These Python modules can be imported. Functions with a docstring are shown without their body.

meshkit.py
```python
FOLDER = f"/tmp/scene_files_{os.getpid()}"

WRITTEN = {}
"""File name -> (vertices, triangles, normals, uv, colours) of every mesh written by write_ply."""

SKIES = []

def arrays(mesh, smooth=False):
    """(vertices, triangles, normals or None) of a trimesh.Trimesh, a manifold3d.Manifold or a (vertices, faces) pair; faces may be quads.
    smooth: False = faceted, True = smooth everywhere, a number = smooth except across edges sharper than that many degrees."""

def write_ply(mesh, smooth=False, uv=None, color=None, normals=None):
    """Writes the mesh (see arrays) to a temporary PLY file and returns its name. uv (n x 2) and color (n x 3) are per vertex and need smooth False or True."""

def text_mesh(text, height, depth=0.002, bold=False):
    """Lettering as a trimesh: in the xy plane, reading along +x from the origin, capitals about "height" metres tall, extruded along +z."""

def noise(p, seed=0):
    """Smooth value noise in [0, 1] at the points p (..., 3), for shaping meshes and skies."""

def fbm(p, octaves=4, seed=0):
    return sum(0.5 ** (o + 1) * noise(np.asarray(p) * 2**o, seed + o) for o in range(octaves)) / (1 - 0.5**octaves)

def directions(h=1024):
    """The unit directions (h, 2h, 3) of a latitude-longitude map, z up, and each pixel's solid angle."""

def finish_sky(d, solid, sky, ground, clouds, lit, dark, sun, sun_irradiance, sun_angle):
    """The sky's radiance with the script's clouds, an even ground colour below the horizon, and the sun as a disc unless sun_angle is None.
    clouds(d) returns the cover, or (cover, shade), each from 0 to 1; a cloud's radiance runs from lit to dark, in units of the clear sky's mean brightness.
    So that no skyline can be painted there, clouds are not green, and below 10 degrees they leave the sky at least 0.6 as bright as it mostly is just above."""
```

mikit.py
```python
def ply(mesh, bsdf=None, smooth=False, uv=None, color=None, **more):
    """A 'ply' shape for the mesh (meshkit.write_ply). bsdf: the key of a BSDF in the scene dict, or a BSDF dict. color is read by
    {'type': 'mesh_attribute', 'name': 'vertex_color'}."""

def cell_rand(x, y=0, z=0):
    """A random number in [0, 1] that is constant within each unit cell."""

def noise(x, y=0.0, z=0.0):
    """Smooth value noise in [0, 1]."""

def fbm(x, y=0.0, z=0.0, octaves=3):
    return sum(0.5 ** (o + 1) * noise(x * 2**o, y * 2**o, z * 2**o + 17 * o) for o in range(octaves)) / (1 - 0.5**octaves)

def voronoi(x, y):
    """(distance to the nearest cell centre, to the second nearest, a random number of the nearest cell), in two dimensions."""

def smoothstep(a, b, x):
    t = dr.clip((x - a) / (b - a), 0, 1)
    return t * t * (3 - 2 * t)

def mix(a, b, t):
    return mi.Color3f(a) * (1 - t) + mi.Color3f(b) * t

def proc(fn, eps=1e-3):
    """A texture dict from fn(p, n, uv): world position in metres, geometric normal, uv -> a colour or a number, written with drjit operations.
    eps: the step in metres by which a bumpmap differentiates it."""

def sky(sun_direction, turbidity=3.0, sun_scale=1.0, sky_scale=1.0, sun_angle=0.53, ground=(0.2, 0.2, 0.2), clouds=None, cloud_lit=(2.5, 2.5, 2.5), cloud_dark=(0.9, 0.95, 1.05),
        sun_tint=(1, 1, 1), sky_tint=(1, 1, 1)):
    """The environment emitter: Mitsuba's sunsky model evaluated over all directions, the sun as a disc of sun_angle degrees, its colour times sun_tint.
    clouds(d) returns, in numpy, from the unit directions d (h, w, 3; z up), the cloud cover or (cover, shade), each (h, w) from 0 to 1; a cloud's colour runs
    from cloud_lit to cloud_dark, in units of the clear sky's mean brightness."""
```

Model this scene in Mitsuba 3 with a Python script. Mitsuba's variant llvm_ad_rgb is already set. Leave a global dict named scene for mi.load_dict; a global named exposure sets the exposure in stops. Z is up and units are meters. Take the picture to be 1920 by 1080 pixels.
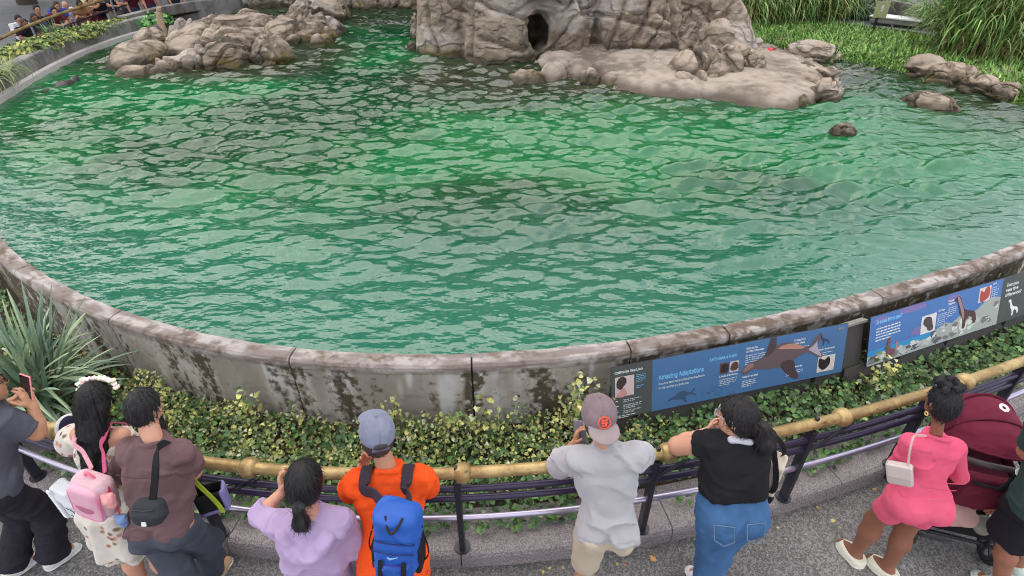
import math, random
import numpy as np, trimesh, shapely, shapely.affinity, drjit as dr, mitsuba as mi
from shapely.geometry import Polygon, LineString, Point
from scipy.interpolate import CubicSpline
import mikit, meshkit
from mikit import proc, noise, fbm, voronoi, smoothstep, mix
T = mi.ScalarTransform4f
V = lambda *a: np.array(a, float)

# ------------------------------------------------------------------ camera, sky, exposure
EYE, PITCH, FOCAL = V(0, 0, 3.8), math.radians(34), 1050.0
scene, labels = {}, {}
scene['camera'] = {'type': 'perspective', 'fov': math.degrees(2 * math.atan(960 / FOCAL)), 'fov_axis': 'x', 'near_clip': 0.1, 'far_clip': 400.0,
                   'to_world': T().look_at(origin=EYE.tolist(), target=(EYE + V(0, math.cos(PITCH), -math.sin(PITCH))).tolist(), up=[0, 0, 1])}
scene['sky'] = mikit.sky((-0.25, 0.35, 0.9), turbidity=4, sun_scale=0.2, sun_angle=80, clouds=lambda d: (np.ones(d.shape[:2]), np.clip(meshkit.fbm(d * 4.0, 4) * 1.5 - 0.35, 0, 1)),
                         cloud_lit=(2.5, 2.58, 2.72), cloud_dark=(1.5, 1.57, 1.7))
exposure = 2.5

# ------------------------------------------------------------------ helpers
def unit(v):
    v = np.asarray(v, float)
    return v / max(np.linalg.norm(v), 1e-12)
_R, _D, _U = V(1, 0, 0), V(0, math.cos(PITCH), -math.sin(PITCH)), V(0, math.sin(PITCH), math.cos(PITCH))
def sight(px, py): return (px - 960) / FOCAL * _R - (py - 540) / FOCAL * _U + _D
def at(px, py, z):
    d = sight(px, py)
    return EYE + d * ((z - EYE[2]) / d[2])
def aY(px, py, Y):
    d = sight(px, py)
    return EYE + d * (Y / d[1])
def lin(r, g, b):
    c = np.array([r, g, b], float) / 255
    return np.where(c < 0.04045, c / 12.92, ((c + 0.055) / 1.055) ** 2.4)
def rgb(c): return {'type': 'rgb', 'value': [float(x) for x in c]}
def num(base):
    if base not in scene and base not in labels and not any(k.startswith(base + '__') for k in scene): return base
    i = 1
    while f'{base}_{i:03d}' in scene or f'{base}_{i:03d}' in labels or any(k.startswith(f'{base}_{i:03d}__') for k in scene): i += 1
    return f'{base}_{i:03d}'
_cnt = {}
def pnum(parent, base):
    k = f'{parent}__{base}'
    i = _cnt.get(k, 0)
    _cnt[k] = i + 1
    return k if i == 0 else f'{k}_{i:03d}'
def add(key, mesh, bsdf, smooth=40, color=None, uv=None, **more):
    if color is not None:
        if smooth not in (True, False):
            if np.ndim(color) == 1:
                mesh = trimesh.graph.smooth_shade(mesh, angle=math.radians(smooth), facet_minarea=None); smooth = True
            else: smooth = True
        n = len(mesh.vertices) if hasattr(mesh, 'vertices') else len(mesh[0])
        color = np.asarray(color, float)
        if color.ndim == 1: color = np.tile(color, (n, 1))
    scene[key] = mikit.ply(mesh, bsdf, smooth=smooth, color=color, uv=uv, **more)
    return key
def part(parent, base, mesh, bsdf, **k): return add(pnum(parent, base), mesh, bsdf, **k)
def thing(base, label, cat=None, group=None, kind=None):
    key = num(base)
    labels[key] = {'label': label}
    if cat: labels[key]['category'] = cat
    if group: labels[key]['group'] = group
    if kind: labels[key]['kind'] = kind
    return key
def struct(key, label): labels[key] = {'label': label, 'kind': 'structure'}
def cat(ms): return trimesh.util.concatenate(ms)
def mesh_of(m):
    a = m.to_mesh()
    return trimesh.Trimesh(a.vert_properties[:, :3], a.tri_verts, process=False)
def box(c, half, axes=None, r=0.0):
    """A box with chamfered edges."""
    half = np.asarray(half, float)
    if r > 0:
        pts = []
        for s in np.ndindex(2, 2, 2):
            s = np.array(s) * 2 - 1
            for k in range(3):
                q = half - r; q = q * s; q[k] = half[k] * s[k]; pts.append(q)
        m = trimesh.Trimesh(pts, process=False).convex_hull
    else: m = trimesh.creation.box(half * 2)
    if axes is not None: m.vertices = m.vertices @ np.asarray(axes)
    m.vertices += np.asarray(c, float)
    return m
def sweep_tube(pts, r, sides=10, caps=True, up=None):
    p = np.asarray(pts, float); n = len(p)
    r = np.broadcast_to(r, (n,))
    t = np.gradient(p, axis=0); t /= np.linalg.norm(t, axis=1, keepdims=True) + 1e-12
    a = np.cross(t, up if up is not None else np.where(np.abs(t[:, 2:]) < 0.95, [0, 0, 1.0], [1.0, 0, 0]))
    a /= np.linalg.norm(a, axis=1, keepdims=True) + 1e-12
    b = np.cross(t, a); g = np.arange(sides) * 2 * np.pi / sides
    v = (p[:, None] + r[:, None, None] * (np.cos(g)[None, :, None] * a[:, None] + np.sin(g)[None, :, None] * b[:, None])).reshape(-1, 3)
    i, j = np.meshgrid(np.arange(n - 1), np.arange(sides), indexing='ij')
    q = np.stack([i * sides + j, i * sides + (j + 1) % sides, (i + 1) * sides + (j + 1) % sides, (i + 1) * sides + j], -1).reshape(-1, 4)
    f = [q[:, [0, 2, 1]], q[:, [0, 3, 2]]]
    if caps:
        k = np.arange(1, sides - 1); z = np.zeros_like(k); o = (n - 1) * sides
        f += [np.stack([z, k, k + 1], 1), np.stack([z + o, k + 1 + o, k + o], 1)]
    m = trimesh.Trimesh(v, np.vstack(f), process=False)
    return m
def ribbon(pts, width, thick, normals):
    """A strap: a flat band through pts; normals = the outward direction at each point."""
    p = np.asarray(pts, float); n = len(p)
    nm = np.broadcast_to(np.asarray(normals, float), p.shape)
    t = np.gradient(p, axis=0); t /= np.linalg.norm(t, axis=1, keepdims=True)
    s = np.cross(t, nm); s /= np.linalg.norm(s, axis=1, keepdims=True)
    nn = np.cross(s, t)
    w = np.broadcast_to(width, (n,))[:, None] / 2
    v = np.stack([p - s * w, p + s * w, p + s * w + nn * thick, p - s * w + nn * thick], 1).reshape(-1, 3)
    q = []
    for i in range(n - 1):
        for j in range(4): q.append([i * 4 + j, i * 4 + (j + 1) % 4, (i + 1) * 4 + (j + 1) % 4, (i + 1) * 4 + j])
    q += [[0, 3, 2, 1], [4 * n - 4, 4 * n - 3, 4 * n - 2, 4 * n - 1]]
    q = np.array(q)
    m = trimesh.Trimesh(v, np.vstack([q[:, [0, 1, 2]], q[:, [0, 2, 3]]]), process=False)
    m.fix_normals()
    return m
def spline(pts, n=24):
    p = np.asarray(pts, float)
    d = np.r_[0, np.cumsum(np.linalg.norm(np.diff(p, axis=0), axis=1))]
    return CubicSpline(d, p)(np.linspace(0, d[-1], n))
def taut(pts, n=40, it=6):
    """A path that follows its points closely with rounded corners (straps)."""
    p = np.asarray(pts, float); d = np.r_[0, np.cumsum(np.linalg.norm(np.diff(p, axis=0), axis=1))]; t = np.linspace(0, d[-1], n)
    q = np.stack([np.interp(t, d, p[:, k]) for k in range(3)], 1)
    for _ in range(it): q[1:-1] = (q[:-2] + 2 * q[1:-1] + q[2:]) / 4
    return q
def sweep_profile(curve, prof, closed_prof=True):
    """curve: (n,2) in plan, prof: list of (offset to the left of travel, z). Returns vertices, faces, uv (arc length, running profile length)."""
    c = np.asarray(curve, float); t = np.gradient(c, axis=0); t /= np.linalg.norm(t, axis=1, keepdims=True)
    nl = np.stack([-t[:, 1], t[:, 0]], 1)
    pr = np.asarray(prof, float)
    if closed_prof: pr = np.vstack([pr, pr[:1]])
    m = len(pr); n = len(c)
    xy = c[:, None] + nl[:, None] * pr[None, :, :1]
    v = np.concatenate([xy, np.broadcast_to(pr[None, :, 1:], (n, m, 1))], -1).reshape(-1, 3)
    s = np.r_[0, np.cumsum(np.linalg.norm(np.diff(c, axis=0), axis=1))]
    l = np.r_[0, np.cumsum(np.linalg.norm(np.diff(pr, axis=0), axis=1))]
    uv = np.stack(np.broadcast_arrays(s[:, None], l[None, :]), -1).reshape(-1, 2)
    i, j = np.meshgrid(np.arange(n - 1), np.arange(m - 1), indexing='ij')
    q = np.stack([i * m + j, i * m + j + 1, (i + 1) * m + j + 1, (i + 1) * m + j], -1).reshape(-1, 4)
    f = np.vstack([q[:, [0, 2, 1]], q[:, [0, 3, 2]]])
    if closed_prof:
        tri = trimesh.creation.triangulate_polygon(Polygon(pr[:-1]), engine='earcut')
        v0, uv0 = v, uv
        for e, o in ((0, 1), (n - 1, -1)):
            vv = v0.reshape(n, m, 3)[e][:-1]
            pv = pr[:-1]
            idx = [int(np.argmin(np.linalg.norm(pv - q, axis=1))) for q in tri[0]]
            ff = np.array(idx)[tri[1]]
            f = np.vstack([f, (ff[:, ::o]) + len(v)])
            v = np.vstack([v, vv]); uv = np.vstack([uv, uv0[e * m:e * m + m - 1]])
    return v, f, uv

# ---- implicit surfaces, meshed with surface nets
def surface_nets(F, lo, h):
    n = np.array(F.shape); ins = F < 0
    c = [(i, j, k) for i in (0, 1) for j in (0, 1) for k in (0, 1)]
    view = lambda A, o: A[o[0]:n[0] - 1 + o[0], o[1]:n[1] - 1 + o[1], o[2]:n[2] - 1 + o[2]]
    s = sum(view(ins, o).astype(np.int8) for o in c)
    cells = np.argwhere((s > 0) & (s < 8))
    fv = {o: F[tuple((cells + o).T)] for o in c}
    acc, cnt = np.zeros((len(cells), 3)), np.zeros(len(cells))
    for a in c:
        for ax in range(3):
            if a[ax] == 0:
                b = list(a); b[ax] = 1; b = tuple(b)
                fa, fb = fv[a], fv[b]; hit = (fa < 0) != (fb < 0)
                t = np.where(hit, fa / np.where(hit, fa - fb, 1), 0)
                p = np.tile(np.array(a, float), (len(cells), 1)); p[:, ax] += t
                acc += np.where(hit[:, None], p, 0); cnt += hit
    v = lo + (cells + acc / cnt[:, None]) * h
    ids = np.full(n, -1, np.int64); ids[tuple(cells.T)] = np.arange(len(cells))
    quads = []
    for ax in range(3):
        o1, o2 = [k for k in range(3) if k != ax]
        A = np.moveaxis(ins, ax, 0); d = np.argwhere(A[:-1] != A[1:])
        pos = np.empty((len(d), 3), int); pos[:, ax] = d[:, 0]; rest = [k for k in range(3) if k != ax]; pos[:, rest[0]] = d[:, 1]; pos[:, rest[1]] = d[:, 2]
        e1, e2 = np.eye(3, dtype=int)[o1], np.eye(3, dtype=int)[o2]
        ok = (pos[:, o1] > 0) & (pos[:, o2] > 0); pos = pos[ok]
        q = np.stack([ids[tuple((pos - e1 - e2).T)], ids[tuple((pos - e2).T)], ids[tuple(pos.T)], ids[tuple((pos - e1).T)]], 1)
        flip = ~ins[tuple(pos.T)]
        if ax == 1: flip = ~flip
        q[flip] = q[flip][:, ::-1]
        quads.append(q)
    q = np.vstack(quads); q = q[(q >= 0).all(1)]
    return trimesh.Trimesh(v, np.vstack([q[:, [0, 1, 2]], q[:, [0, 2, 3]]]), process=False)
class Sdf:
    def __init__(s): s.ops = []
    def cone(s, a, b, ra, rb=None, k=0.02, flat=False, sub=False):
        a, b = np.asarray(a, float), np.asarray(b, float); rb = ra if rb is None else rb
        r = max(ra, rb)
        def f(P):
            ba = b - a; L2 = max(ba @ ba, 1e-12); t = ((P - a) @ ba) / L2
            tc = np.clip(t, 0, 1)
            if flat:
                rad = np.linalg.norm(P - a - t[..., None] * ba, axis=-1) - (ra + (rb - ra) * tc)
                return np.maximum(rad, (np.abs(t - 0.5) - 0.5) * math.sqrt(L2))
            return np.linalg.norm(P - a - tc[..., None] * ba, axis=-1) - (ra + (rb - ra) * tc)
        s.ops.append((f, np.minimum(a, b) - r, np.maximum(a, b) + r, k, sub)); return s
    def ell(s, c, r, axes=None, k=0.02, sub=False):
        c, r = np.asarray(c, float), np.broadcast_to(np.asarray(r, float), (3,)); A = np.eye(3) if axes is None else np.asarray(axes, float)
        R = np.sqrt(((A.T * r) ** 2).sum(1)) if axes is not None else r
        def f(P):
            q = (P - c) @ A.T; k0 = np.linalg.norm(q / r, axis=-1); k1 = np.linalg.norm(q / r ** 2, axis=-1)
            return k0 * (k0 - 1) / np.maximum(k1, 1e-9)
        s.ops.append((f, c - R, c + R, k, sub)); return s
    def box(s, c, half, axes=None, r=0.01, k=0.005, sub=False):
        c, hf = np.asarray(c, float), np.asarray(half, float); A = np.eye(3) if axes is None else np.asarray(axes, float)
        R = np.abs(A.T) @ hf
        def f(P):
            q = np.abs((P - c) @ A.T) - (hf - r)
            return np.linalg.norm(np.maximum(q, 0), axis=-1) + np.minimum(q.max(-1), 0) - r
        s.ops.append((f, c - R, c + R, k, sub)); return s
    def cut(s, p, n):
        """Removes what lies on the side of the plane that n points to."""
        p, n = np.asarray(p, float), unit(n)
        s.ops.append((lambda P: (P - p) @ n, None, None, 0, 'cut')); return s
    def mesh(s, h, disp=None, smooth=0):
        lo = np.min([o[1] for o in s.ops if o[4] is False], 0) - 0.02 - 2 * h; hi = np.max([o[2] for o in s.ops if o[4] is False], 0) + 0.02 + 2 * h
        n = np.ceil((hi - lo) / h).astype(int) + 1
        F = np.full(n, 0.25, np.float32)
        ax = [lo[i] + np.arange(n[i]) * h for i in range(3)]
        for f, a, b, k, sub in s.ops:
            if sub == 'cut': sl = [slice(0, n[i]) for i in range(3)]
            else:
                pad = max(k, 2 * h) + h
                sl = [slice(max(0, int((a[i] - pad - lo[i]) / h)), min(n[i], int((b[i] + pad - lo[i]) / h) + 2)) for i in range(3)]
            P = np.stack(np.meshgrid(*[ax[i][sl[i]] for i in range(3)], indexing='ij'), -1)
            d = f(P); g = F[tuple(sl)]
            if sub == 'cut': g = np.maximum(g, d)
            elif sub:
                d = -d; hh = np.clip(0.5 - 0.5 * (d - g) / max(k, 1e-6), 0, 1); g = d * (1 - hh) + g * hh + k * hh * (1 - hh)
            else:
                hh = np.clip(0.5 + 0.5 * (d - g) / max(k, 1e-6), 0, 1); g = d * (1 - hh) + g * hh - k * hh * (1 - hh)
            F[tuple(sl)] = g
        m = surface_nets(F, lo, h)
        if smooth: relax(m, smooth)
        if disp is not None: m.vertices = disp(np.array(m.vertices), np.array(m.vertex_normals))
        return m
def relax(m, it):
    e = m.edges_unique; v = np.array(m.vertices); deg = np.bincount(e.ravel(), minlength=len(v))[:, None]
    for k in range(it):
        for w in (0.5, -0.52):
            a = np.zeros_like(v); np.add.at(a, e[:, 0], v[e[:, 1]]); np.add.at(a, e[:, 1], v[e[:, 0]])
            v += w * (a / np.maximum(deg, 1) - v)
    m.vertices = v
def vc(m, base, amt=0.12, f=30.0, seed=0):
    """Vertex colours: the colour with a slight mottling of the material itself."""
    v = np.asarray(m.vertices)
    t = meshkit.fbm(v * f, 3, seed)[:, None] - 0.5
    return np.clip(np.asarray(base)[None, :] * (1 + 2 * amt * t), 0.0, 1)

# ------------------------------------------------------------------ materials
def pr(color, rough=0.5, metal=0.0, spec=0.5, **k):
    c = color if isinstance(color, dict) else rgb(color)
    return {'type': 'twosided', 'bsdf': {'type': 'principled', 'base_color': c, 'roughness': rough, 'metallic': metal, 'specular': spec, **k}}
VC = {'type': 'mesh_attribute', 'name': 'vertex_color'}
scene['cloth'] = {'type': 'bumpmap', 'arbitrary': proc(lambda p, n, uv: fbm(p.x * 34 + noise(p.x * 9, p.y * 9, p.z * 9) * 4, p.y * 34, p.z * 22, 3) + 0.25 * noise(p.x * 240, p.y * 240, p.z * 240), eps=2.5e-3), 'scale': 0.012, 'bsdf': pr(VC, 0.85, spec=0.25)}
scene['skin'] = pr(VC, 0.5, spec=0.4)
scene['hair'] = pr(VC, 0.45, spec=0.3)
scene['plastic'] = pr(VC, 0.35, spec=0.5)
scene['satin'] = pr(VC, 0.5, spec=0.4)
scene['leaf'] = pr(VC, 0.5, spec=0.4)
scene['leafmatte'] = pr(VC, 0.7, spec=0.3)
scene['black_paint'] = pr((0.02, 0.018, 0.03), 0.32)
scene['dark_pipe'] = pr((0.045, 0.035, 0.075), 0.3, 0.35)
scene['steel'] = pr((0.52, 0.48, 0.62), 0.3, 0.85)
scene['white_matte'] = pr((0.75, 0.75, 0.74), 0.6)
scene['soil'] = pr((0.05, 0.035, 0.025), 0.95)
scene['screen'] = pr((0.015, 0.016, 0.02), 0.12)
def brass_fn(p, n, uv):
    t = fbm(p.x * 9, p.y * 9, p.z * 9, 3); s = fbm(p.x * 60, p.y * 60, p.z * 60, 2)
    c = mix((0.52, 0.38, 0.17), (0.30, 0.20, 0.085), smoothstep(0.32, 0.72, t * 0.75 + s * 0.3))
    return mix(c, (0.09, 0.06, 0.03), smoothstep(0.66, 0.78, fbm(p.x * 22 + 5, p.y * 22, p.z * 40, 4)) * 0.8)
scene['brass'] = pr(proc(brass_fn), 0.42, 0.45)
def asphalt_fn(p, n, uv):
    s = noise(p.x * 150, p.y * 150, p.z * 40); g = noise(p.x * 70 + 9, p.y * 70, 3); w = fbm(p.x * 1.3, p.y * 1.3, 1.0, 4)
    c = mix((0.115, 0.11, 0.11), (0.25, 0.242, 0.24), smoothstep(0.3, 0.75, s * 0.6 + g * 0.4))
    return c * (0.62 + 0.76 * w) + mi.Color3f(0.18) * smoothstep(0.86, 0.95, noise(p.x * 95 + 40, p.y * 95, 7))
scene['asphalt'] = {'type': 'bumpmap', 'arbitrary': proc(lambda p, n, uv: noise(p.x * 110, p.y * 110, 1.0), eps=2e-3), 'scale': 0.004, 'bsdf': pr(proc(asphalt_fn), 0.9, spec=0.25)}
def kerb_fn(p, n, uv):
    s = noise(p.x * 210, p.y * 210, p.z * 210); w = fbm(p.x * 2.2, p.y * 2.2, p.z * 5, 4)
    c = mix((0.14, 0.125, 0.13), (0.36, 0.32, 0.325), smoothstep(0.25, 0.8, s))
    return c * (0.65 + 0.7 * w)
scene['granite'] = pr(proc(kerb_fn), 0.8, spec=0.3)
def wall_fn(p, n, uv):
    """Weathered concrete: grey face with drip stains and moss, a worn pinkish top; older and blacker to the right. uv = (along the wall, around the profile)."""
    x = uv.x
    drip = fbm(x * 5.0, p.z * 0.9, 2.0, 4); blot = fbm(x * 7.0 + 7, p.z * 2.4, 5.0, 5); fine = fbm(x * 28, p.z * 24, p.y * 24, 3)
    base = mix((0.33, 0.30, 0.262), (0.54, 0.505, 0.46), smoothstep(0.3, 0.7, drip))
    base = mix(base, (0.60, 0.59, 0.585), smoothstep(0.60, 0.74, fbm(x * 6 + 31, p.z * 1.1, 1.0, 3)))
    old = dr.maximum(smoothstep(0.4, 2.0, p.x), smoothstep(-3.9, -4.9, p.x))
    st = smoothstep(0.49 - 0.17 * old, 0.66 - 0.15 * old, blot * 0.40 + drip * 0.45 + (fine - 0.5) * 0.40 + 0.09)
    st = st * smoothstep(0.25, 0.5, fine + 0.1)
    c = mix(base, mix((0.045, 0.034, 0.022), (0.10, 0.08, 0.045), fine), dr.clip(st * 0.95, 0, 1))
    top = smoothstep(0.80, 0.86, p.z)
    tc = mix((0.25, 0.21, 0.195), (0.43, 0.39, 0.375), smoothstep(0.35, 0.65, fbm(x * 4, uv.y * 16, 9.0, 4)))
    tc = mix(tc, (0.12, 0.085, 0.06), smoothstep(0.42, 0.78 - 0.14 * old, fbm(x * 9 + 3, uv.y * 12, 4.0, 4) * 0.6 + fine * 0.4) * 0.85)
    return mix(c, tc, top)
scene['pool_concrete'] = {'type': 'bumpmap', 'arbitrary': proc(lambda p, n, uv: fbm(uv.x * 22, p.z * 22, p.y * 22, 3), eps=3e-3), 'scale': 0.012, 'bsdf': pr(proc(wall_fn), 0.9, spec=0.2)}
def grey_fn(p, n, uv):
    d = fbm(p.y * 3.5 + p.x * 3.5, p.z * 0.8, 1.0, 4); f = fbm(p.x * 9, p.y * 9, p.z * 9, 3)
    return mix((0.13, 0.12, 0.115), (0.27, 0.26, 0.25), smoothstep(0.25, 0.75, d * 0.7 + f * 0.3))
scene['grey_concrete'] = pr(proc(grey_fn), 0.9, spec=0.2)
def rock_fn(p, n, uv):
    w = fbm(p.x * 0.9, p.y * 0.9, p.z * 0.9, 4); f = fbm(p.x * 5, p.y * 5, p.z * 7, 4); g = noise(p.x * 34, p.y * 34, p.z * 34)
    c = mix((0.16, 0.124, 0.094), (0.39, 0.318, 0.252), smoothstep(0.2, 0.8, w * 0.45 + f * 0.4 + g * 0.15))
    c = mix(c, (0.085, 0.07, 0.06), smoothstep(0.52, 0.70, fbm(p.x * 3.1 + 11, p.y * 3.1, p.z * 1.6, 4)) * 0.6)
    dust = smoothstep(0.45, 0.95, n.z + (f - 0.5) * 0.5)
    c = mix(c, (0.47, 0.385, 0.315), dust * 0.6)
    lime = smoothstep(0.60, 0.70, fbm(p.x * 0.55 + 3, p.y * 0.55 + 8, p.z * 1.0, 3) + (fbm(p.x * 4, p.y * 4, p.z * 4, 3) - 0.5) * 0.22)
    c = mix(c, (0.56, 0.51, 0.49), lime * 0.35)
    wet = 1 - smoothstep(0.86, 1.06, p.z + (f - 0.5) * 0.25)
    c = mix(c, (0.062, 0.052, 0.032), wet * 0.88)
    c = mix(c, (0.16, 0.12, 0.03), (1 - smoothstep(0.9, 1.3, p.z)) * smoothstep(0.55, 0.7, fbm(p.x * 2 + 5, p.y * 2, p.z * 3, 3)) * 0.5)
    return c
def rock_bump(p, n, uv):
    k = dr.abs(fbm(p.x * 0.85, p.y * 0.85, p.z * 1.1, 3) - 0.5); k2 = dr.abs(fbm(p.x * 2.1 + 7, p.y * 2.1, p.z * 3.0, 2) - 0.5)
    return fbm(p.x * 11, p.y * 11, p.z * 14, 4) + 1.1 * smoothstep(0.0, 0.020, k) + 0.6 * smoothstep(0.0, 0.03, k2)
scene['rock'] = {'type': 'bumpmap', 'arbitrary': proc(rock_bump, eps=0.012), 'scale': 0.075, 'bsdf': pr(proc(rock_fn), 0.85, spec=0.25)}
def sand_fn(p, n, uv):
    w = fbm(p.x * 1.1, p.y * 1.1, 2.0, 4); f = fbm(p.x * 7, p.y * 7, p.z * 7, 3)
    c = mix((0.17, 0.138, 0.112), (0.40, 0.335, 0.285), smoothstep(0.3, 0.7, w * 0.6 + f * 0.4))
    c = mix(c, (0.12, 0.09, 0.07), (1 - smoothstep(0.845, 0.99, p.z + (w - 0.5) * 0.12)) * 0.8)
    return c
scene['smooth_rock'] = {'type': 'bumpmap', 'arbitrary': proc(lambda p, n, uv: fbm(p.x * 7, p.y * 7, p.z * 9, 4), eps=0.012), 'scale': 0.05, 'bsdf': pr(proc(sand_fn), 0.8, spec=0.3)}
def water_fn(p, n, uv):
    """The body of the turbid green water: algae green, browner over the shelves at the rocks."""
    w = fbm(p.x * 0.28 + 3, p.y * 0.34, 1.0, 4); f = fbm(p.x * 1.3, p.y * 1.3, 4.0, 3)
    c = mix((0.003, 0.060, 0.017), (0.006, 0.160, 0.046), smoothstep(0.30, 0.60, w * 0.8 + f * 0.2))
    c = mix(c, (0.028, 0.155, 0.100), 1 - smoothstep(3.6, 7.2, p.y - 0.03 * p.x * p.x))
    sh = smoothstep(9.3, 12.0, p.y - 0.04 * dr.square(p.x - 2.0) + (f - 0.5) * 1.6) * smoothstep(-3.2, -1.6, p.x)
    sh = dr.maximum(sh, smoothstep(6.0, 9.5, p.x + (w - 0.5) * 3.0) * smoothstep(7.0, 10.5, p.y))
    sh = dr.maximum(sh, (1 - smoothstep(0.75, 1.35, dr.sqrt(dr.square((p.x + 6.9) / 3.0) + dr.square((p.y - 14.9) / 2.6)))))
    sh = dr.maximum(sh, smoothstep(17.0, 20.0, p.y + (w - 0.5) * 4))
    c = mix(c, mix((0.022, 0.030, 0.016), (0.05, 0.042, 0.024), f), dr.clip(sh, 0, 1) * 0.85)
    return c
scene['pool_water'] = {'type': 'bumpmap', 'arbitrary': proc(lambda p, n, uv: noise(p.x * 5.5 + noise(p.x, p.y * 2) * 3, p.y * 13, 1.0) + 0.5 * noise(p.x * 13, p.y * 27, 5.0) + 0.22 * noise(p.x * 31, p.y * 55, 8.0), eps=4e-3), 'scale': 0.012,
                       'bsdf': {'type': 'plastic', 'int_ior': 1.8, 'diffuse_reflectance': proc(water_fn), 'nonlinear': False}}
def lawn_fn(p, n, uv):
    w = fbm(p.x * 1.2, p.y * 1.2, 1.0, 4)
    return mix((0.05, 0.10, 0.02), (0.10, 0.17, 0.04), w)
scene['turf'] = pr(proc(lawn_fn), 0.9, spec=0.2)

# ------------------------------------------------------------------ ground, paths, kerb
def sheet(x0, x1, y0, y1, nx, ny, zf, keep=None):
    X, Y = np.meshgrid(np.linspace(x0, x1, nx), np.linspace(y0, y1, ny), indexing='ij')
    v = np.stack([X, Y, zf(X, Y) if callable(zf) else np.full_like(X, zf)], -1).reshape(-1, 3)
    i, j = np.meshgrid(np.arange(nx - 1), np.arange(ny - 1), indexing='ij')
    q = np.stack([i * ny + j, (i + 1) * ny + j, (i + 1) * ny + j + 1, i * ny + j + 1], -1).reshape(-1, 4)
    if keep is not None:
        c = v[q].mean(1); q = q[shapely.contains_xy(keep, c[:, 0], c[:, 1])]
    f = np.vstack([q[:, [0, 1, 2]], q[:, [0, 2, 3]]])
    m = trimesh.Trimesh(v, f, process=False); m.remove_unreferenced_vertices()
    return m
add('ground', sheet(-150, 150, -150, 150, 2, 2, -0.6), 'grey_concrete', smooth=False); struct('ground', 'ground beneath the park')
KOUT = np.array([(-8.5, 6.1), (-6.5, 4.35), (-4.9, 3.3), (-3.9, 2.75), (-3.48, 2.56), (-2.09, 2.2), (-1.2, 2.13), (-.37, 2.12), (.91, 2.27), (2.09, 2.58), (2.99, 2.9), (4.2, 3.45), (6, 4.35), (8, 5.4)])
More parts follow.
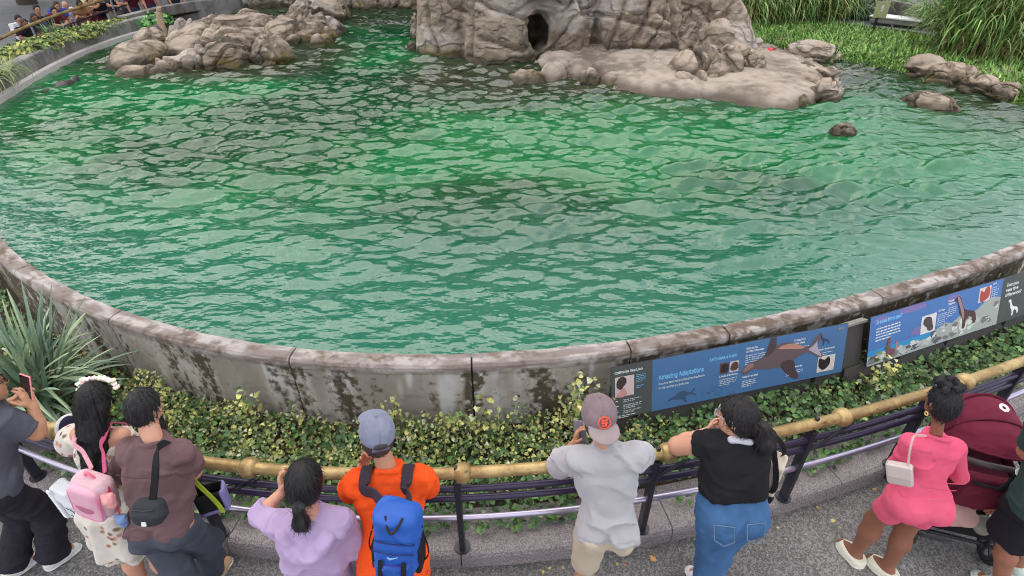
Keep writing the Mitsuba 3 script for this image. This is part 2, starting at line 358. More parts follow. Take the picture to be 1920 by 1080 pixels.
def smooth_curve(p, step, s=0.002):
    p = np.asarray(p, float)
    d = np.r_[0, np.cumsum(np.linalg.norm(np.diff(p, axis=0), axis=1))]
    from scipy.interpolate import UnivariateSpline
    t = np.arange(0, d[-1], step)
    return np.stack([UnivariateSpline(d, p[:, k], k=3, s=s * len(p))(t) for k in (0, 1)], 1)
kerb = smooth_curve(KOUT, 0.05)
pathpoly = Polygon(np.vstack([kerb[:, :] + [0, 0.06], [[9, -8], [-9, -8]]]))
pv, pf = trimesh.creation.triangulate_polygon(pathpoly, engine='earcut')
add('path', trimesh.Trimesh(np.c_[pv, np.zeros(len(pv))], pf, process=False), 'asphalt', smooth=False); struct('path', 'grey speckled asphalt path in front of the kerb')
struct('kerb', 'low curved kerb of rough pinkish granite under the railing')
kprof = [(0.0, -0.05), (0.0, 0.105), (0.012, 0.132), (0.04, 0.148), (0.36, 0.155), (0.36, -0.05)]
arc = np.r_[0, np.cumsum(np.linalg.norm(np.diff(kerb, axis=0), axis=1))]
kj = [np.interp(x, kerb[:, 0], arc) for x in (-8.4, -6.3, -4.9, -3.55, -2.0, -0.35, 1.15, 2.55, 3.9, 5.4, 7.5)]
for a, b in zip(kj[:-1], kj[1:]):
    t = np.linspace(a + 0.004, b - 0.004, 28)
    v, f, uv = sweep_profile(np.stack([np.interp(t, arc, kerb[:, 0]), np.interp(t, arc, kerb[:, 1])], 1), kprof)
    part('kerb', 'stone', (v, f), 'granite', smooth=False)

# ------------------------------------------------------------------ the pool: wall panels, water
WIN = np.array([(-9.9, 10.4), (-8.7, 9.0), (-7.4, 7.35), (-6.3, 6.1), (-5.48, 5.3), (-4.57, 4.55), (-3.97, 4.17), (-3.37, 3.89), (-2.45, 3.59), (-1.53, 3.43), (-.34, 3.38), (.91, 3.55), (1.78, 3.8), (3.41, 4.39), (5.43, 5.21), (7.2, 6.2), (9.2, 7.9), (10.8, 9.9)])
wall = smooth_curve(WIN, 0.04, 0.001)
warc = np.r_[0, np.cumsum(np.linalg.norm(np.diff(wall, axis=0), axis=1))]
wall_key = thing('pool_wall', 'low curved concrete pool wall, stained brown and black, between the water and the plants', 'wall')
wprof = [(0, 0.3), (0, 0.85), (-0.004, 0.888), (-0.018, 0.902), (-0.05, 0.906), (-0.10, 0.904), (-0.138, 0.896), (-0.156, 0.875), (-0.160, 0.845), (-0.157, 0.82), (-0.150, 0.80), (-0.148, 0.6), (-0.148, 0.45), (-0.148, 0.05), (-0.08, 0.05)]
wj = [np.interp(x, wall[:, 0], warc) for x in (-9.3, -7.6, -6.0, -4.75, -3.40, -1.72, -.32, .92, 1.76, 3.3, 4.9, 6.6, 8.4, 10.4)]
for a, b in zip(wj[:-1], wj[1:]):
    t = np.linspace(a + 0.007, b - 0.007, int((b - a) / 0.035))
    xy = np.stack([np.interp(t, warc, wall[:, 0]), np.interp(t, warc, wall[:, 1])], 1)
    v, f, uv = sweep_profile(xy, wprof); uv[:, 0] += a
    rough = (meshkit.fbm(v * [9, 9, 9], 3) - 0.5) * 0.012
    v[:, 2] += np.where(v[:, 2] > 0.7, rough, 0); v[:, 1] += rough * 0.7
    part(wall_key, 'panel', (v, f), 'pool_concrete', smooth=False, uv=uv)
v, f, uv = sweep_profile(wall[::4], [(-0.02, 0.3), (-0.02, 0.86), (-0.07, 0.885), (-0.13, 0.86), (-0.13, 0.1)])
part(wall_key, 'core', (v, f), 'soil', smooth=False)

LEFT = np.array([(-9.45, 10.0), (-9.7, 10.77), (-10.17, 12.29), (-10.4, 13.1), (-10.72, 14.75), (-10.85, 15.9), (-10.85, 17.2), (-10.6, 18.6)])
left = smooth_curve(LEFT, 0.1, 0.0005)
BACK = np.vstack([left, [(-10.3, 20), (-9.6, 22.4), (-8.0, 23.0), (-4, 23.4), (0, 23), (6, 20), (8.0, 17), (9.2, 15.3), (10.2, 13.9), (11.6, 12.9), (12.5, 11.5), (11.5, 10.2)]])
poolpoly = Polygon(np.vstack([wall[::6][::-1], BACK])).buffer(0.07)
LEVEL = 0.8
rng = np.random.default_rng(5)
def wave_height(X, Y):
    h = np.zeros_like(X)
    env = 0.34 + 1.25 * meshkit.fbm(np.stack([X * 0.25, Y * 0.42, 0 * X], -1), 4)
    for lam, th, sl, ph in ((1.9, -88, .055, 0.3), (2.6, -97, .050, 2.1), (3.4, -82, .040, 4.4), (1.5, -104, .045, 1.2), (2.2, -75, .03, 5.0)):
        k = 2 * math.pi / lam; h += sl / k * np.sin(k * (X * math.cos(math.radians(th)) + Y * math.sin(math.radians(th))) + ph + 2.4 * meshkit.fbm(np.stack([X * 0.3, Y * 0.3, 0 * X + lam], -1), 2))
    calm = np.clip((Y - 0.035 * X ** 2 - 3.0) / 2.8, 0.36, 1)
    warp = (meshkit.fbm(np.stack([X * 0.5, Y * 0.5, 0 * X + 3], -1), 2) - 0.5) * 0.9
    for i in range(80):
        lam = 0.135 * (7.0) ** rng.random() ** 1.2
        th = math.radians(-92 + rng.normal() * 23) + 0.10
        k = 2 * math.pi / lam
        slope = 0.060 * (lam / 0.5) ** (-0.05)
        ph = k * (X * math.cos(th) + Y * math.sin(th)) + rng.random() * 6.28 + warp * min(k, 7) * 0.55
        s = np.sin(ph)
        h += slope / k * (s + 0.22 * np.cos(2 * ph))
    return h * env * calm
def water_mesh():
    xs = np.r_[np.arange(-11.2, -5.5, 0.05), np.arange(-5.5, 6, 0.032), np.arange(6, 12.8, 0.048)]
    ys = [3.0]
    while ys[-1] < 23.6: ys.append(ys[-1] + 0.020 + 0.0036 * max(0, ys[-1] - 4))
    ys = np.array(ys)
    X, Y = np.meshgrid(xs, ys, indexing='ij'); ny = len(ys)
    edge = shapely.distance(shapely.points(X.ravel(), Y.ravel()), poolpoly.exterior).reshape(X.shape)
    v = np.stack([X, Y, LEVEL + wave_height(X, Y) * np.clip(edge / 0.9, 0.22, 1)], -1).reshape(-1, 3)
    i, j = np.meshgrid(np.arange(len(xs) - 1), np.arange(ny - 1), indexing='ij')
    q = np.stack([i * ny + j, (i + 1) * ny + j, (i + 1) * ny + j + 1, i * ny + j + 1], -1).reshape(-1, 4)
    c = v[q].mean(1); q = q[shapely.contains_xy(poolpoly, c[:, 0], c[:, 1])]
    m = trimesh.Trimesh(v, np.vstack([q[:, [0, 1, 2]], q[:, [0, 2, 3]]]), process=False); m.remove_unreferenced_vertices()
    return m
add('water', water_mesh(), 'pool_water', smooth=True); struct('water', 'rippled green pool water reflecting the grey sky')

# the far left retaining wall of the pool, its bed and the path behind
key = thing('retaining_wall', 'grey concrete retaining wall with a pale lip along the far left waterline', 'wall')
v, f, uv = sweep_profile(left, [(0, 0.2), (0, 1.2), (-0.02, 1.22), (-0.03, 1.22), (0.25, 1.22), (0.25, 0.2)] if False else [(0.0, 0.2), (0.0, 1.2), (0.02, 1.22), (0.25, 1.22), (0.25, 0.2)])
part(key, 'wall', (v, f), 'grey_concrete', smooth=False)
v, f, uv = sweep_profile(left, [(-0.002, 0.5), (-0.10, 0.5), (-0.10, 0.90), (-0.085, 0.915), (-0.002, 0.92)])
scene['pale_lip'] = pr((0.5, 0.46, 0.45), 0.8)
part(key, 'lip', (v, f), 'pale_lip', smooth=False)
RAILF = np.array([(-12.6, 12.6), (-13.2, 15.3), (-13.75, 18.4), (-14.1, 21.5), (-13.6, 25), (-12, 29)])
railf = smooth_curve(RAILF, 0.3, 0.0005)
fz = lambda Y: -0.15 + 0.05 * np.clip(np.asarray(Y, float) - 15, 0, 12)
bedf = Polygon(np.vstack([left + [-0.2, 0], railf[railf[:, 1] > 12][::-1] + [0.1, 0]])).buffer(0)
bv, bf = trimesh.creation.triangulate_polygon(bedf, engine='earcut')
add('planting_bed_far', trimesh.Trimesh(np.c_[bv, np.where(bv[:, 0] > -11.6, 1.1, 0.32)], bf, process=False), 'soil', smooth=False); labels['planting_bed_far'] = {'label': 'soil of the planting bed above the far left wall', 'kind': 'structure'}
scene['pale_asphalt'] = pr(proc(lambda p, n, uv: mix((0.10, 0.10, 0.104), (0.155, 0.155, 0.16), fbm(p.x * 0.9, p.y * 0.9, 1.0, 4))), 0.9)
add('far_path', sheet(-70, -9.4, 5, 90, 40, 60, lambda X, Y: fz(Y) + 0.0 * X), 'pale_asphalt', smooth=False); struct('far_path', 'pale grey path behind the far left railing')
bed = Polygon(np.vstack([kerb + [0.0, 0.30], (wall + [0.0, -0.14])[::-1][(wall[::-1, 0] > -8.5) & (wall[::-1, 0] < 8)]])).buffer(0)
def bed_z(X, Y):
    k = np.interp(X, kerb[:, 0], kerb[:, 1]); w = np.interp(X, wall[:, 0], wall[:, 1])
    t = np.clip((Y - k - 0.25) / np.maximum(w - k - 0.4, 0.2), 0, 1)
    return 0.12 + 0.10 * t
add('planting_bed', sheet(-8.6, 8.2, 2.1, 8, 170, 60, bed_z, bed), 'soil', smooth=True); struct('planting_bed', 'soil of the planting bed between kerb and pool wall')

# ------------------------------------------------------------------ rocks
def cracked(m, seed, n=5, depth=0.09, width=0.042, rough=0.07, lines=None, freq=1.2, up=0.6):
    """Weathers a rock: broad and fine relief along the normals, plus cracks along warped planes (and along given lines in the xz plane)."""
    r = np.random.default_rng(seed); v = np.array(m.vertices); nm = np.array(m.vertex_normals); depth = depth * 1.7 if n else depth; width = width * 1.15
    d = (meshkit.fbm(v * freq, 4, seed) - 0.5) * 2 * rough + (meshkit.fbm(v * [5, 5, 8], 3, seed + 3) - 0.5) * rough * 0.75
    d += (np.abs(meshkit.fbm(v * [1.6, 1.6, 3.0], 3, seed + 21) - 0.5) * -1.2 + 0.12) * rough
    c = v.mean(0); ext = np.ptp(v, axis=0)
    warp = (meshkit.fbm(v * 1.7, 3, seed + 9) - 0.5) * 0.55
    for i in range(n):
        nrm = unit([r.normal(), r.normal() * 0.45, r.normal() * up]); p = c + (r.random(3) - 0.5) * ext * 0.75
        s = (v - p) @ nrm + warp
        w = width * (0.6 + 0.8 * r.random()) * (0.6 + 0.8 * meshkit.noise(v * 1.3, seed + 40 + i))
        d -= depth * np.exp(-(s / w) ** 2) - depth * 0.25 * np.exp(-((np.abs(s) - 2.2 * w) / w) ** 2)
    for ln in lines or ():
        a = np.array(ln, float); q = v[:, [0, 2]] + np.stack([warp * 0.16, warp * 0.1], 1); best = np.full(len(v), 9.0)
        for (x0, z0), (x1, z1) in zip(a[:-1], a[1:]):
            e = V(x1 - x0, z1 - z0); t = np.clip(((q - [x0, z0]) @ e) / (e @ e), 0, 1)
            best = np.minimum(best, np.linalg.norm(q - [x0, z0] - t[:, None] * e, axis=1))
        d -= depth * 1.25 * np.exp(-(best / (width * 1.15)) ** 2) * (nm[:, 1] < 0.3)
    m.vertices = v + nm * d[:, None]
    return m
def blob(S, x0, x1, yb, yt, depth, k=0.17, zc=0.65, rot=0.0, sink=0.9, zb=0.78):
    """A boulder spanning x0..x1 and yb..yt in the photograph, its foot at the waterline, depth metres from front to middle."""
    P = at((x0 + x1) / 2, yb, zb); Zc = (P - EYE) @ _D; s = FOCAL / Zc
    rx = (x1 - x0) / 2 / s; c = V(P[0], P[1] + depth * sink, zc)
    q = c - EYE; yc = 540 - FOCAL * (q @ _U) / (q @ _D); E = math.atan2(EYE[2] - zc, c[1])
    hgt = max(yc - yt, 2) / (FOCAL / (q @ _D))
    rz = math.sqrt(max((hgt / math.cos(E)) ** 2 - (depth * math.sin(E)) ** 2 / math.cos(E) ** 2, 0.01))
    A = [[math.cos(rot), math.sin(rot), 0], [-math.sin(rot), math.cos(rot), 0], [0, 0, 1]]
    S.ell(c, (rx, depth, rz), A, k)
    return c, (rx, depth, rz)
def fixm(m):
    if m.volume < 0: m.invert()
    return m
def rock_part(parent, base, blobs, h, seed, n=4, depth=0.05, rough=0.06, mat='rock', width=0.035, ops=None, label=None, up=0.6, lines=None):
    S = Sdf()
    for b in blobs: blob(S, *b[:5], **(b[5] if len(b) > 5 else {}))
    if ops: ops(S)
    S.cut((0, 0, 0.35), (0, 0, -1))
    m = cracked(fixm(S.mesh(h)), seed, n, depth, width, rough, up=up, lines=lines)
    if parent is None: return m
    k = part(parent, base, m, mat, smooth=True)
    if label: labels[k] = {'label': label}
    return k
isl = thing('rock_island', 'long tan rock island of rounded cracked boulders at the far left of the pool', 'rock island')
rock_part(isl, 'boulder', [(345, 460, 130, 55, 0.85), (400, 500, 118, 62, 0.9)], 0.045, 11, 7, 0.06, 0.07)
rock_part(isl, 'boulder', [(455, 542, 124, 68, 0.6)], 0.035, 12, 6, 0.055, 0.04, label='round boulder crossed by cracks at the waterline')
rock_part(isl, 'boulder', [(181, 262, 134, 82, 0.8), (200, 290, 120, 76, 0.9)], 0.045, 13, 3, 0.05, 0.06)
rock_part(isl, 'boulder', [(236, 290, 90, 53, 0.6, {'zb': 1.0, 'zc': 0.9})], 0.05, 14, 3, 0.045, 0.04)
rock_part(isl, 'tongue', [(198, 282, 148, 124, 0.38), (262, 345, 138, 108, 0.45), (320, 375, 130, 92, 0.5)], 0.04, 15, 3, 0.045, 0.05, label='low pale tongue of rock reaching into the water')
rock_part(isl, 'ridge', [(270, 420, 112, 52, 1.3), (300, 440, 96, 34, 1.5), (380, 500, 88, 30, 1.6), (300, 360, 80, 39, 0.7), (420, 470, 70, 22, 1.1), (470, 560, 88, 32, 1.5), (540, 625, 80, 34, 1.2)], 0.055, 16, 10, 0.06, 0.065, width=0.05)
rock_part(isl, 'summit', [(510, 600, 66, 2, 1.6), (560, 632, 52, 2, 1.5), (590, 640, 45, 10, 1.0)], 0.055, 17, 8, 0.06, 0.07)
rock_part(isl, 'boulder', [(575, 605, 90, 67, 0.35), (598, 625, 82, 53, 0.4)], 0.035, 18, 2, 0.04, 0.05, label='small pale boulder at the right end of the island')

crag = thing('rock_outcrop', 'tall tan rock outcrop with vertical folds and a dark arched cave above the ledge', 'rock outcrop')
def X(px, py, Y): p = aY(px, py, Y); return (p[0], p[2])
S = Sdf()
def col(x, y, r, top, lean=(0, 0), rt=0.8, k=0.14): S.cone((x, y, 0.2), (x + lean[0], y + lean[1], top), r, r * rt, k)
col(-1.72, 15.15, 0.74, 5.2, (0.25, 0.7)); col(-0.35, 14.55, 0.86, 5.6, (0.1, 0.9)); col(-1.0, 16.6, 1.6, 5.6, (0.4, 0.5))
col(0.75, 15.15, 0.80, 5.8, (0.0, 0.4), k=0.2); S.ell((0.7, 14.5, 3.2), (0.9, 0.75, 1.15), None, 0.2)
col(1.38, 14.42, 0.34, 5.0, (-0.1, 0.6), 1.5, 0.1); col(2.45, 14.75, 0.88, 5.8, (0.1, 0.9), k=0.12); col(3.35, 14.75, 0.85, 5.5, (-0.1, 0.9), k=0.1); col(2.4, 16.6, 1.9, 6.2, (0.2, 0.2))
col(4.35, 14.95, 0.72, 4.6, (-0.2, 1.1), k=0.08); col(4.6, 15.9, 1.0, 3.4, (-0.5, 0.6)); S.cone((4.5, 15.1, 2.4), (5.7, 14.6, 0.5), 0.6, 0.55, 0.15); S.ell((4.75, 14.5, 0.7), (1.05, 0.85, 0.95), None, 0.15)
for b_ in ([1262, 1340, 150, 104, 0.7, {'zb': 1.0, 'k': 0.05}], [1300, 1378, 146, 92, 0.7, {'zb': 1.0, 'k': 0.05}], [1345, 1412, 140, 88, 0.6, {'zb': 1.0, 'k': 0.05}], [1330, 1390, 100, 40, 0.6, {'zb': 1.2, 'zc': 1.2, 'k': 0.06}], [1366, 1425, 128, 82, 0.5, {'zb': 1.0, 'k': 0.05}]): blob(S, *b_[:5], **b_[5])
S.ell((0.64, 13.95, 1.40), (0.285, 1.5, 0.50), None, 0.05, sub=True); S.ell((0.6, 15.5, 1.25), (0.6, 1.0, 0.5), None, 0.05, sub=True)
S.ell((1.98, 13.9, 1.45), (0.13, 0.75, 0.72), None, 0.06, sub=True)
S.cut((0, 0, 0.4), (0, 0, -1))
L = lambda pts, Y=13.9: [X(a, b, Y) for a, b in pts]
lines = [L([(880, 0), (884, 60), (878, 110)], 14), L([(990, -40), (1012, 0), (985, 20), (958, 30), (915, 18), (890, 5)]), L([(900, 75), (930, 80), (965, 92), (985, 100)]), L([(1090, -30), (1095, 20), (1100, 35), (1150, 35), (1200, 50), (1262, 62)]),
         L([(1185, -10), (1170, 30), (1150, 75), (1135, 110)]), L([(1230, -20), (1215, 40), (1195, 80), (1190, 125)]), L([(1265, -20), (1270, 40), (1272, 120)]), L([(1050, 30), (1085, 5), (1090, -30)]), L([(825, -10), (850, 20), (870, 28)], 14.4), L([(795, 20), (800, 60), (820, 100)], 14.4),
         L([(1040, 12), (1060, 18), (1075, 8)]), L([(960, 30), (1000, 48), (985, 60)]), L([(1240, 25), (1262, 45)]), L([(1110, 85), (1135, 92), (1190, 96), (1270, 92)])]
m = cracked(fixm(S.mesh(0.046)), 31, 6, 0.075, 0.036, 0.085, lines)
part(crag, 'cliff', m, 'rock', smooth=True)
rb = [([(1392, 1448, 136, 106, 0.45, {'zb': 1.0}), (1400, 1434, 130, 98, 0.4, {'zb': 1.0})], 6), ([(1262, 1312, 152, 134, 0.35, {'zb': 1.0}), (1300, 1340, 154, 136, 0.3, {'zb': 1.0})], 2)]
for i, (b, n) in enumerate(rb): rock_part(crag, 'boulder', b, 0.04, 50 + i, n, 0.05, 0.06)
# ledge of smooth sandy rock at the foot of the outcrop
ledge = Polygon([at(*p, 0.8)[:2] for p in [(995, 100), (1010, 118), (1060, 128), (1110, 140), (1150, 166), (1210, 182), (1290, 188), (1345, 184), (1400, 198), (1440, 208), (1478, 211), (1530, 196), (1560, 175), (1560, 140), (1520, 118), (1470, 98), (1400, 80), (1200, 75), (1000, 80)]]).buffer(0.12).buffer(-0.1)
def ledge_z(Xg, Yg):
    b = shapely.distance(shapely.points(Xg.ravel(), Yg.ravel()), ledge.exterior).reshape(Xg.shape)
    b = np.where(shapely.contains_xy(ledge, Xg, Yg), b, -b)
    nz = meshkit.fbm(np.stack([Xg * 1.1, Yg * 1.1, 0 * Xg], -1), 3) - 0.5
    z = 0.55 + 0.42 * (1 - np.exp(-np.clip(b + 0.03 + nz * 0.14, 0, 9) / 0.11)) + 0.10 * np.clip(b / 1.6, 0, 1) + 0.10 * nz
    return z
m = sheet(-0.3, 8.6, 9.7, 17, 230, 180, ledge_z, ledge.buffer(0.05))
m = cracked(m, 93, 5, 0.022, 0.025, 0.035, up=0.2); part(crag, 'ledge', m, 'smooth_rock', smooth=True); labels['rock_outcrop__ledge'] = {'label': 'flat smooth ledge at the foot of the cliff'}
eb = [[(1502, 1560, 178, 138, 0.5)], [(1498, 1545, 150, 118, 0.45)], [(1530, 1592, 200, 150, 0.45), (1560, 1590, 190, 150, 0.3)], [(1545, 1588, 170, 128, 0.5)], [(1478, 1540, 206, 178, 0.35)], [(1500, 1550, 132, 112, 0.4)]]
for i, b in enumerate(eb): rock_part(crag, 'edge_stone', b, 0.035, 80 + i, 5, 0.03, 0.05, up=2.2)
lb = [[(948, 1025, 158, 132, 0.4)], [(1010, 1068, 152, 118, 0.4)], [(1060, 1118, 150, 112, 0.4)], [(1085, 1130, 158, 128, 0.28)], [(1100, 1142, 142, 118, 0.3)], [(1125, 1180, 162, 136, 0.35)], [(1000, 1105, 136, 98, 0.7)]]
for i, b in enumerate(lb): rock_part(crag, 'shelf_stone', b, 0.035, 100 + i, 2, 0.018, 0.04, mat='rock' if i in (0, 3, 5) else 'smooth_rock')
m = rock_part(None, '', [(768, 790, 78, 30, 0.35), (757, 785, 98, 78, 0.35)], 0.04, 120, 2, 0.04, 0.05); part(crag, 'shelf_stone', m, 'rock', smooth=True)
for nm, bl, lab, sd, dp in [('boulder', [(1722, 1800, 212, 176, 0.5), (1760, 1818, 216, 182, 0.4)], 'rounded tan boulder standing alone in the water near the right edge', 130, 0.05), ('boulder', [(1565, 1613, 258, 233, 0.2, {'zc': 0.74}), (1580, 1610, 252, 230, 0.18, {'zc': 0.8})], 'small dark wet boulder in the water below the ledge tip', 131, 0.02)]:
    k = thing(nm, lab, 'boulder'); scene[k] = None
    add(k, rock_part(None, '', bl, 0.03, sd, 5, dp, 0.04), 'rock', smooth=True)
sr = [((1478, 1596, 118, 78, 0.6), 'broad flat shore rock below the grass just right of the outcrop'), ((1385, 1440, 105, 68, 0.45), 'domed shore rock between the outcrop and the lawn'), ((1722, 1800, 144, 106, 0.55), 'layered shore rock at the left end of the rocks by the reeds'), ((1776, 1872, 160, 122, 0.6), 'second layered shore rock from the left end below the reeds'),
      ((1836, 1915, 176, 140, 0.55), 'low layered shore rock at the water below the reeds'), ((1862, 1985, 166, 128, 0.8), 'large smooth shore rock at the right edge above the layered rocks'), ((1885, 1960, 188, 158, 0.4), 'lowest shore rock at the right edge of the water')]
for i, (b, lab) in enumerate(sr):
    k = thing('shore_rock', lab, 'rock', 'rocks along the far right shore'); scene[k] = None
    add(k, rock_part(None, '', [b + ({'zb': 0.85, 'zc': 0.75},)], 0.035, 140 + i, 6 if i != 5 else 1, 0.05, 0.06, up=2.6), 'rock', smooth=True)
br = [((600, 660, 22, -8, 0.6), 'left end of the low rocks on the back shore'), ((650, 710, 20, -12, 0.6), 'second of the low rocks on the back shore from the left'), ((700, 752, 18, -10, 0.6), 'third of the low rocks on the back shore from the left'), ((742, 800, 20, -14, 0.6), 'back shore rock beside the left side of the outcrop')]
for i, (b, lab) in enumerate(br):
    k = thing('back_rock', lab, 'rock', 'rocks on the back shore'); scene[k] = None
    add(k, rock_part(None, '', [b], 0.06, 160 + i, 3, 0.05, 0.08), 'rock', smooth=True)
k = thing('stone_block', 'square weathered stone block behind the rock island', 'rock'); scene[k] = None
c = aY(502, 5, 23.2)
add(k, cracked(fixm(Sdf().box(c + V(0, 0.6, 0.1), (0.95, 0.7, 1.0), None, 0.15).mesh(0.06)), 170, 3, 0.05, 0.04, 0.08), 'rock', smooth=True)
# grey wall at the back left, under the far path
key = thing('concrete_wall', 'plain grey concrete wall behind the rock island below the far railing', 'wall')
pts = [aY(236, 30, 17.6), aY(300, 14, 19.8), aY(362, 3, 22.2), aY(480, -6, 24.0)]
for i, (a, b) in enumerate(zip(pts[:-1], pts[1:])):
    d = unit((b - a) * [1, 1, 0]); nrm = V(-d[1], d[0], 0)
    q = [a, b, b * [1, 1, 0] + [0, 0, 0.3], a * [1, 1, 0] + [0, 0, 0.3]]; q = q + [x + nrm * 0.25 for x in q]
    m = trimesh.Trimesh(q, process=False).convex_hull
    part(key, 'panel', m, 'grey_concrete', smooth=False)

# ------------------------------------------------------------------ far right: lawn, pad
shore = [at(*p, 0.95)[:2] for p in [(1395, 92), (1440, 88), (1480, 98), (1540, 112), (1600, 112), (1660, 122), (1720, 128), (1770, 138), (1830, 152), (1900, 180), (1960, 200)]]
lawn = Polygon(shore + [(16, 9), (24, 14), (24, 22), (8, 22), (5.5, 18), (5.4, 16)]).buffer(0)
def lawn_z(Xg, Yg):
    b = shapely.distance(shapely.points(Xg.ravel(), Yg.ravel()), lawn.exterior).reshape(Xg.shape)
    return 0.70 + 0.25 * np.clip(b / 0.35, 0, 1) + 0.05 * meshkit.fbm(np.stack([Xg, Yg, 0 * Xg], -1), 3)
add('lawn', sheet(5, 24.2, 8.8, 22.2, 150, 110, lawn_z, lawn), 'turf', smooth=True); struct('lawn', 'green lawn on the far right shore')

# ------------------------------------------------------------------ foliage
def leaves(pos, out, size, colors, tmpl='ivy', rs=0, tilt=0.6, aspect=1.0):
    """Many leaves in one mesh: pos (n,3), out (n,3) the way each leaf faces, size (n,), colors (n,3)."""
    r = np.random.default_rng(rs); n = len(pos)
    if tmpl == 'ivy':
        tv = np.array([(0, -.1, 0), (-.5, .12, .06), (-.33, .5, .1), (0, 1, -.08), (.33, .5, .1), (.5, .12, .06), (0, .35, -.04)]); tf = np.array([(6, 0, 5), (6, 5, 4), (6, 4, 3), (6, 3, 2), (6, 2, 1), (6, 1, 0)])
    else:
        tv = np.array([(0, 0, 0), (-.3, .42, .08), (0, 1, -.1), (.3, .42, .08)]); tf = np.array([(0, 3, 2), (0, 2, 1)])
    nrm = out + r.normal(size=(n, 3)) * tilt; nrm /= np.linalg.norm(nrm, axis=1, keepdims=True)
    t = r.normal(size=(n, 3)); t -= nrm * (t * nrm).sum(1, keepdims=True); t /= np.linalg.norm(t, axis=1, keepdims=True); b = np.cross(nrm, t)
    tv = tv * [aspect, 1, 1]
    v = pos[:, None] + size[:, None, None] * (tv[None, :, 0:1] * t[:, None] + tv[None, :, 1:2] * b[:, None] + tv[None, :, 2:3] * nrm[:, None])
    f = (tf[None] + (np.arange(n) * len(tv))[:, None, None]).reshape(-1, 3)
    return trimesh.Trimesh(v.reshape(-1, 3), f, process=False), np.repeat(colors, len(tv), 0)
def palette(n, cols, w, rs, var=0.3):
    r = np.random.default_rng(rs); i = r.choice(len(cols), n, p=np.array(w) / sum(w))
    return np.clip(np.array(cols)[i] * (1 + var * r.normal(size=(n, 1))), 0.004, 1)
IVY = [(0.07, 0.155, 0.05), (0.11, 0.215, 0.065), (0.04, 0.09, 0.03), (0.16, 0.25, 0.075), (0.2, 0.24, 0.16)]
YEL = [(0.47, 0.46, 0.15), (0.25, 0.32, 0.10), (0.10, 0.17, 0.055), (0.40, 0.43, 0.28), (0.07, 0.09, 0.04)]
r = np.random.default_rng(3)
def scatter_bed(n, x0, x1, t0, t1, seed):
    r = np.random.default_rng(seed); x = x0 + (x1 - x0) * r.random(n); t = t0 + (t1 - t0) * r.random(n)
    k = np.interp(x, kerb[:, 0], kerb[:, 1]); w = np.interp(x, wall[:, 0], wall[:, 1])
    return x, k + 0.16 + (w - 0.22 - k - 0.16) * t, t, r
def cover_h(x, t): return 0.08 + 0.09 * meshkit.fbm(np.stack([x * 2.2, t * 3, 0 * x], -1), 3)
# ivy carpet, hanging over the kerb
n = 15000
x, y, t, r = scatter_bed(n, -6.8, 7.2, 0.0, 0.98, 7)
h = cover_h(x, t) * (0.35 + 0.65 * np.clip(t * 4, 0, 1)); dens = meshkit.fbm(np.stack([x * 1.6, y * 1.6, 0 * x], -1), 3)
keep = (dens > 0.36) | (t > 0.18); keep &= (r.random(n) < np.where(t > 0.45, np.where((x > 1.2), 0.9, 0.45), 1.0))
x, y, t, h = x[keep], y[keep], t[keep], h[keep]
z = bed_z(x, y) + h * r.random(len(x)) ** 0.45 * 1.1 + 0.03
mound = 0.10 * np.exp(-((t - 0.25) / 0.22) ** 2); z += mound * r.random(len(x)) ** 0.4
m, c = leaves(np.stack([x, y, z], -1), np.tile([0, -0.35, 0.9], (len(x), 1)), 0.026 + 0.034 * r.random(len(x)), palette(len(x), IVY, (4, 3, 4, 2, 0.7), 8), 'ivy', 9, 0.5)
add('ivy_ground_cover', m, 'leaf', smooth=False, color=c); labels['ivy_ground_cover'] = {'label': 'dark green ivy carpeting the bed under and behind the railing', 'category': 'ivy', 'kind': 'stuff'}
# variegated shrubs along the wall
n = 26000
x, y, t, r = scatter_bed(n, -4.6, 7.0, 0.28, 1.0, 17)
clump = meshkit.fbm(np.stack([x * 2.6, t * 2.0, 0 * x + 5], -1), 3); spr = meshkit.noise(np.stack([x * 9, t * 5, 0 * x], -1))
right = np.clip((x - 0.9) / 0.5, 0, 1) * np.clip((5.4 - x) / 1.0, 0, 1)
h = (0.05 + 0.42 * np.clip(clump - 0.32, 0, 1) * 1.7) * (0.7 + 0.9 * spr ** 3) * (0.72 + 0.4 * t) * (1 - 0.45 * right)
keep = r.random(n) < (1 - 0.5 * right); keep &= (np.abs(x + 0.0) < 9)
x, y, t, h = x[keep], y[keep], t[keep], h[keep]
z = bed_z(x, y) + h * r.random(len(x)) ** 0.5
tone = meshkit.fbm(np.stack([x * 1.4, y * 1.4, 0 * x + 8], -1), 3)
cols = np.where((tone + 0.30 * r.random(len(x)) > 0.50)[:, None], palette(len(x), YEL, (4, 3, 1.5, 2, 0.5), 18), palette(len(x), YEL, (0.7, 3, 4, 1, 3), 19))
m, c = leaves(np.stack([x, y, z], -1), np.tile([0, -0.3, 0.9], (len(x), 1)), 0.017 + 0.021 * r.random(len(x)), cols, 'ivy', 19, 0.75)
add('variegated_shrubs', m, 'leaf', smooth=False, color=c); labels['variegated_shrubs'] = {'label': 'mass of yellow green variegated shrubs along the foot of the pool wall', 'category': 'shrubs', 'kind': 'stuff'}
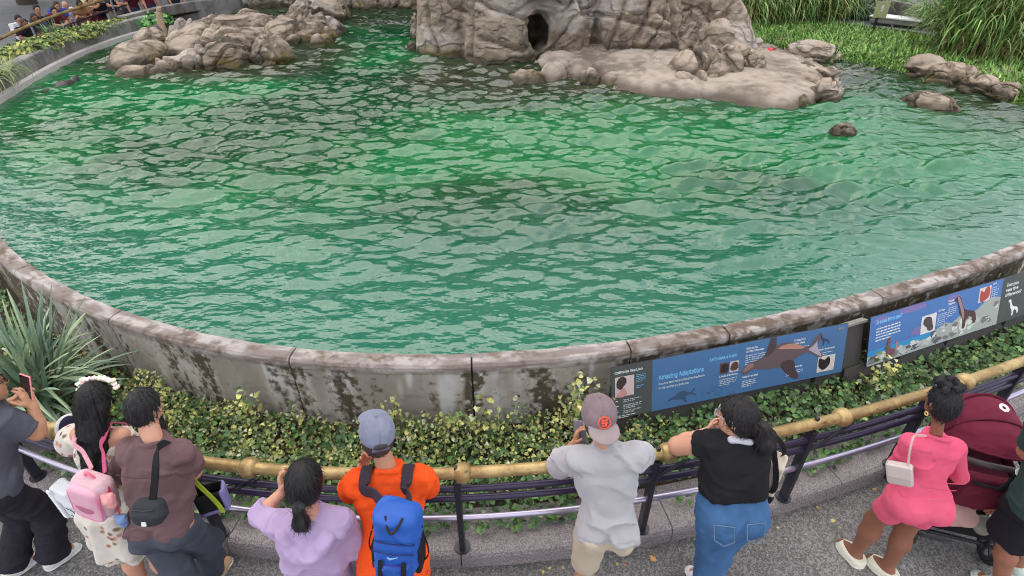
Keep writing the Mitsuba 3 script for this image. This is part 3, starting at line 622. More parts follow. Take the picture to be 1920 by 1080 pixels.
# taller sprigs standing out of the shrubs
def sprig(base, top, label, n=60, seed=0, cols=YEL, w=(4, 3, 1, 2, 0.5), size=0.04, spread=0.06):
    k = thing('leafy_sprig', label, 'plant', 'sprigs standing above the shrubs by the wall')
    r = np.random.default_rng(seed); base, top = V(*base), V(*top)
    p = spline([base, (base + top) / 2 + r.normal(size=3) * 0.03, top], 10)
    part(k, 'stem', sweep_tube(p, np.linspace(0.006, 0.003, 10), 5), 'leafmatte', color=V(0.12, 0.09, 0.04))
    i = r.integers(2, 10, n); q = p[i] + r.normal(size=(n, 3)) * spread * np.array([1, 1, 0.6])
    m, c = leaves(q, np.tile([0, -0.4, 0.8], (n, 1)), size * (0.7 + 0.6 * r.random(n)), palette(n, cols, w, seed + 1), 'ivy', seed + 2, 0.6)
    add(f'{k}__leaves', m, 'leaf', smooth=False, color=c); labels[f'{k}__leaves'] = {'kind': 'stuff'}
for i, (px, py, Y, hh, lab, nn) in enumerate([(1075, 772, 3.12, 0.52, 'tall yellow sprig at the wall left of the capped man in the grey tee', 90), (1110, 780, 3.1, 0.40, 'yellow sprig just beside the left end of the big blue sign', 70), (735, 770, 3.1, 0.36, 'sprig at the wall above the grey cap', 50),
         (455, 735, 3.2, 0.34, 'sprig at the wall to the right of the man in the brown shirt', 50), (905, 775, 3.1, 0.30, 'sprig growing up the joint in the middle of the wall', 45), (1640, 700, 3.6, 0.36, 'pale sprig in the gap between the two signs', 60), (860, 770, 3.08, 0.22, 'short sprig at the wall left of the middle joint', 40)]):
    p = aY(px, py, Y); sprig((p[0], p[1], 0.28), (p[0] + 0.03, p[1] - 0.02, 0.30 + hh), lab, nn, 300 + i)
def blades(base, az, elev, length, width, droop, seg=6, seed=0, fold=0.0):
    """Strap leaves: a bent tapering strip for each base point. Returns (verts, faces) of all."""
    n = len(base); s = np.linspace(0, 1, seg + 1)
    d = np.stack([np.cos(az), np.sin(az)], 1); e = elev[:, None] - droop[:, None] * s[None, :] ** 1.6
    st = length[:, None] / seg
    dx = np.cumsum(np.cos(e) * st, 1) - np.cos(e[:, :1]) * st; dz = np.cumsum(np.sin(e) * st, 1) - np.sin(e[:, :1]) * st
    c = base[:, None, :] + np.concatenate([d[:, None, :] * dx[..., None], dz[..., None]], -1)
    sd = np.stack([-d[:, 1], d[:, 0], 0 * d[:, 0]], 1)
    w = width[:, None] * (np.clip(1.05 - s, 0, 1) ** 0.6 * np.clip(0.55 + 1.6 * s, 0, 1))[None]
    w[:, -1] = width * 0.06
    Lf, Rt = c - sd[:, None] * w[..., None] / 2, c + sd[:, None] * w[..., None] / 2
    if fold > 0:
        up = np.stack([-np.sin(e)[..., None] * d[:, None, 0:1], -np.sin(e)[..., None] * d[:, None, 1:2], np.cos(e)[..., None]], -1)[..., 0, :]
        mid = c - up * (w * fold)[..., None]
        v = np.stack([Lf, mid, Rt], 2); m = 3
    else: v = np.stack([Lf, Rt], 2); m = 2
    k = np.arange(seg)[:, None] * m + np.arange(m - 1)[None]; k = k.ravel()
    q = np.stack([k, k + 1, k + m + 1, k + m], 1)
    q = (q[None] + (np.arange(n) * (seg + 1) * m)[:, None, None]).reshape(-1, 4)
    return v.reshape(-1, 3), np.vstack([q[:, [0, 1, 2]], q[:, [0, 2, 3]]]), (seg + 1) * m
# yucca: every leaf a part
yk = thing('yucca_plant', 'big yucca with long grey green sword leaves by the wall at the left edge', 'plant')
yr = np.random.default_rng(12)
YB = V(*at(72, 742, 0.42))
protos = []
for i in range(12):
    el = math.radians([80, 72, 64, 56, 48, 40, 32, 60, 70, 50, 25, 12][i]); ln = [0.82, 0.86, 0.82, 0.80, 0.75, 0.72, 0.66, 0.8, 0.75, 0.78, 0.6, 0.55][i]
    dr_ = [0.05, 0.1, 0.15, 0.2, 0.5, 0.4, 0.7, 1.9, 0.25, 1.7, 1.0, 0.9][i]
    v, f, _ = blades(V(0.03, 0, 0)[None], V(0), V(el), V(ln), V(0.046), V(dr_), 9, 0, 0.22)
    if i in (7, 9):  # leaves bent over sharply
        pass
    cc = [lin(132, 152, 128), lin(112, 134, 112), lin(150, 168, 132), lin(100, 122, 104), lin(162, 176, 142)][i % 5] * 1.1
    protos.append(mikit.ply((v, f), 'leaf', smooth=False, color=np.tile(cc, (len(v), 1)) * (0.85 + 0.3 * np.linspace(0, 1, len(v)))[:, None]))
for i in range(210):
    a = (i * 137.5 + yr.normal() * 14) % 360; pi_ = min(11, max(0, int((i / 210) ** 0.9 * 12 + yr.normal() * 0.7)))
    s = 0.85 + 0.3 * yr.random(); off = V(yr.normal() * 0.07, yr.normal() * 0.07, 0.12 * yr.random() - 0.05)
    scene[pnum(yk, 'leaf')] = {**protos[pi_], 'to_world': T().translate((YB + off).tolist()).rotate([0, 0, 1], a).rotate([1, 0, 0], yr.normal() * 6).scale([s, s * (0.8 + 0.4 * yr.random()), s])}
part(yk, 'stem', sweep_tube([YB + V(0, 0, -0.25), YB + V(0, 0, 0.08)], [0.07, 0.05], 8), 'soil')
# shrubs on the far left bed
FARC = [lin(150, 155, 80), lin(100, 125, 70), lin(172, 172, 98), lin(60, 80, 50), lin(120, 138, 82)]
def shrub(px0, px1, pyb, pyt, z0, label, seed, n=900, cols=FARC, w=(3, 3, 2, 2, 2), size=0.13, depth=0.9, base='far_shrub', group='shrubs on the far left bed', Y=None, off=(0, 0.95)):
    P = at((px0 + px1) / 2, pyb, z0) if Y is None else aY((px0 + px1) / 2, pyb, Y)
    Zc = (P - EYE) @ _D; s = FOCAL / Zc; rx = (px1 - px0) / 2 / s; hz = (pyb - pyt) / s * 1.02
    k = thing(base, label, 'shrub', group); r = np.random.default_rng(seed)
    P = P + V(off[0], off[1], 0) * depth; c = P + V(0, 0, hz * 0.5); q = r.normal(size=(n, 3)); q /= np.linalg.norm(q, axis=1, keepdims=True)
    q *= (0.45 + 0.6 * r.random((n, 1)) ** 0.6); q *= (0.75 + 0.6 * meshkit.fbm(q * 2.2 + seed, 2))[:, None]
    c[2] = z0 + hz * 0.22; pos = c + q * [rx, depth, hz * 0.36] * (0.75 + 0.5 * r.random((n, 1))); pos[:, 2] = np.maximum(pos[:, 2], z0 - 0.06)
    m, cc = leaves(pos, q + [0, -0.3, 0.7], size * (0.6 + 0.7 * r.random(n)), palette(n, cols, w, seed + 1), 'simple', seed + 2, 0.5, 1.5)
    add(f'{k}__foliage', m, 'leaf', smooth=False, color=cc); labels[f'{k}__foliage'] = {'kind': 'stuff'}
    for j in range(3):
        e = c + V((j - 1) * rx * 0.4, 0, 0.1)
        part(k, 'stem', sweep_tube([P + V((j - 1) * 0.08, 0, -0.05), e], [0.025, 0.012], 6), 'leafmatte', color=V(0.10, 0.075, 0.045))
    return k
for i, (a, b, yb, yt, lab) in enumerate([(-10, 40, 130, 98, 'yellow green shrub at the left edge hanging over the far wall'), (25, 75, 118, 82, 'second yellow green shrub from the left on the far wall'), (60, 112, 108, 68, 'bushy bright shrub in the middle of the far left bed'), (105, 150, 88, 58, 'low shrub spilling over the far wall right of the bushiest one'),
        (140, 185, 80, 56, 'bright shrub hanging over the far wall above the water lip'), (180, 212, 64, 46, 'small sparse shrub near the right end of the far bed'), (205, 246, 56, 40, 'thin twiggy shrub at the right end of the far left bed')]):
    shrub(a, b, yb, yt, 1.12, lab, 400 + 7 * i, 1300, size=0.085, off=(-0.65, 0.6))
shrub(258, 296, 52, 24, 1.0, 'green leafy shrub between the grey wall and the rock island', 470, 500, [lin(90, 140, 75), lin(120, 165, 95), lin(60, 95, 55)], (3, 2, 2), 0.16, 0.6, 'green_shrub', None)
for i, (a, b, yb, yt, lab) in enumerate([(355, 425, 12, -18, 'dark green shrub left of the stone block on the back wall'), (410, 470, 8, -20, 'second dark shrub beside the stone block on the back wall')]):
    shrub(a, b, yb, yt, 1.3, lab, 480 + 5 * i, 900, [lin(70, 95, 60), lin(95, 120, 75), lin(45, 65, 42)], (3, 2, 2), 0.2, 1.0, 'back_shrub', 'shrubs on the back wall', 24.3)
def grass_clump(name, label, cx, cy, z0, rx, ry, n, L, colors, w, seed, elev=(70, 12), droop=(1.6, 0.6), width=0.028, stems=0, catg='ornamental grass', group=None):
    k = thing(name, label, catg, group); r = np.random.default_rng(seed)
    q = r.normal(size=(n, 2)); q /= np.maximum(1, np.linalg.norm(q, axis=1, keepdims=True) / 1.4)
    hh = np.full(n, z0) + (r.random(n) * (0.45 * L) if stems else 0)
    base = np.stack([cx + q[:, 0] * rx, cy + q[:, 1] * ry, hh], 1)
    az = np.arctan2(q[:, 1] * ry, q[:, 0] * rx) + r.normal(size=n) * 0.9
    v, f, per = blades(base, az, np.radians(elev[0] + elev[1] * r.normal(size=n)), L * (0.45 + 0.4 * r.random(n)), width * (0.7 + 0.6 * r.random(n)), droop[0] + droop[1] * r.normal(size=n), 7)
    c = np.repeat(palette(n, colors, w, seed + 1), per, 0)
    add(f'{k}__leaves', trimesh.Trimesh(v, f, process=False), 'leaf', smooth=False, color=c); labels[f'{k}__leaves'] = {'kind': 'stuff'}
    if stems:
        q = r.normal(size=(stems, 2)); base = np.stack([cx + q[:, 0] * rx * 0.75, cy + q[:, 1] * ry * 0.75, np.full(stems, z0)], 1)
        v, f, per = blades(base, r.random(stems) * 6.28, np.radians(86 + 5 * r.normal(size=stems)), L * (0.5 + 0.35 * r.random(stems)), np.full(stems, 0.024), 0.15 + 0.1 * r.normal(size=stems), 4)
        c = np.repeat(palette(stems, [lin(160, 125, 85), lin(130, 100, 70), lin(175, 150, 100)], (2, 2, 1), seed + 5), per, 0)
        add(f'{k}__stems', trimesh.Trimesh(v, f, process=False), 'leafmatte', smooth=False, color=c); labels[f'{k}__stems'] = {'kind': 'stuff', 'label': 'tan dry stems at the foot of the grass'}
GR = [lin(105, 145, 75), lin(140, 172, 100), lin(80, 112, 60), lin(165, 180, 115), lin(150, 140, 95)]
p = at(1850, 112, 0.95); grass_clump('reed_clump', 'tall reed clump with drooping green leaves and tan stems at the right edge', p[0], p[1] + 0.35, 0.9, 0.62, 0.5, 1500, 2.3, GR, (3, 3, 2, 2, 0.6), 501, (76, 10), (1.7, 0.6), 0.034, 420)
p = at(1905, 112, 0.95); grass_clump('reed_clump', 'tall reed clump cut by the right edge of the picture', p[0] + 0.5, p[1] + 0.4, 0.9, 0.6, 0.5, 1100, 2.3, GR, (3, 3, 2, 2, 0.6), 511, (76, 10), (1.7, 0.6), 0.034, 300)
p = at(1775, 62, 0.95); grass_clump('reed_clump', 'loose arching reed clump behind the tallest reeds and right of the white bench', p[0], p[1] + 0.3, 0.9, 0.45, 0.35, 520, 1.15, GR, (3, 3, 2, 2, 0.6), 521, (68, 12), (1.9, 0.6), 0.034, 60)
for i, (px, L_, lab) in enumerate([(1398, 1.5, 'arching grass clump right beside the outcrop'), (1450, 1.9, 'arching grass clump with pale leaves, second from the outcrop'), (1505, 1.8, 'arching grass clump in the middle behind the lawn'), (1562, 1.9, 'grass clump with many tan stems left of the small post sign')]):
    p = at(px, 42 if i else 48, 0.95); grass_clump('arching_grass', lab, p[0], p[1] + 0.3, 0.9, 0.55, 0.35, 700, L_, GR, (2, 3, 2, 3, 1.0), 540 + 9 * i, (66, 13), (2.0, 0.6), 0.035, 170 if i in (0, 3) else 60, group='arching grasses behind the lawn')
p = at(62, 62, 1.1); grass_clump('spiky_grass', 'upright blue green grass tuft among the far left shrubs', *(aY(104, 66, 15.4)[:2]), 1.15, 0.14, 0.15, 90, 0.5, [lin(120, 150, 110), lin(95, 125, 90)], (1, 1), 590, (72, 12), (0.7, 0.4), 0.03)
grass_clump('spiky_grass', 'drooping pale grass hanging over the far wall at the left edge', -9.9, 10.9, 1.2, 0.25, 0.4, 220, 1.0, [lin(160, 165, 110), lin(120, 135, 90)], (1, 1), 595, (50, 14), (2.6, 0.5), 0.022)
shrub(1598, 1632, 42, -10, 0.95, 'dark evergreen shrub left of the small post sign', 600, 900, [lin(62, 88, 66), lin(85, 112, 80), lin(42, 60, 48)], (3, 2, 2), 0.13, 0.7, 'evergreen_shrub', None, 18.6)
shrub(1650, 1705, 22, -14, 1.2, 'mixed green shrub above the low grey wall behind the bench', 610, 800, [lin(110, 130, 75), lin(85, 105, 65), lin(140, 150, 90)], (3, 2, 2), 0.13, 0.6, 'green_shrub', None, 20.3)
bench = thing('low_bench', 'low white topped metal bench on a grey pad behind the lawn', 'bench')
A, B = aY(1622, 58, 17.9), aY(1712, 78, 16.9)
z = (A[2] + B[2]) / 2; d = unit((B - A) * [1, 1, 0]); nrm = V(-d[1], d[0], 0); L_ = np.linalg.norm((B - A)[:2]); C = (A + B) / 2; C[2] = 1.10
fr = [d, nrm, V(0, 0, 1)]
part(bench, 'top', box(C + nrm * 0.25 + V(0, 0, 0.16), (L_ / 2, 0.3, 0.02), fr, 0.006), 'white_matte')
part(bench, 'side', box(C + nrm * 0.0 + V(0, 0, 0.08), (L_ / 2 - 0.03, 0.02, 0.06), fr, 0.004), 'grey_concrete'); part(bench, 'side', box(C + nrm * 0.5 + V(0, 0, 0.08), (L_ / 2 - 0.03, 0.02, 0.06), fr, 0.004), 'grey_concrete')
for sx in (-1, 0, 1):
    for sy in (0.03, 0.47): part(bench, 'leg', box(C + d * sx * (L_ / 2 - 0.06) + nrm * sy + V(0, 0, -0.02), (0.03, 0.025, 0.05), fr, 0.004), 'grey_concrete')
pad = Polygon([(C + d * a + nrm * b)[:2] for a, b in ((-1.5, -0.35), (3.4, -0.35), (3.4, 2.2), (-1.5, 2.2))])
pvv, pff = trimesh.creation.triangulate_polygon(pad, engine='earcut')
add('paved_pad', trimesh.Trimesh(np.c_[pvv, np.full(len(pvv), 1.035)], pff, process=False), 'pale_asphalt', smooth=False); struct('paved_pad', 'grey paved pad around the low bench')
# lawn blades
n = 26000
r = np.random.default_rng(77); minx, miny, maxx, maxy = 5.4, 10.5, 15.5, 18.6
q = np.stack([minx + (maxx - minx) * r.random(n * 2), miny + (maxy - miny) * r.random(n * 2)], 1); q = q[shapely.contains_xy(lawn.buffer(-0.03).difference(pad.buffer(0.05)), q[:, 0], q[:, 1])][:n]
n = len(q); z = lawn_z(q[:, :1], q[:, 1:])[:, 0]
tone = meshkit.fbm(np.c_[q * 0.9, 0 * q[:, :1]], 3)
v, f, per = blades(np.c_[q, z - 0.01], r.random(n) * 6.28, np.radians(62 + 16 * r.normal(size=n)), 0.10 + 0.14 * r.random(n) * (0.6 + tone), np.full(n, 0.042), 0.7 + 0.4 * r.normal(size=n), 2)
c = np.repeat(palette(n, [lin(125, 168, 84), lin(108, 148, 72), lin(152, 178, 100), lin(85, 115, 60), lin(165, 155, 105)], (3, 3, 1.5, 1.5, 0.5), 78) * (0.7 + 0.6 * tone)[:, None], per, 0)
add('lawn_grass', trimesh.Trimesh(v, f, process=False), 'leaf', smooth=False, color=c); labels['lawn_grass'] = {'label': 'long tufted green grass of the lawn on the far right shore', 'category': 'grass', 'kind': 'stuff'}
# trees behind the outcrop (reflected in the pool)
def tree(x, y, h, rad, label, seed, n=4200):
    k = thing('park_tree', label, 'tree', 'park trees behind the outcrop'); r = np.random.default_rng(seed)
    part(k, 'trunk', sweep_tube(spline([(x, y, -0.4), (x + 0.1, y, h * 0.3), (x - 0.1, y + 0.2, h * 0.7)], 10), np.linspace(0.4, 0.12, 10), 9), 'leafmatte', color=V(0.07, 0.055, 0.045))
    pos, od = [], []
    for j in range(16):
        a = r.random() * 6.28; zz = h * (0.28 + 0.66 * r.random()); rr = rad * (0.75 - 0.45 * abs(zz / h - 0.55)) * (0.3 + 0.7 * r.random())
        e = V(x + rr * math.cos(a), y + rr * math.sin(a), zz)
        if j < 7: part(k, 'limb', sweep_tube(spline([(x, y + 0.1, zz * 0.72), (V(x, y, zz * 0.8) + e) / 2, e], 6), np.linspace(0.12, 0.03, 6), 6), 'leafmatte', color=V(0.07, 0.055, 0.045))
        q = r.normal(size=(n // 16, 3)); q /= np.linalg.norm(q, axis=1, keepdims=True); q *= 0.35 + 0.65 * r.random((len(q), 1)) ** 0.5
        pos.append(e + q * rad * 0.52 * [1, 1, 0.75]); od.append(q + [0, 0, 0.6])
    pos, od = np.vstack(pos), np.vstack(od)
    m, c = leaves(pos, od, 0.42 + 0.26 * r.random(len(pos)), palette(len(pos), [(0.04, 0.09, 0.03), (0.06, 0.12, 0.035), (0.03, 0.06, 0.02)], (3, 2, 2), seed), 'simple', seed + 1, 0.5, 1.6)
    add(f'{k}__crown', m, 'leaf', smooth=False, color=c); labels[f'{k}__crown'] = {'kind': 'stuff'}
for i, (x, y, h, rad) in enumerate([(-9, 29, 17, 5.4), (-3.5, 28, 18.5, 5.6), (2, 29, 19, 5.6), (8, 28.5, 17, 5.4), (-15, 29, 16.5, 5.4), (-21, 27, 16, 5.4), (13.5, 29, 16, 5.0)]):
    tree(x, y, h, rad, f'leafy park tree standing behind the outcrop, {["third", "fourth", "fifth", "sixth", "second", "first", "last"][i]} from the left', 700 + 11 * i)

# ------------------------------------------------------------------ the near railing
RXY = np.array([(-6.5, 4.42), (-4.9, 3.42), (-3.7, 2.80), (-3.1, 2.55), (-2.4, 2.37), (-1.63, 2.23), (-.97, 2.19), (-.3, 2.19), (.4, 2.26), (.98, 2.37), (1.72, 2.53), (2.24, 2.67), (2.85, 2.88), (3.29, 3.02), (3.85, 3.2), (4.9, 3.62), (6.4, 4.35)])
rail = smooth_curve(RXY, 0.03, 0.0003)
rarc = np.r_[0, np.cumsum(np.linalg.norm(np.diff(rail, axis=0), axis=1))]
def on_rail(s, z):
    s = np.atleast_1d(s); return np.stack([np.interp(s, rarc, rail[:, 0]), np.interp(s, rarc, rail[:, 1]), np.full(len(s), z)], 1)
xs = lambda x: float(np.interp(x, rail[:, 0], rarc))
railing = thing('railing', 'curved near railing with thick brass top rail, black posts and dark and silver pipes', 'railing')
collars = [-4.4, -3.0, -1.62, -0.30, 0.99, 2.24, 3.30, 4.5]
cs = [xs(-6.3)] + [xs(c) for c in collars] + [xs(6.2)]
for a, b in zip(cs[:-1], cs[1:]): part(railing, 'top_rail', sweep_tube(on_rail(np.linspace(a, b, 30), 0.95), 0.038, 18), 'brass', smooth=50)
for c in cs[1:-1]:
    s = np.linspace(-0.052, 0.052, 15); pf = 0.042 + 0.022 * np.sqrt(np.clip(1 - (s / 0.047) ** 2, 0, 1)); pf[[0, -1]] = 0.030
    part(railing, 'collar', sweep_tube(on_rail(c + s, 0.95), pf, 22), 'brass', smooth=50)
post_x = [-3.68, -2.05, -0.34, 0.92, 2.03, 3.0, 3.95]
for i, z, r_, mat, nm in ((0, 0.795, 0.023, 'dark_pipe', 'upper_pipe'), (1, 0.70, 0.023, 'dark_pipe', 'middle_pipe'), (2, 0.495, 0.021, 'steel', 'lower_pipe')):
    js = [xs(-6.3)] + [xs(x) for x in post_x] + [xs(6.2)]
    for a, b in zip(js[:-1], js[1:]): part(railing, nm, sweep_tube(on_rail(np.linspace(a, b, 24), z), r_, 12), mat, smooth=50)
for x in post_x:
    b = on_rail(xs(x), 0.15)[0]; tv = unit(on_rail(xs(x) + 0.05, 0)[0] - on_rail(xs(x) - 0.05, 0)[0]); nv = V(-tv[1], tv[0], 0)
    part(railing, 'post', box(b + V(0, 0, 0.37), (0.020, 0.034, 0.375), [tv, nv, V(0, 0, 1)], 0.006), 'black_paint', smooth=30)
    part(railing, 'base_plate', fixm(trimesh.creation.cylinder(0.055, 0.012, sections=20, transform=trimesh.transformations.translation_matrix(b + V(0, 0, 0.009)))), 'black_paint', smooth=30)
    part(railing, 'bracket', box(b + V(0, 0, 0.77), (0.012, 0.012, 0.09), [tv, nv, V(0, 0, 1)], 0.003), 'black_paint', smooth=30)
for x in (-1.75, 0.95, 2.15, -3.1):   # diagonal splice straps under the joints
    for o in (0.0, 0.035):
        a, b = on_rail(xs(x) + 0.16 + o, 0.885)[0], on_rail(xs(x) - 0.10 + o, 0.70)[0]; d = V(0, -0.026, 0)
        part(railing, 'splice_strap', sweep_tube([a + d, (a + b) / 2 + d, b + d], 0.007, 8), 'black_paint', smooth=50)

# ------------------------------------------------------------------ far railing, bench, sign, far right things
farrail = thing('far_railing', 'long railing with a golden top rail in front of the far left crowd', 'railing')
fl = smooth_curve(np.array([(*at(-60, 98, 1.1)[:2],), (*at(0, 75, 1.1)[:2],), (*at(45, 58, 1.1)[:2],), (*at(90, 43, 1.12)[:2],), (*at(145, 26, 1.15)[:2],), (*at(200, 10, 1.2)[:2],), (*at(242, -1, 1.25)[:2],), (*at(300, -16, 1.3)[:2],)]), 0.4, 0.004)
fzz = lambda P: fz(P[:, 1])
def frail(off): return np.c_[fl, fzz(fl) + off]
part(farrail, 'top_rail', sweep_tube(frail(1.25), 0.04, 8), 'brass')
for o, r_ in ((0.92, 0.025), (0.55, 0.025)): part(farrail, 'pipe', sweep_tube(frail(o), r_, 6), 'dark_pipe')
for i in range(3, len(fl), 5): part(farrail, 'post', sweep_tube([V(*fl[i], fzz(fl[i:i + 1])[0] - 0.1), V(*fl[i], fzz(fl[i:i + 1])[0] + 1.2)], 0.03, 6), 'steel')
farkerb = Polygon(np.vstack([fl + [0.12, 0], (fl - [0.25, 0])[::-1]]))
for i, (px, py, w_) in enumerate([(1642, 40, 20), (1697, 52, 20)]):
    k = thing('flower_heap', ['left heap of tan and rusty blooms behind the low bench', 'right heap of tan and rusty blooms behind the low bench'][i], 'flowers'); P = aY(px, py + 8, 18.6 - 0.8 * i); r = np.random.default_rng(610 + i); n = 500
    q = r.normal(size=(n, 3)); q /= np.linalg.norm(q, axis=1, keepdims=True); q[:, 2] = np.abs(q[:, 2])
    m, c = leaves(P + V(0, 0.3, -0.05) + q * [0.34, 0.3, 0.34] * (0.6 + 0.4 * r.random((n, 1))), q + [0, -0.2, 0.5], 0.06 + 0.05 * r.random(n), palette(n, [lin(190, 150, 110), lin(150, 105, 80), lin(120, 90, 110), lin(210, 185, 140)], (3, 2, 2, 1), 620 + i), 'simple', 630 + i, 0.5, 1.5)
    add(f'{k}__blooms', m, 'leafmatte', smooth=False, color=c); labels[f'{k}__blooms'] = {'kind': 'stuff'}
    part(k, 'mound', fixm(trimesh.creation.icosphere(2, 1.0).apply_transform(np.diag([0.3, 0.26, 0.28, 1])).apply_translation(P + V(0, 0.3, -0.05))), 'soil')
k = thing('low_wall', 'low grey wall behind the bench with shrubs above it', 'wall')
a, b = aY(1640, 30, 20.0), aY(1722, 52, 18.2)
d2 = unit((b - a) * [1, 1, 0])
b = b + d2 * 3; m = box((a + b) / 2 * [1, 1, 0] + V(0, 0.1, 0.85), (np.linalg.norm((b - a)[:2]) / 2, 0.12, 0.62), [d2, V(-d2[1], d2[0], 0), V(0, 0, 1)], 0.02); part(k, 'wall', m, 'grey_concrete', smooth=False)
k = thing('post_sign', 'small pale square sign on a thin black post beside the low bench', 'sign')
P = at(1634, 66, 0.93); T_ = aY(1637, 2, P[1])
part(k, 'post', sweep_tube([P - V(0, 0, 0.1), V(P[0], P[1], T_[2] - 0.1)], 0.035, 8), 'black_paint')
part(k, 'plate', box(V(P[0] + 0.02, P[1] - 0.05, T_[2] - 0.2), (0.18, 0.012, 0.2), None, 0.004), 'satin', color=lin(170, 170, 130))
part(k, 'print', box(V(P[0] + 0.02, P[1] - 0.063, T_[2] - 0.17), (0.035, 0.002, 0.075), None), 'satin', color=lin(215, 215, 195)); labels[k + '__print'] = {'label': 'pale upright mark printed on the plate'}
k = thing('back_railing', 'black railing on the path at the top right behind the reeds', 'railing')
a, b = aY(1672, -8, 22), aY(1772, 30, 19.6)
for o in (0, -0.3, -0.62): part(k, 'pipe', sweep_tube([a + V(0, 0, o), b + V(0, 0, o)], 0.03, 8), 'black_paint')
for t_ in (0.05, 0.37, 0.68, 0.98): q = a + (b - a) * t_; part(k, 'post', sweep_tube([q, q - V(0, 0, 1.0)], 0.035, 8), 'black_paint')
add('back_path', sheet(12.5, 40, 19.8, 60, 10, 10, 0.5), 'pale_asphalt', smooth=False); struct('back_path', 'pale grey path behind the top right railing')
k = thing('driftwood_post', 'gnarled tan upright branch standing behind the left end of the rock island', 'branch')
a, b = aY(304, 52, 17.0), aY(298, 13, 17.0)
part(k, 'branch', cracked(sweep_tube(spline([a - V(0, 0, 0.3), a, a + (b - a) * 0.45 - V(0.03, 0, 0), b], 30), np.linspace(0.12, 0.06, 30), 12), 5, 0, 0.02, 0.02, 0.02), 'leafmatte', color=lin(175, 150, 125))
part(k, 'foot', cracked(fixm(trimesh.creation.icosphere(3, 1.0).apply_transform(np.diag([0.2, 0.18, 0.2, 1])).apply_translation(a - V(0.12, 0, 0.1))), 6, 0, 0.02, 0.02, 0.03), 'leafmatte', color=lin(95, 85, 95))
k = thing('red_cloth', 'crumpled red cloth scrap lying on the rock by the lawn edge', 'cloth')
P = at(1446, 97, 1.0); m = sheet(-0.09, 0.09, -0.06, 0.06, 16, 12, lambda a, b: 0.05 * np.sin(a * 30) * np.cos(b * 24 + 1) + 0.05); m.vertices += P
add(k, m, 'cloth', smooth=True, color=lin(225, 70, 80))
# dry leaves on the path
star = [(0, 0), (.12, .28), (.42, .22), (.33, .42), (.55, .62), (.28, .60), (.22, .80), (.1, .66), (0, 1.0), (-.1, .66), (-.22, .8), (-.28, .6), (-.55, .62), (-.33, .42), (-.42, .22), (-.12, .28)]
def fallen(px, py, s, colr, lab, seed, big=False):
    r = np.random.default_rng(seed); P = at(px, py, 0.0); k = thing('fallen_leaf', lab, 'leaf', 'dry leaves on the path')
    pg = Polygon(star if big else [(0, 0), (.3, .3), (.28, .65), (0, 1), (-.26, .6), (-.3, .3)])
    m = trimesh.creation.extrude_polygon(pg, 0.02, engine='earcut'); v = m.vertices; v[:, 1] -= 0.4; v[:, 2] += 0.12 * (np.abs(v[:, 0]) ** 1.5) + 0.06; m.vertices = v * s
    m.apply_transform(trimesh.transformations.rotation_matrix(r.random() * 6.28, [0, 0, 1])); m.vertices += P + V(0, 0, 0.004)
    add(k, m, 'leafmatte', smooth=False, color=colr)
TAN = lin(205, 160, 100)
for i, (px, py, s, c, lab, bg) in enumerate([(1225, 1048, 0.062, TAN, 'tan lobed dry leaf on the path in front of the jeans', True), (1562, 978, 0.045, lin(220, 200, 140), 'pale yellow leaf on the path left of the pink outfit', True), (1575, 990, 0.02, lin(200, 170, 110), 'small tan leaf just right of the pale yellow leaf', False), (1018, 1072, 0.034, lin(185, 175, 85), 'yellowish leaf at the kerb left of the beige shorts', False), (1030, 1066, 0.03, lin(205, 180, 100), 'second leaf at the kerb left of the beige shorts', False),
     (1056, 1066, 0.026, lin(190, 170, 110), 'third leaf at the kerb just left of the beige shorts', False), (1157, 1058, 0.03, lin(180, 160, 95), 'small leaf at the kerb just right of the beige shorts', False), (1172, 1060, 0.026, lin(190, 120, 85), 'reddish leaf at the kerb right of the beige shorts', False), (1303, 1012, 0.034, TAN, 'tan leaf at the kerb just left of the jeans', False), (1300, 1020, 0.024, lin(190, 150, 100), 'small leaf below the tan one left of the jeans', False),
     (1425, 985, 0.026, lin(200, 180, 130), 'pale leaf at the kerb just right of the jeans', False), (1458, 990, 0.026, lin(215, 195, 140), 'pale leaf out on the path right of the jeans', False), (1532, 952, 0.03, lin(205, 175, 105), 'yellow leaf at the kerb below the seam', False), (1640, 918, 0.04, lin(215, 175, 105), 'tan leaf at the kerb left of the pink shorts', False), (180, 943, 0.022, lin(225, 215, 190), 'tiny pale leaf on the path left of the white bag', False), (405, 1045, 0.03, lin(170, 175, 80), 'yellow green leaf at the kerb near the brown shirt', False)]):
    fallen(px, py, s, c, lab, 800 + i, bg)

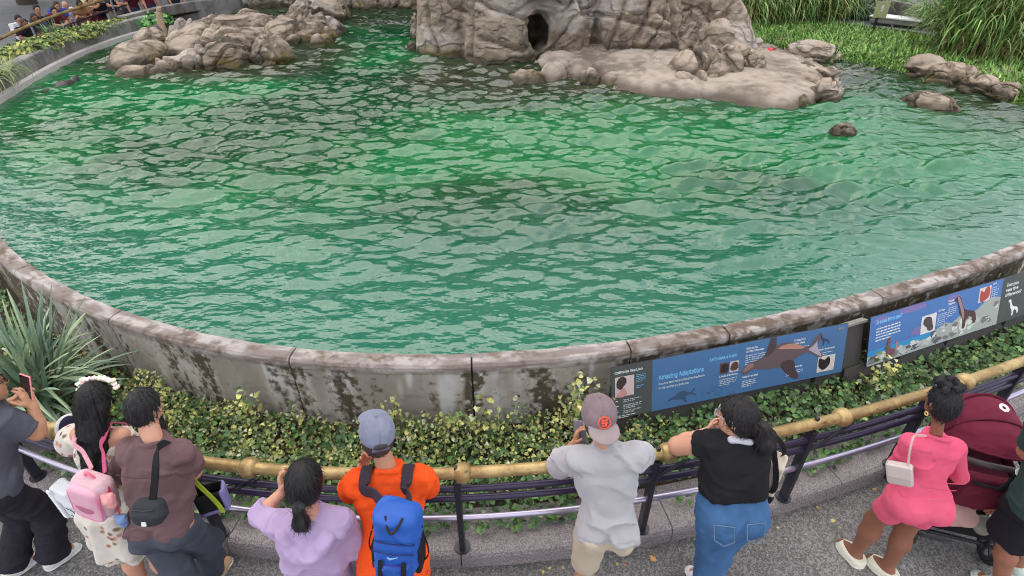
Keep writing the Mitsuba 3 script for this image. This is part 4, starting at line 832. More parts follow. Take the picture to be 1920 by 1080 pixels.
# ------------------------------------------------------------------ the information signs
class Panel:
    def __init__(s, TL, TR, BL, key):
        s.o = V(*TL); s.ex = unit(V(*TR) - TL); up = V(*TL) - BL; s.H = np.linalg.norm(up - s.ex * (up @ s.ex)); s.ey = unit(up - s.ex * (up @ s.ex)); s.n = np.cross(s.ex, s.ey); s.W = np.linalg.norm(V(*TR) - TL); s.key = key
        s.o = s.o - s.ey * s.H   # bottom left corner
    def put(s, m, u, v, lift):
        m = m.copy(); p = np.asarray(m.vertices); m.vertices = s.o + (p[:, :1] + u) * s.ex + (p[:, 1:2] + v) * s.ey + (p[:, 2:3] + lift) * s.n
        return m
    def add(s, base, m, u, v, lift, color, label=None):
        k = part(s.key, base, s.put(m, u, v, lift), 'satin', smooth=False, color=np.asarray(color, float))
        if label: labels[k] = {'label': label}
        return k
    def rect(s, base, u0, u1, v0, v1, lift, color, label=None, th=0.0008):
        m = trimesh.creation.box((u1 - u0, v1 - v0, th)); return s.add(base, m, (u0 + u1) / 2, (v0 + v1) / 2, lift + th / 2, color, label)
    def poly(s, base, pts, u, v, sc, lift, color, label=None, smooth=True):
        p = np.array(pts, float)
        if smooth:
            t = np.arange(len(p) + 1); q = CubicSpline(t, np.vstack([p, p[:1]]), bc_type='periodic')(np.linspace(0, len(p), len(p) * 5)[:-1]); pg = Polygon(q).buffer(0)
        else: pg = Polygon(p).buffer(0)
        pg = shapely.affinity.scale(pg, sc, sc, origin=(0, 0)).intersection(shapely.box(-u + .001, -v + .001, s.W + 1.2 - u, s.H - v - .001)); gs = [g for g in getattr(pg, 'geoms', [pg]) if g.area > 1e-7]; m = cat([trimesh.creation.extrude_polygon(g, 0.0006, engine='earcut') for g in gs]); 
        c = color if np.ndim(color) == 1 else None
        return s.add(base, m, u, v, lift, color, label)
    def text(s, txt, u, v, h, color, base='lettering', bold=False, width=None):
        m = meshkit.text_mesh(txt, h, 0.0006, bold)
        if width: m.vertices[:, 0] *= width / np.ptp(m.vertices[:, 0])
        return s.add(base, m, u, v, 0.0022, color)
    def lines(s, u, v, n, w, color, seed, gap=0.0155, h=0.0055):
        """A paragraph too small to read in the photograph: rows of word-long dashes, one flat print."""
        r = np.random.default_rng(seed); ms = []
        for i in range(n):
            x = 0; end = w * (1 if i < n - 1 else 0.6) * (0.85 + 0.15 * r.random())
            while x < end:
                l = min(0.012 + 0.03 * r.random(), end - x + 0.004); b = trimesh.creation.box((l, h, 0.0006)); b.apply_translation((x + l / 2, -i * gap, 0)); ms.append(b); x += l + 0.007
        return s.add('small_print', cat(ms), u, v, 0.0022, color)
BODY = [(0, .02), (.06, .10), (.14, .13), (.26, .16), (.40, .26), (.55, .31), (.70, .29), (.85, .22), (.96, .20), (1.02, .28), (1.10, .34), (1.08, .22), (1.02, .16), (1.14, .08), (1.16, .0), (1.04, .06), (.94, .11), (.80, .08), (.62, .0), (.45, -.02), (.30, 0), (.16, .02), (.06, -.02)]
FLIP1 = [(.33, .20), (.36, .36), (.40, .52), (.45, .55), (.46, .42), (.45, .27)]
FLIP2 = [(.50, .02), (.56, -.10), (.66, -.20), (.76, -.25), (.78, -.20), (.72, -.08), (.66, .04)]
UPRIGHT = [(.0, 1.0), (.08, 1.05), (.17, 1.0), (.25, .85), (.38, .62), (.55, .50), (.75, .44), (.92, .36), (1.0, .2), (1.02, .02), (.90, .0), (.86, .14), (.74, .24), (.62, .26), (.55, .10), (.55, -.06), (.44, -.08), (.42, .10), (.36, .30), (.24, .46), (.16, .68), (.06, .86), (-.04, .94)]
WHITE, PALE, DARK = lin(235, 238, 240), lin(130, 200, 245), lin(80, 87, 86)
k1 = thing('information_sign', 'long tilted blue sign with white writing and a large swimming sea lion', 'sign')
TL, TR, BL = at(1146, 690, 0.88), at(1591, 606, 0.88), at(1168, 783, 0.43)
p = Panel(TL, TR, BL, k1); W, H_ = p.W, p.H
part(k1, 'board', p.put(trimesh.creation.box((W, H_, 0.012)), W / 2, H_ / 2, -0.0065), 'satin', smooth=False, color=lin(40, 42, 52))
p.rect('left_field', 0, W * 0.16, 0, H_, 0.0, DARK, 'dark grey left end of the sign')
p.rect('blue_field', W * 0.16, W, 0, H_, 0.0, lin(84, 128, 178) * 0.85, 'blue field of the sign')
L1 = 0.001
p.text('California Sea Lion', W * .012, H_ * .865, .021, WHITE, bold=True, width=.195 * W * .55)
p.rect('photograph', W * .014, W * .088, H_ * .42, H_ * .80, L1, lin(215, 195, 195), 'small photograph of a pink faced sea lion')
p.poly('photograph_figure', [(.1, 0), (.3, .45), (.5, .75), (.75, .8), (.9, .55), (.92, 0)], W * .018, H_ * .425, H_ * .36 * .55, L1 + .001, lin(205, 150, 150))
p.poly('photograph_figure', [(.0, .55), (.1, .95), (.4, .98), (.5, .7), (.35, .5), (.2, .35)], W * .02, H_ * .43, H_ * .36, L1 + .0012, lin(70, 60, 62))
p.lines(W * .096, H_ * .78, 5, .085, PALE * .8, 1); p.lines(W * .096, H_ * .57, 2, .075, PALE * .8, 2)
for i, (v, n) in enumerate([(.345, 2), (.245, 3), (.13, 2)]): p.lines(W * .016, H_ * v, 1, .036, WHITE, 10 + i, h=.007); p.lines(W * .046, H_ * v, n, .16, WHITE * .8, 20 + i)
p.lines(W * .016, H_ * .045, 2, .2, WHITE, 30, h=.006)
p.text('Amazing Adaptations', W * .185, H_ * .60, .040, PALE, bold=True, width=W * .185)
p.text('Sea lions have many outstanding adaptations', W * .186, H_ * .50, .018, WHITE, width=W * .19)
p.text('for life on land and in the sea.', W * .186, H_ * .415, .018, WHITE, width=W * .125)
p.text("Let's take a look!", W * .392, H_ * .765, .030, PALE, bold=True, width=W * .113)
p.poly('sea_lion_print', [(a, b) for a, b in BODY], W * .225, H_ * .14, .22, L1, lin(62, 88, 120)); p.poly('sea_lion_print', FLIP2, W * .235, H_ * .15, .2, L1, lin(62, 88, 120))
r = np.random.default_rng(4)
fish = []
for i in range(34):
    b = trimesh.creation.box((.014, .005, .0006)); b.apply_transform(trimesh.transformations.rotation_matrix(r.normal() * .3, [0, 0, 1])); b.apply_translation((r.normal() * .06, r.normal() * .022, 0)); fish.append(b)
p.add('fish_print', cat(fish), W * .42, H_ * .16, L1, lin(48, 80, 128))
p.rect('photograph', W * .438, W * .476, H_ * .47, H_ * .68, L1, lin(95, 75, 70), 'small photograph of a sea lion face'); p.rect('photograph', W * .480, W * .518, H_ * .47, H_ * .68, L1, lin(205, 195, 195), 'second small photograph of a sea lion face')
for u, c in ((.442, lin(60, 45, 42)), (.484, lin(95, 70, 66))): p.poly('photograph_figure', [(.1, .1), (0, .6), (.25, 1), (.7, 1), (.9, .6), (.75, .1)], W * u, H_ * .485, H_ * .17, L1 + .001, c)
p.text('A Nose that Works', W * .436, H_ * .405, .014, WHITE, bold=True, width=W * .08); p.lines(W * .440, H_ * .35, 4, .16, WHITE * .8, 41, gap=.017)
p.text('Ability to Dive', W * .545, H_ * .86, .016, WHITE, bold=True, width=W * .05); p.text('and Stay Underwater', W * .545, H_ * .80, .016, WHITE, bold=True, width=W * .078); p.lines(W * .545, H_ * .735, 5, .24, WHITE * .85, 42, gap=.02)
p.text('If Things Don\'t', W * .755, H_ * .84, .016, WHITE, bold=True, width=W * .05); p.text('Fight or Shake', W * .755, H_ * .775, .016, WHITE, bold=True, width=W * .05); p.lines(W * .755, H_ * .705, 4, .16, WHITE * .85, 43, gap=.02)
p.text('Made for the Dark', W * .538, H_ * .30, .016, WHITE, bold=True, width=W * .068); p.lines(W * .538, H_ * .235, 4, .15, WHITE * .85, 44, gap=.018)
p.text('Flexible for Movement', W * .735, H_ * .30, .016, WHITE, bold=True, width=W * .07); p.lines(W * .735, H_ * .235, 3, .17, WHITE * .85, 45, gap=.018)
p.text('Flippers for Movement', W * .875, H_ * .55, .016, WHITE, bold=True, width=W * .073); p.lines(W * .875, H_ * .49, 2, .14, WHITE * .85, 46, gap=.018)
p.rect('photograph', W * .878, W * .958, H_ * .09, H_ * .42, L1, lin(215, 210, 205), 'photograph of a dark flipper at the right end of the sign'); p.poly('photograph_figure', [(.0, .5), (.05, .95), (.4, .8), (.7, .98), (.85, .6), (.7, .25), (.35, .1), (.1, .3)], W * .882, H_ * .10, H_ * .3, L1 + .001, lin(45, 36, 36))
SC = W * .31
BR = lin(108, 92, 96)
p.poly('sea_lion_print', BODY, W * .532, H_ * .40, SC, L1 + .0016, BR, 'large brown swimming sea lion printed on the sign')
p.poly('sea_lion_print', [(a, b) for a, b in FLIP1], W * .532, H_ * .36, SC, L1 + .0022, lin(84, 70, 76)); p.poly('sea_lion_print', FLIP2, W * .55, H_ * .42, SC, L1 + .0026, lin(80, 66, 70))
p.poly('sea_lion_print', [(.50, .25), (.62, .285), (.76, .26), (.88, .20), (.80, .19), (.62, .22)], W * .532, H_ * .40, SC, L1 + .0024, lin(190, 140, 125)); p.poly('sea_lion_print', [(.95, .16), (1.04, .22), (1.10, .345), (1.07, .2), (1.16, .02), (1.02, .1)], W * .532, H_ * .40, SC, L1 + .0028, lin(185, 175, 190))
p.poly('sea_lion_print', [(.02, .02), (.06, .09), (.13, .12), (.17, .08), (.1, .03)], W * .532, H_ * .40, SC, L1 + .0024, lin(150, 120, 118))
p.poly('sea_lion_print', UPRIGHT, W * .868, H_ * .66, H_ * .24, L1, lin(66, 72, 96), 'small dark sea lion printed at the top right of the sign')
for u in (.10, .50, .88):
    c = p.o + p.ex * W * u; part(k1, 'leg', box(c * [1, 1, 0] + V(0, 0.045, 0.22) , (0.022, 0.022, 0.22), None, 0.004), 'black_paint', smooth=False)
q = [p.o + p.n * -0.02 + p.ex * 0.02, p.o + p.ey * H_ * .9 + p.n * -0.02 + p.ex * 0.02]; part(k1, 'end_bracket', trimesh.Trimesh([q[0], q[1], q[0] + V(-0.02, 0.16, 0.02), q[0] + V(0.01, 0, 0), q[1] + V(0.01, 0, 0), q[0] + V(-0.01, 0.16, 0.02)], process=False).convex_hull, 'black_paint', smooth=False)
scene['skirt'] = pr((0.075, 0.068, 0.066), 0.8)
part(k1, 'back_panel', p.put(trimesh.creation.box((W * 1.08, 0.22, 0.01)), W * .56, -0.10, -0.05), 'skirt', smooth=False)

k2 = thing('information_sign', 'tilted blue sign with pale rocks and a dark sea lion sitting upright on them', 'sign')
TL, TR, BL = at(1633, 596, 0.89), at(1882, 522, 0.89), at(1656, 678, 0.44)
p = Panel(TL, TR, BL, k2); W, H_ = p.W, p.H; X2 = 0.75
part(k2, 'board', p.put(trimesh.creation.box((W + X2, H_, 0.012)), (W + X2) / 2, H_ / 2, -0.0065), 'satin', smooth=False, color=lin(40, 42, 52))
p.rect('blue_field', 0, W, 0, H_, 0.0, lin(88, 134, 200) * 0.85, 'bright blue sky field of the sign'); p.rect('right_field', W, W + X2, 0, H_, 0.0, DARK, 'dark grey right end of the sign')
p.rect('sea_print', W * .0, W * .5, H_ * .2, H_ * .31, L1, lin(60, 150, 205))
for i, (u, v, s_) in enumerate([(.02, .9, .12), (.20, .93, .2), (.01, .26, .1), (.30, .42, .14), (.55, .9, .12)]): p.poly('cloud_print', [(0, .1), (.2, .25), (.5, .3), (.8, .2), (1, .05), (.6, 0), (.2, .02)], W * u, H_ * (v - .06), W * s_, L1, lin(130, 120, 175))
p.text('Is a sea lion a seal?', W * .04, H_ * .835, .036, PALE * 1.15, bold=True, width=W * .18); p.lines(W * .045, H_ * .73, 5, .33, WHITE * .9, 60, gap=.028, h=.011)
p.rect('photograph', W * .375, W * .485, H_ * .32, H_ * .70, L1, lin(225, 222, 222), 'white photograph of a sea lion head on the sign'); p.poly('photograph_figure', [(.1, .75), (.3, .95), (.7, .85), (.85, .5), (.95, .1), (.6, .05), (.4, .3), (.15, .5)], W * .38, H_ * .34, H_ * .34, L1 + .001, lin(85, 72, 78))
p.text('Ear flaps', W * .495, H_ * .70, .018, WHITE, bold=True, width=W * .05); p.lines(W * .495, H_ * .63, 6, .13, WHITE * .85, 61, gap=.02)
p.text('Front', W * .565, H_ * .84, .018, WHITE, bold=True, width=W * .04); p.text('flippers', W * .565, H_ * .78, .018, WHITE, bold=True, width=W * .055); p.lines(W * .57, H_ * .71, 5, .12, WHITE * .85, 62, gap=.02)
p.rect('photograph', W * .81, W * .905, H_ * .62, H_ * .93, L1, lin(225, 205, 200), 'reddish photograph at the top right of the sign'); p.poly('photograph_figure', [(.05, .3), (.1, .85), (.35, .7), (.6, .98), (.95, .9), (.98, .3), (.7, .1), (.3, .0)], W * .815, H_ * .62, H_ * .3, L1 + .001, lin(175, 85, 75))
p.text('Hind', W * .912, H_ * .93, .016, WHITE, bold=True, width=W * .03); p.lines(W * .912, H_ * .86, 6, .10, WHITE * .85, 63, gap=.02)
r = np.random.default_rng(8)
top = [(0, .20), (.06, .22), (.12, .30), (.2, .26), (.3, .22), (.36, .26), (.42, .26), (.5, .33), (.56, .42), (.62, .36), (.68, .48), (.75, .40), (.82, .50), (.88, .62), (.94, .66), (1, .60)]
p.poly('rock_print', [(a * W, b * H_) for a, b in [(0, 0.004)] + top + [(1, 0.004)]], 0, 0, 1, L1, lin(170, 178, 172), 'pale rocks printed along the bottom of the sign', smooth=False)
tx = np.array(top)
for i in range(70):
    a = r.random(); b = np.interp(a, tx[:, 0], tx[:, 1]) * (0.1 + 0.85 * r.random()); s_ = .03 + .05 * r.random()
    an = np.sort(r.random(7)) * 6.28; pg = [(math.cos(t) * s_ * (.6 + .4 * r.random()), math.sin(t) * s_ * .6 * (.6 + .4 * r.random())) for t in an]
    u = min(max(a * W, s_), W - s_); v = max(b * H_, s_ * .7)
    try: p.poly('rock_print', pg, u, v, 1, L1 + .0006 + .00002 * i, [lin(215, 220, 212), lin(125, 128, 130), lin(190, 195, 192), lin(95, 95, 105)][i % 4], smooth=False)
    except Exception: pass
p.poly('sea_lion_print', UPRIGHT, W * .625, H_ * .22, H_ * .66, L1 + .003, lin(88, 62, 66), 'dark sea lion sitting upright printed on the sign'); p.poly('sea_lion_print', [(.02, .98), (.1, 1.0), (.28, .7), (.4, .45), (.42, .2), (.3, .42), (.16, .7)], W * .63, H_ * .22, H_ * .66, L1 + .0036, lin(160, 135, 140))
p.poly('sea_lion_print', [(.35, 0), (.3, .4), (.36, .9), (.46, 1.0), (.54, .9), (.52, .4), (.8, .3), (.95, .1), (.9, -.05), (.5, -.08)], W * .10, H_ * .12, H_ * .36, L1 + .003, lin(125, 85, 88)); p.poly('sea_lion_print', [(.4, .1), (.35, .7), (.5, .95), (.62, .8), (.62, .2)], W * .175, H_ * .17, H_ * .2, L1 + .003, lin(190, 130, 120))
p.text('Can you', W + .06, H_ * .79, .030, WHITE, bold=True, width=.17); p.text('see the', W + .06, H_ * .68, .030, WHITE, bold=True, width=.18); p.text('difference?', W + .06, H_ * .57, .030, WHITE, bold=True, width=.24); p.poly('sea_lion_print', UPRIGHT, W + .14, H_ * .12, H_ * .34, L1, WHITE, 'white sea lion shape on the dark end of the sign')
for u in (.25, .62, 1.1):
    c = p.o + p.ex * W * u; part(k2, 'leg', box(c * [1, 1, 0] + V(0, 0.045, 0.22), (0.022, 0.022, 0.22), None, 0.004), 'black_paint', smooth=False)
part(k2, 'back_panel', p.put(trimesh.creation.box((W + X2 + 0.2, 0.2, 0.01)), (W + X2) / 2 - .1, -0.09, -0.05), 'skirt', smooth=False)
pk = V(*at(1605, 640, 0.62)); part(k2, 'end_panel', p.put(trimesh.creation.box((0.34, 0.42, 0.01)), -0.16, H_ * .45, -0.075), 'skirt', smooth=False); part(k2, 'end_cap', p.put(trimesh.creation.box((0.34, 0.02, 0.06)), -0.16, H_ * .45 + 0.222, -0.06), 'grey_concrete', smooth=False)

# ------------------------------------------------------------------ the swimming sea lion
k = thing('sea_lion', 'dark wet sea lion swimming on its side at the far left, one flipper up', 'sea lion')
A, B, C = at(98, 167, LEVEL), at(118, 160, LEVEL), at(136, 153, LEVEL)
S = Sdf(); d = unit(C - A); A, C = A - d * 0.1, C + d * 0.05; S.cone(A - V(0, 0, 0.05), B - V(0, 0, 0.05), 0.06, 0.13, 0.08); S.cone(B - V(0, 0, 0.05), C - V(0, 0, 0.06), 0.13, 0.10, 0.08); S.cone(A - V(0, 0, 0.02), A - d * 0.12 + V(0, 0, 0.0), 0.065, 0.04, 0.05)
tip = aY(143, 141, C[1]); S.cone(C, (C + tip) / 2 + V(0.02, 0, 0), 0.075, 0.05, 0.05); S.cone((C + tip) / 2 + V(0.02, 0, 0), tip, 0.05, 0.02, 0.03); S.cone(C, aY(135, 148, C[1]), 0.05, 0.035, 0.04)
scene['wet_fur'] = pr((0.05, 0.045, 0.045), 0.25)
part(k, 'body', fixm(S.mesh(0.022)), 'wet_fur', smooth=True)

# ------------------------------------------------------------------ people
def bend(d, n, a): return unit(d * math.cos(a) + n * math.sin(a))
def hand(S, w, d, n, side, curl=0.35, sc=1.0, thumb=0.75):
    d = unit(d); n = unit(n - d * (n @ d)); t = np.cross(n, d) * (1 if side == 'l' else -1)
    for i, (o, L_) in enumerate(((0.030, .072), (0.010, .080), (-0.010, .075), (-0.028, .058))):
        kn = w + (d * (0.088 - 0.004 * abs(i - 1)) + t * o) * sc
        S.cone(w + (d * 0.012 + t * o * 0.55) * sc, kn, 0.0145 * sc, 0.0115 * sc, 0.012)
        q, a = kn, curl * (0.6 + 0.12 * i)
        for j, fr in enumerate((.45, .31, .24)):
            e = q + bend(d, n, a) * L_ * fr * sc; S.cone(q, e, (0.0092 - 0.0008 * j) * sc, (0.0086 - 0.0008 * j) * sc, 0.003); q = e; a += curl * (1.1 + 0.1 * i)
    q = w + (d * 0.024 + t * 0.024) * sc; td = unit(t * thumb + d * 0.7 + n * 0.35)
    for j, L_ in enumerate((0.034, 0.030, 0.024)):
        e = q + td * L_ * sc; S.cone(q, e, (0.0125 - .0015 * j) * sc, (0.0108 - .0012 * j) * sc, 0.005); q = e; td = unit(td + d * 0.25 + n * 0.15)
class Fig:
    """A figure's joints (world), its frames and its build."""
    def __init__(s, b=1.0, hip=1.0, sc=1.0, arm=1.0, leg=1.0, hs=1.0, **J):
        s.hs = hs
        s.__dict__.update({k: np.asarray(v, float) for k, v in J.items()}); s.b, s.hip, s.sc, s.arm, s.leg = b, hip, sc, arm, leg
        s.X = unit(s.sr - s.sl); s.pel = (s.hl + s.hr) / 2; s.sm = (s.sl + s.sr) / 2; s.nk = s.sm + unit(s.sm - s.pel) * 0.045 * sc
        s.up = unit(s.nk - s.pel); s.fw = unit(np.cross(s.up, s.X)); s.wS = np.linalg.norm(s.sr - s.sl) / 2
        s.hX = unit(s.hr - s.hl)
        s.fd = unit(J['fd']); s.hx = unit(np.cross(s.fd, s.up * 0.6 + V(0, 0, 0.4))); s.hu = np.cross(s.hx, s.fd)
        s.ch = s.nk - s.up * 0.17 * sc; s.wa = s.pel + s.up * 0.19 * sc; s.pv = s.pel + s.up * 0.03 * sc
    def head(s, S, eyes=True):
        c, x, f, u, k = s.hd, s.hx, s.fd, s.hu, s.sc * s.hs; A = [x, f, u]
        S.ell(c + (u * .022 - f * .008) * k, V(.076, .096, .098) * k, A, .02); S.ell(c + (f * .022 - u * .03) * k, V(.060, .068, .085) * k, A, .03)
        S.cone(c + (f * .03 - u * .06) * k, c + (f * .058 - u * .088) * k, .046 * k, .028 * k, .03)
        S.cone(c + (f * .086 + u * .008) * k, c + (f * .106 - u * .026) * k, .010 * k, .013 * k, .010)
        S.cone(c + (f * .078 + u * .024 - x * .03) * k, c + (f * .078 + u * .024 + x * .03) * k, .012 * k, None, .015)
        S.ell(c + (f * .086 - u * .056) * k, V(.022, .010, .009) * k, A, .008)
        for sg in (-1, 1):
            S.ell(c + (x * .077 * sg - f * .012 - u * .012) * k, V(.010, .020, .032) * k, A, .008)
            S.ell(c + (x * .031 * sg + f * .092 + u * .006) * k, V(.015, .010, .009) * k, A, .008, sub=True)
        S.cone(s.nk - s.up * .02 * k, c - (f * .012 + u * .045) * k, .058 * k * min(s.b, 1.15), .052 * k * min(s.b, 1.1), .03)
    def torso(s, S, g=0.0, shoulders=True, belly=0.0):
        X_, b, k, h = s.X, s.b, s.sc, 0.02
        A, B, C = s.ch, s.wa, s.pv
        wa = s.wS * 0.50; ww = 0.052 * b * k; wp = 0.076 * s.hip * k
        ra, rw, rp = .093 * b * k + g, .084 * b * k + g + belly, .094 * s.hip * k + g
        for sg in (-1, 1):
            a, w_, p_ = A + X_ * wa * sg, B + X_ * ww * sg, C + s.hX * wp * sg
            S.cone(a, w_, ra, rw, h); S.cone(w_, p_, rw, rp, h)
            S.cone(s.nk - s.up * .075 * k, (s.sl if sg < 0 else s.sr) - s.up * .012 * k, .058 * k + g, .052 * k * s.arm + g, h)
            S.cone(a, s.nk - s.up * .08 * k + X_ * wa * 1.1 * sg, ra * .9, .07 * k + g, h)
            S.ell(C + s.hX * .072 * sg * k - s.fw * .040 * k - s.up * .05 * k, V(.088, .088, .095) * s.hip * k + g, None, h)
        S.cone(A, B, ra, rw, h); S.cone(B, C, rw, rp, h)
    def arms(s, S, g=0.0):
        for a, e, w in ((s.sl, s.el, s.wl), (s.sr, s.er, s.wr)):
            k = s.sc * s.arm
            S.cone(a, a + (e - a) * .98, .054 * k + g, .043 * k + g, .025); S.cone(e, e + (w - e) * .35, .043 * k + g, .043 * k + g, .02); S.cone(e + (w - e) * .3, w, .043 * k + g, .028 * k + g, .02)
    def legs(s, S, g=0.0):
        for h_, n_, a in ((s.hl, s.kl, s.al), (s.hr, s.kr, s.ar)):
            k = s.sc * s.leg; m = n_ + (a - n_) * .33 - s.fw * .012 * k
            S.cone(h_, n_, .084 * k * s.hip ** .5 + g, .055 * k + g, .04); S.cone(n_, m, .056 * k + g, .060 * k + g, .03); S.cone(m, a, .059 * k + g, .036 * k + g, .03)
    def feet(s, S, g=0.0):
        for a, t in ((s.al, s.tl), (s.ar, s.tr)):
            f = unit(t * [1, 1, 0]); S.cone(a - V(0, 0, .01), a - V(0, 0, .045) - f * .03, .034 + g, .036 + g, .02); S.cone(a - V(0, 0, .045) - f * .02, a - V(0, 0, .055) + f * .085, .036 + g, .028 + g, .03); S.cone(a, a - V(0, 0, .05) + f * .1, .034 + g, .03 + g, .03)
    def body(s, key, skin, h=0.0076, hands=True, feet=True, curl=(0.4, 0.4)):
        S = Sdf(); s.head(S); s.torso(S); s.arms(S); s.legs(S)
        for sd, w, e, dn, nn, cu in (('l', s.wl, s.el, 'dl', 'nl', curl[0]), ('r', s.wr, s.er, 'dr', 'nr', curl[1])):
            d = unit(getattr(s, dn)) if hasattr(s, dn) else unit(w - e); n = getattr(s, nn) if hasattr(s, nn) else s.X * (1 if sd == 'l' else -1) + V(0, 0, -.4)
            hand(S, w, d, np.asarray(n, float), sd, cu, s.sc * .98)
        if feet: s.feet(S)
        m = fixm(S.mesh(h)); v = np.asarray(m.vertices); c = vc(m, skin, 0.08, 14)
        q = (v - s.hd) / s.sc; lip = (np.abs(q @ s.hx) < .026) & (np.abs(q @ s.hu + .056) < .011) & (q @ s.fd > .075)
        c[lip] *= [1.05, .6, .6]
        for sg in (-1, 1):
            ey = np.linalg.norm(q - (s.hx * .031 * sg + s.fd * .082 + s.hu * .006), axis=1) < .0125; c[ey] = [.05, .035, .03]
        br = (np.abs(np.abs(q @ s.hx) - .032) < .018) & (np.abs(q @ s.hu - .026) < .006) & (q @ s.fd > .07); c[br] *= .3
        part(key, 'body', m, 'skin', smooth=True, color=c)
def folds(amp, seed, sc=(9, 9, 4.5), fine=0.25):
    """Cloth creases: warped ridges in two directions, strongest in patches, plus small wrinkles."""
    r = np.random.default_rng(seed + 900); d1, d2 = unit(r.normal(size=3) * [1, .6, .5] + [0, 0, .8]), unit(r.normal(size=3) + [.4, 0, -.6])
    def f(v, n):
        w = meshkit.fbm(v * [5, 5, 5], 3, seed) * 9; p1 = np.sin(v @ d1 * 34 + w); p2 = np.sin(v @ d2 * 26 + w * 1.3 + 2)
        m1 = np.clip(meshkit.noise(v * 6, seed + 2) * 2.6 - .7, 0, 1); m2 = np.clip(meshkit.noise(v * 5 + 9, seed + 4) * 2.2 - .8, 0, 1)
        d = (np.exp(-((1 - p1) * 3.2)) * m1 + np.exp(-((1 - p2) * 3.2)) * m2) * amp * 2.1 + (meshkit.fbm(v * sc, 3, seed) - .5) * amp * 1.3 + (meshkit.fbm(v * 30, 2, seed + 5) - .5) * amp * fine
        return v + n * np.clip(d - amp * .4, -amp * .25, amp * 2.2)[:, None]
    return f
def sleeve(S, a, e, w, t0, r0, r1, k=0.03):
    """A sleeve with an open flat end: t0 up to 1 on the upper arm, 1..2 down the forearm."""
    if t0 <= 1: S.cone(a - (e - a) * .05, a + (e - a) * t0, r0, r1, k, flat=True)
    else:
        rm = (r0 + r1) / 2; S.cone(a, e, r0, rm, k); S.cone(e, e + (w - e) * (t0 - 1), rm, r1, k, flat=True)
def garment(key, base, S, colr, h=0.0088, amp=0.006, seed=0, mat='cloth', label=None, cfn=None, sc=(9, 9, 4.5), amt=0.10):
    m = fixm(S.mesh(h, folds(amp, seed, sc))); c = vc(m, colr, amt, 12, seed)
    F = getattr(S, 'fig', None)
    if F is not None:   # sleeve seams, hem and sleeve-end stitching
        v = np.asarray(m.vertices)
        for a, e in ((F.sl, F.el), (F.sr, F.er)):
            d = unit(e - a); t = (v - a) @ d; rad = np.linalg.norm(v - a - t[:, None] * d, axis=1); c[(np.abs(t - .004) < .006) & (rad < .11)] *= .80
        q = (v - F.pv) @ F.up + S.hem; c[(q > .016) & (q < .028)] *= .86
    if cfn is not None: c = cfn(np.asarray(m.vertices), c)
    k = part(key, base, m, mat, smooth=True, color=c)
    if label: labels[k] = {'label': label}
    return k
def shirt(F, g=0.016, hem=0.06, t=0.75, rs=(.070, .070), belly=0.0, collar=0.0, flare=0.0, ext=0.0):
    """A top: torso and sleeves, cut at the neck and hem metres below the hip line."""
    S = Sdf(); F.torso(S, g, belly=belly)
    if hem > 0.08: S.cone(F.pv, F.pv - F.up * hem, .095 * F.hip * F.sc + g, .10 * F.hip * F.sc + g + flare, .06); [S.cone(F.pv + F.hX * .07 * sg, F.pv + F.hX * .076 * sg - F.up * hem, .088 * F.hip + g, .093 * F.hip + g + flare, .06) for sg in (-1, 1)]
    S.cone(F.nk - F.up * .07 * F.sc, F.nk + F.up * .02 * F.sc, .078 * F.sc * F.b ** .5 + g, .060 * F.sc * F.b ** .5 + g, .04)
    for a, e, w in ((F.sl, F.el, F.wl), (F.sr, F.er, F.wr)): sleeve(S, a, e, w, t, rs[0] * F.arm * F.sc, rs[1] * F.arm * F.sc, .035)
    S.fig, S.hem = F, hem; S.cut(F.pv - F.up * hem, -F.up + F.fw * .0)
    S.cut(F.nk + F.up * .028 * F.sc, F.up - F.fw * .25)
    return S
def collar(S, F, r=.064, th=.014, h=.03):
    for i in range(16):
        a, b_ = i / 16 * 6.283, (i + 1) / 16 * 6.283
        q = lambda t: F.nk + F.up * (.012 + .012 * math.cos(t)) - F.fw * .004 + F.X * math.sin(t) * r - F.fw * math.cos(t) * r
        S.cone(q(a), q(b_), th, None, .008)
def trousers(F, g=0.012, t=1.0, r=(.088, .068, .055), wide=0.0, top=.09):
    """Trousers or shorts: t counts the leg, 1 = knee, 2 = ankle."""
    S = Sdf(); w = F.sc
    for sg in (-1, 1):
        S.cone(F.pv + F.hX * .058 * sg * w + F.up * .06 * w, F.pv + F.hX * .080 * F.hip * sg * w - F.up * .05 * w, .078 * F.hip * w + g, .094 * F.hip * w + g, .05)
        S.ell(F.pel + F.hX * .075 * sg * w - F.fw * .045 * w - F.up * .03 * w, V(.088, .088, .092) * F.hip * w + g, None, .04)
    if top > .1: [S.cone(F.wa + F.X * .052 * F.b * w * sg, F.pv + F.hX * .07 * F.hip * sg * w, .084 * F.b * w + g + .004, .094 * F.hip * w + g, .02) for sg in (-1, 1)]
    S.cone(F.pv + F.up * .06 * w, F.pv - F.up * .04 * w, .088 * F.hip * w + g, None, .05)
    for h_, n_, a in ((F.hl, F.kl, F.al), (F.hr, F.kr, F.ar)):
        if t <= 1: S.cone(h_, h_ + (n_ - h_) * t, r[0] * F.hip * w + g, r[1] * w + g + wide, .03, flat=True); S.ell(h_, r[0] * F.hip * w + g, None, .04)
        else: S.cone(h_, n_, r[0] * F.hip * w + g, r[1] * w + g, .04); S.cone(n_, n_ + (a - n_) * (t - 1), r[1] * w + g, r[2] * w + g + wide, .03, flat=True)
    S.cut(F.pel + F.up * top * w, F.up)
    return S
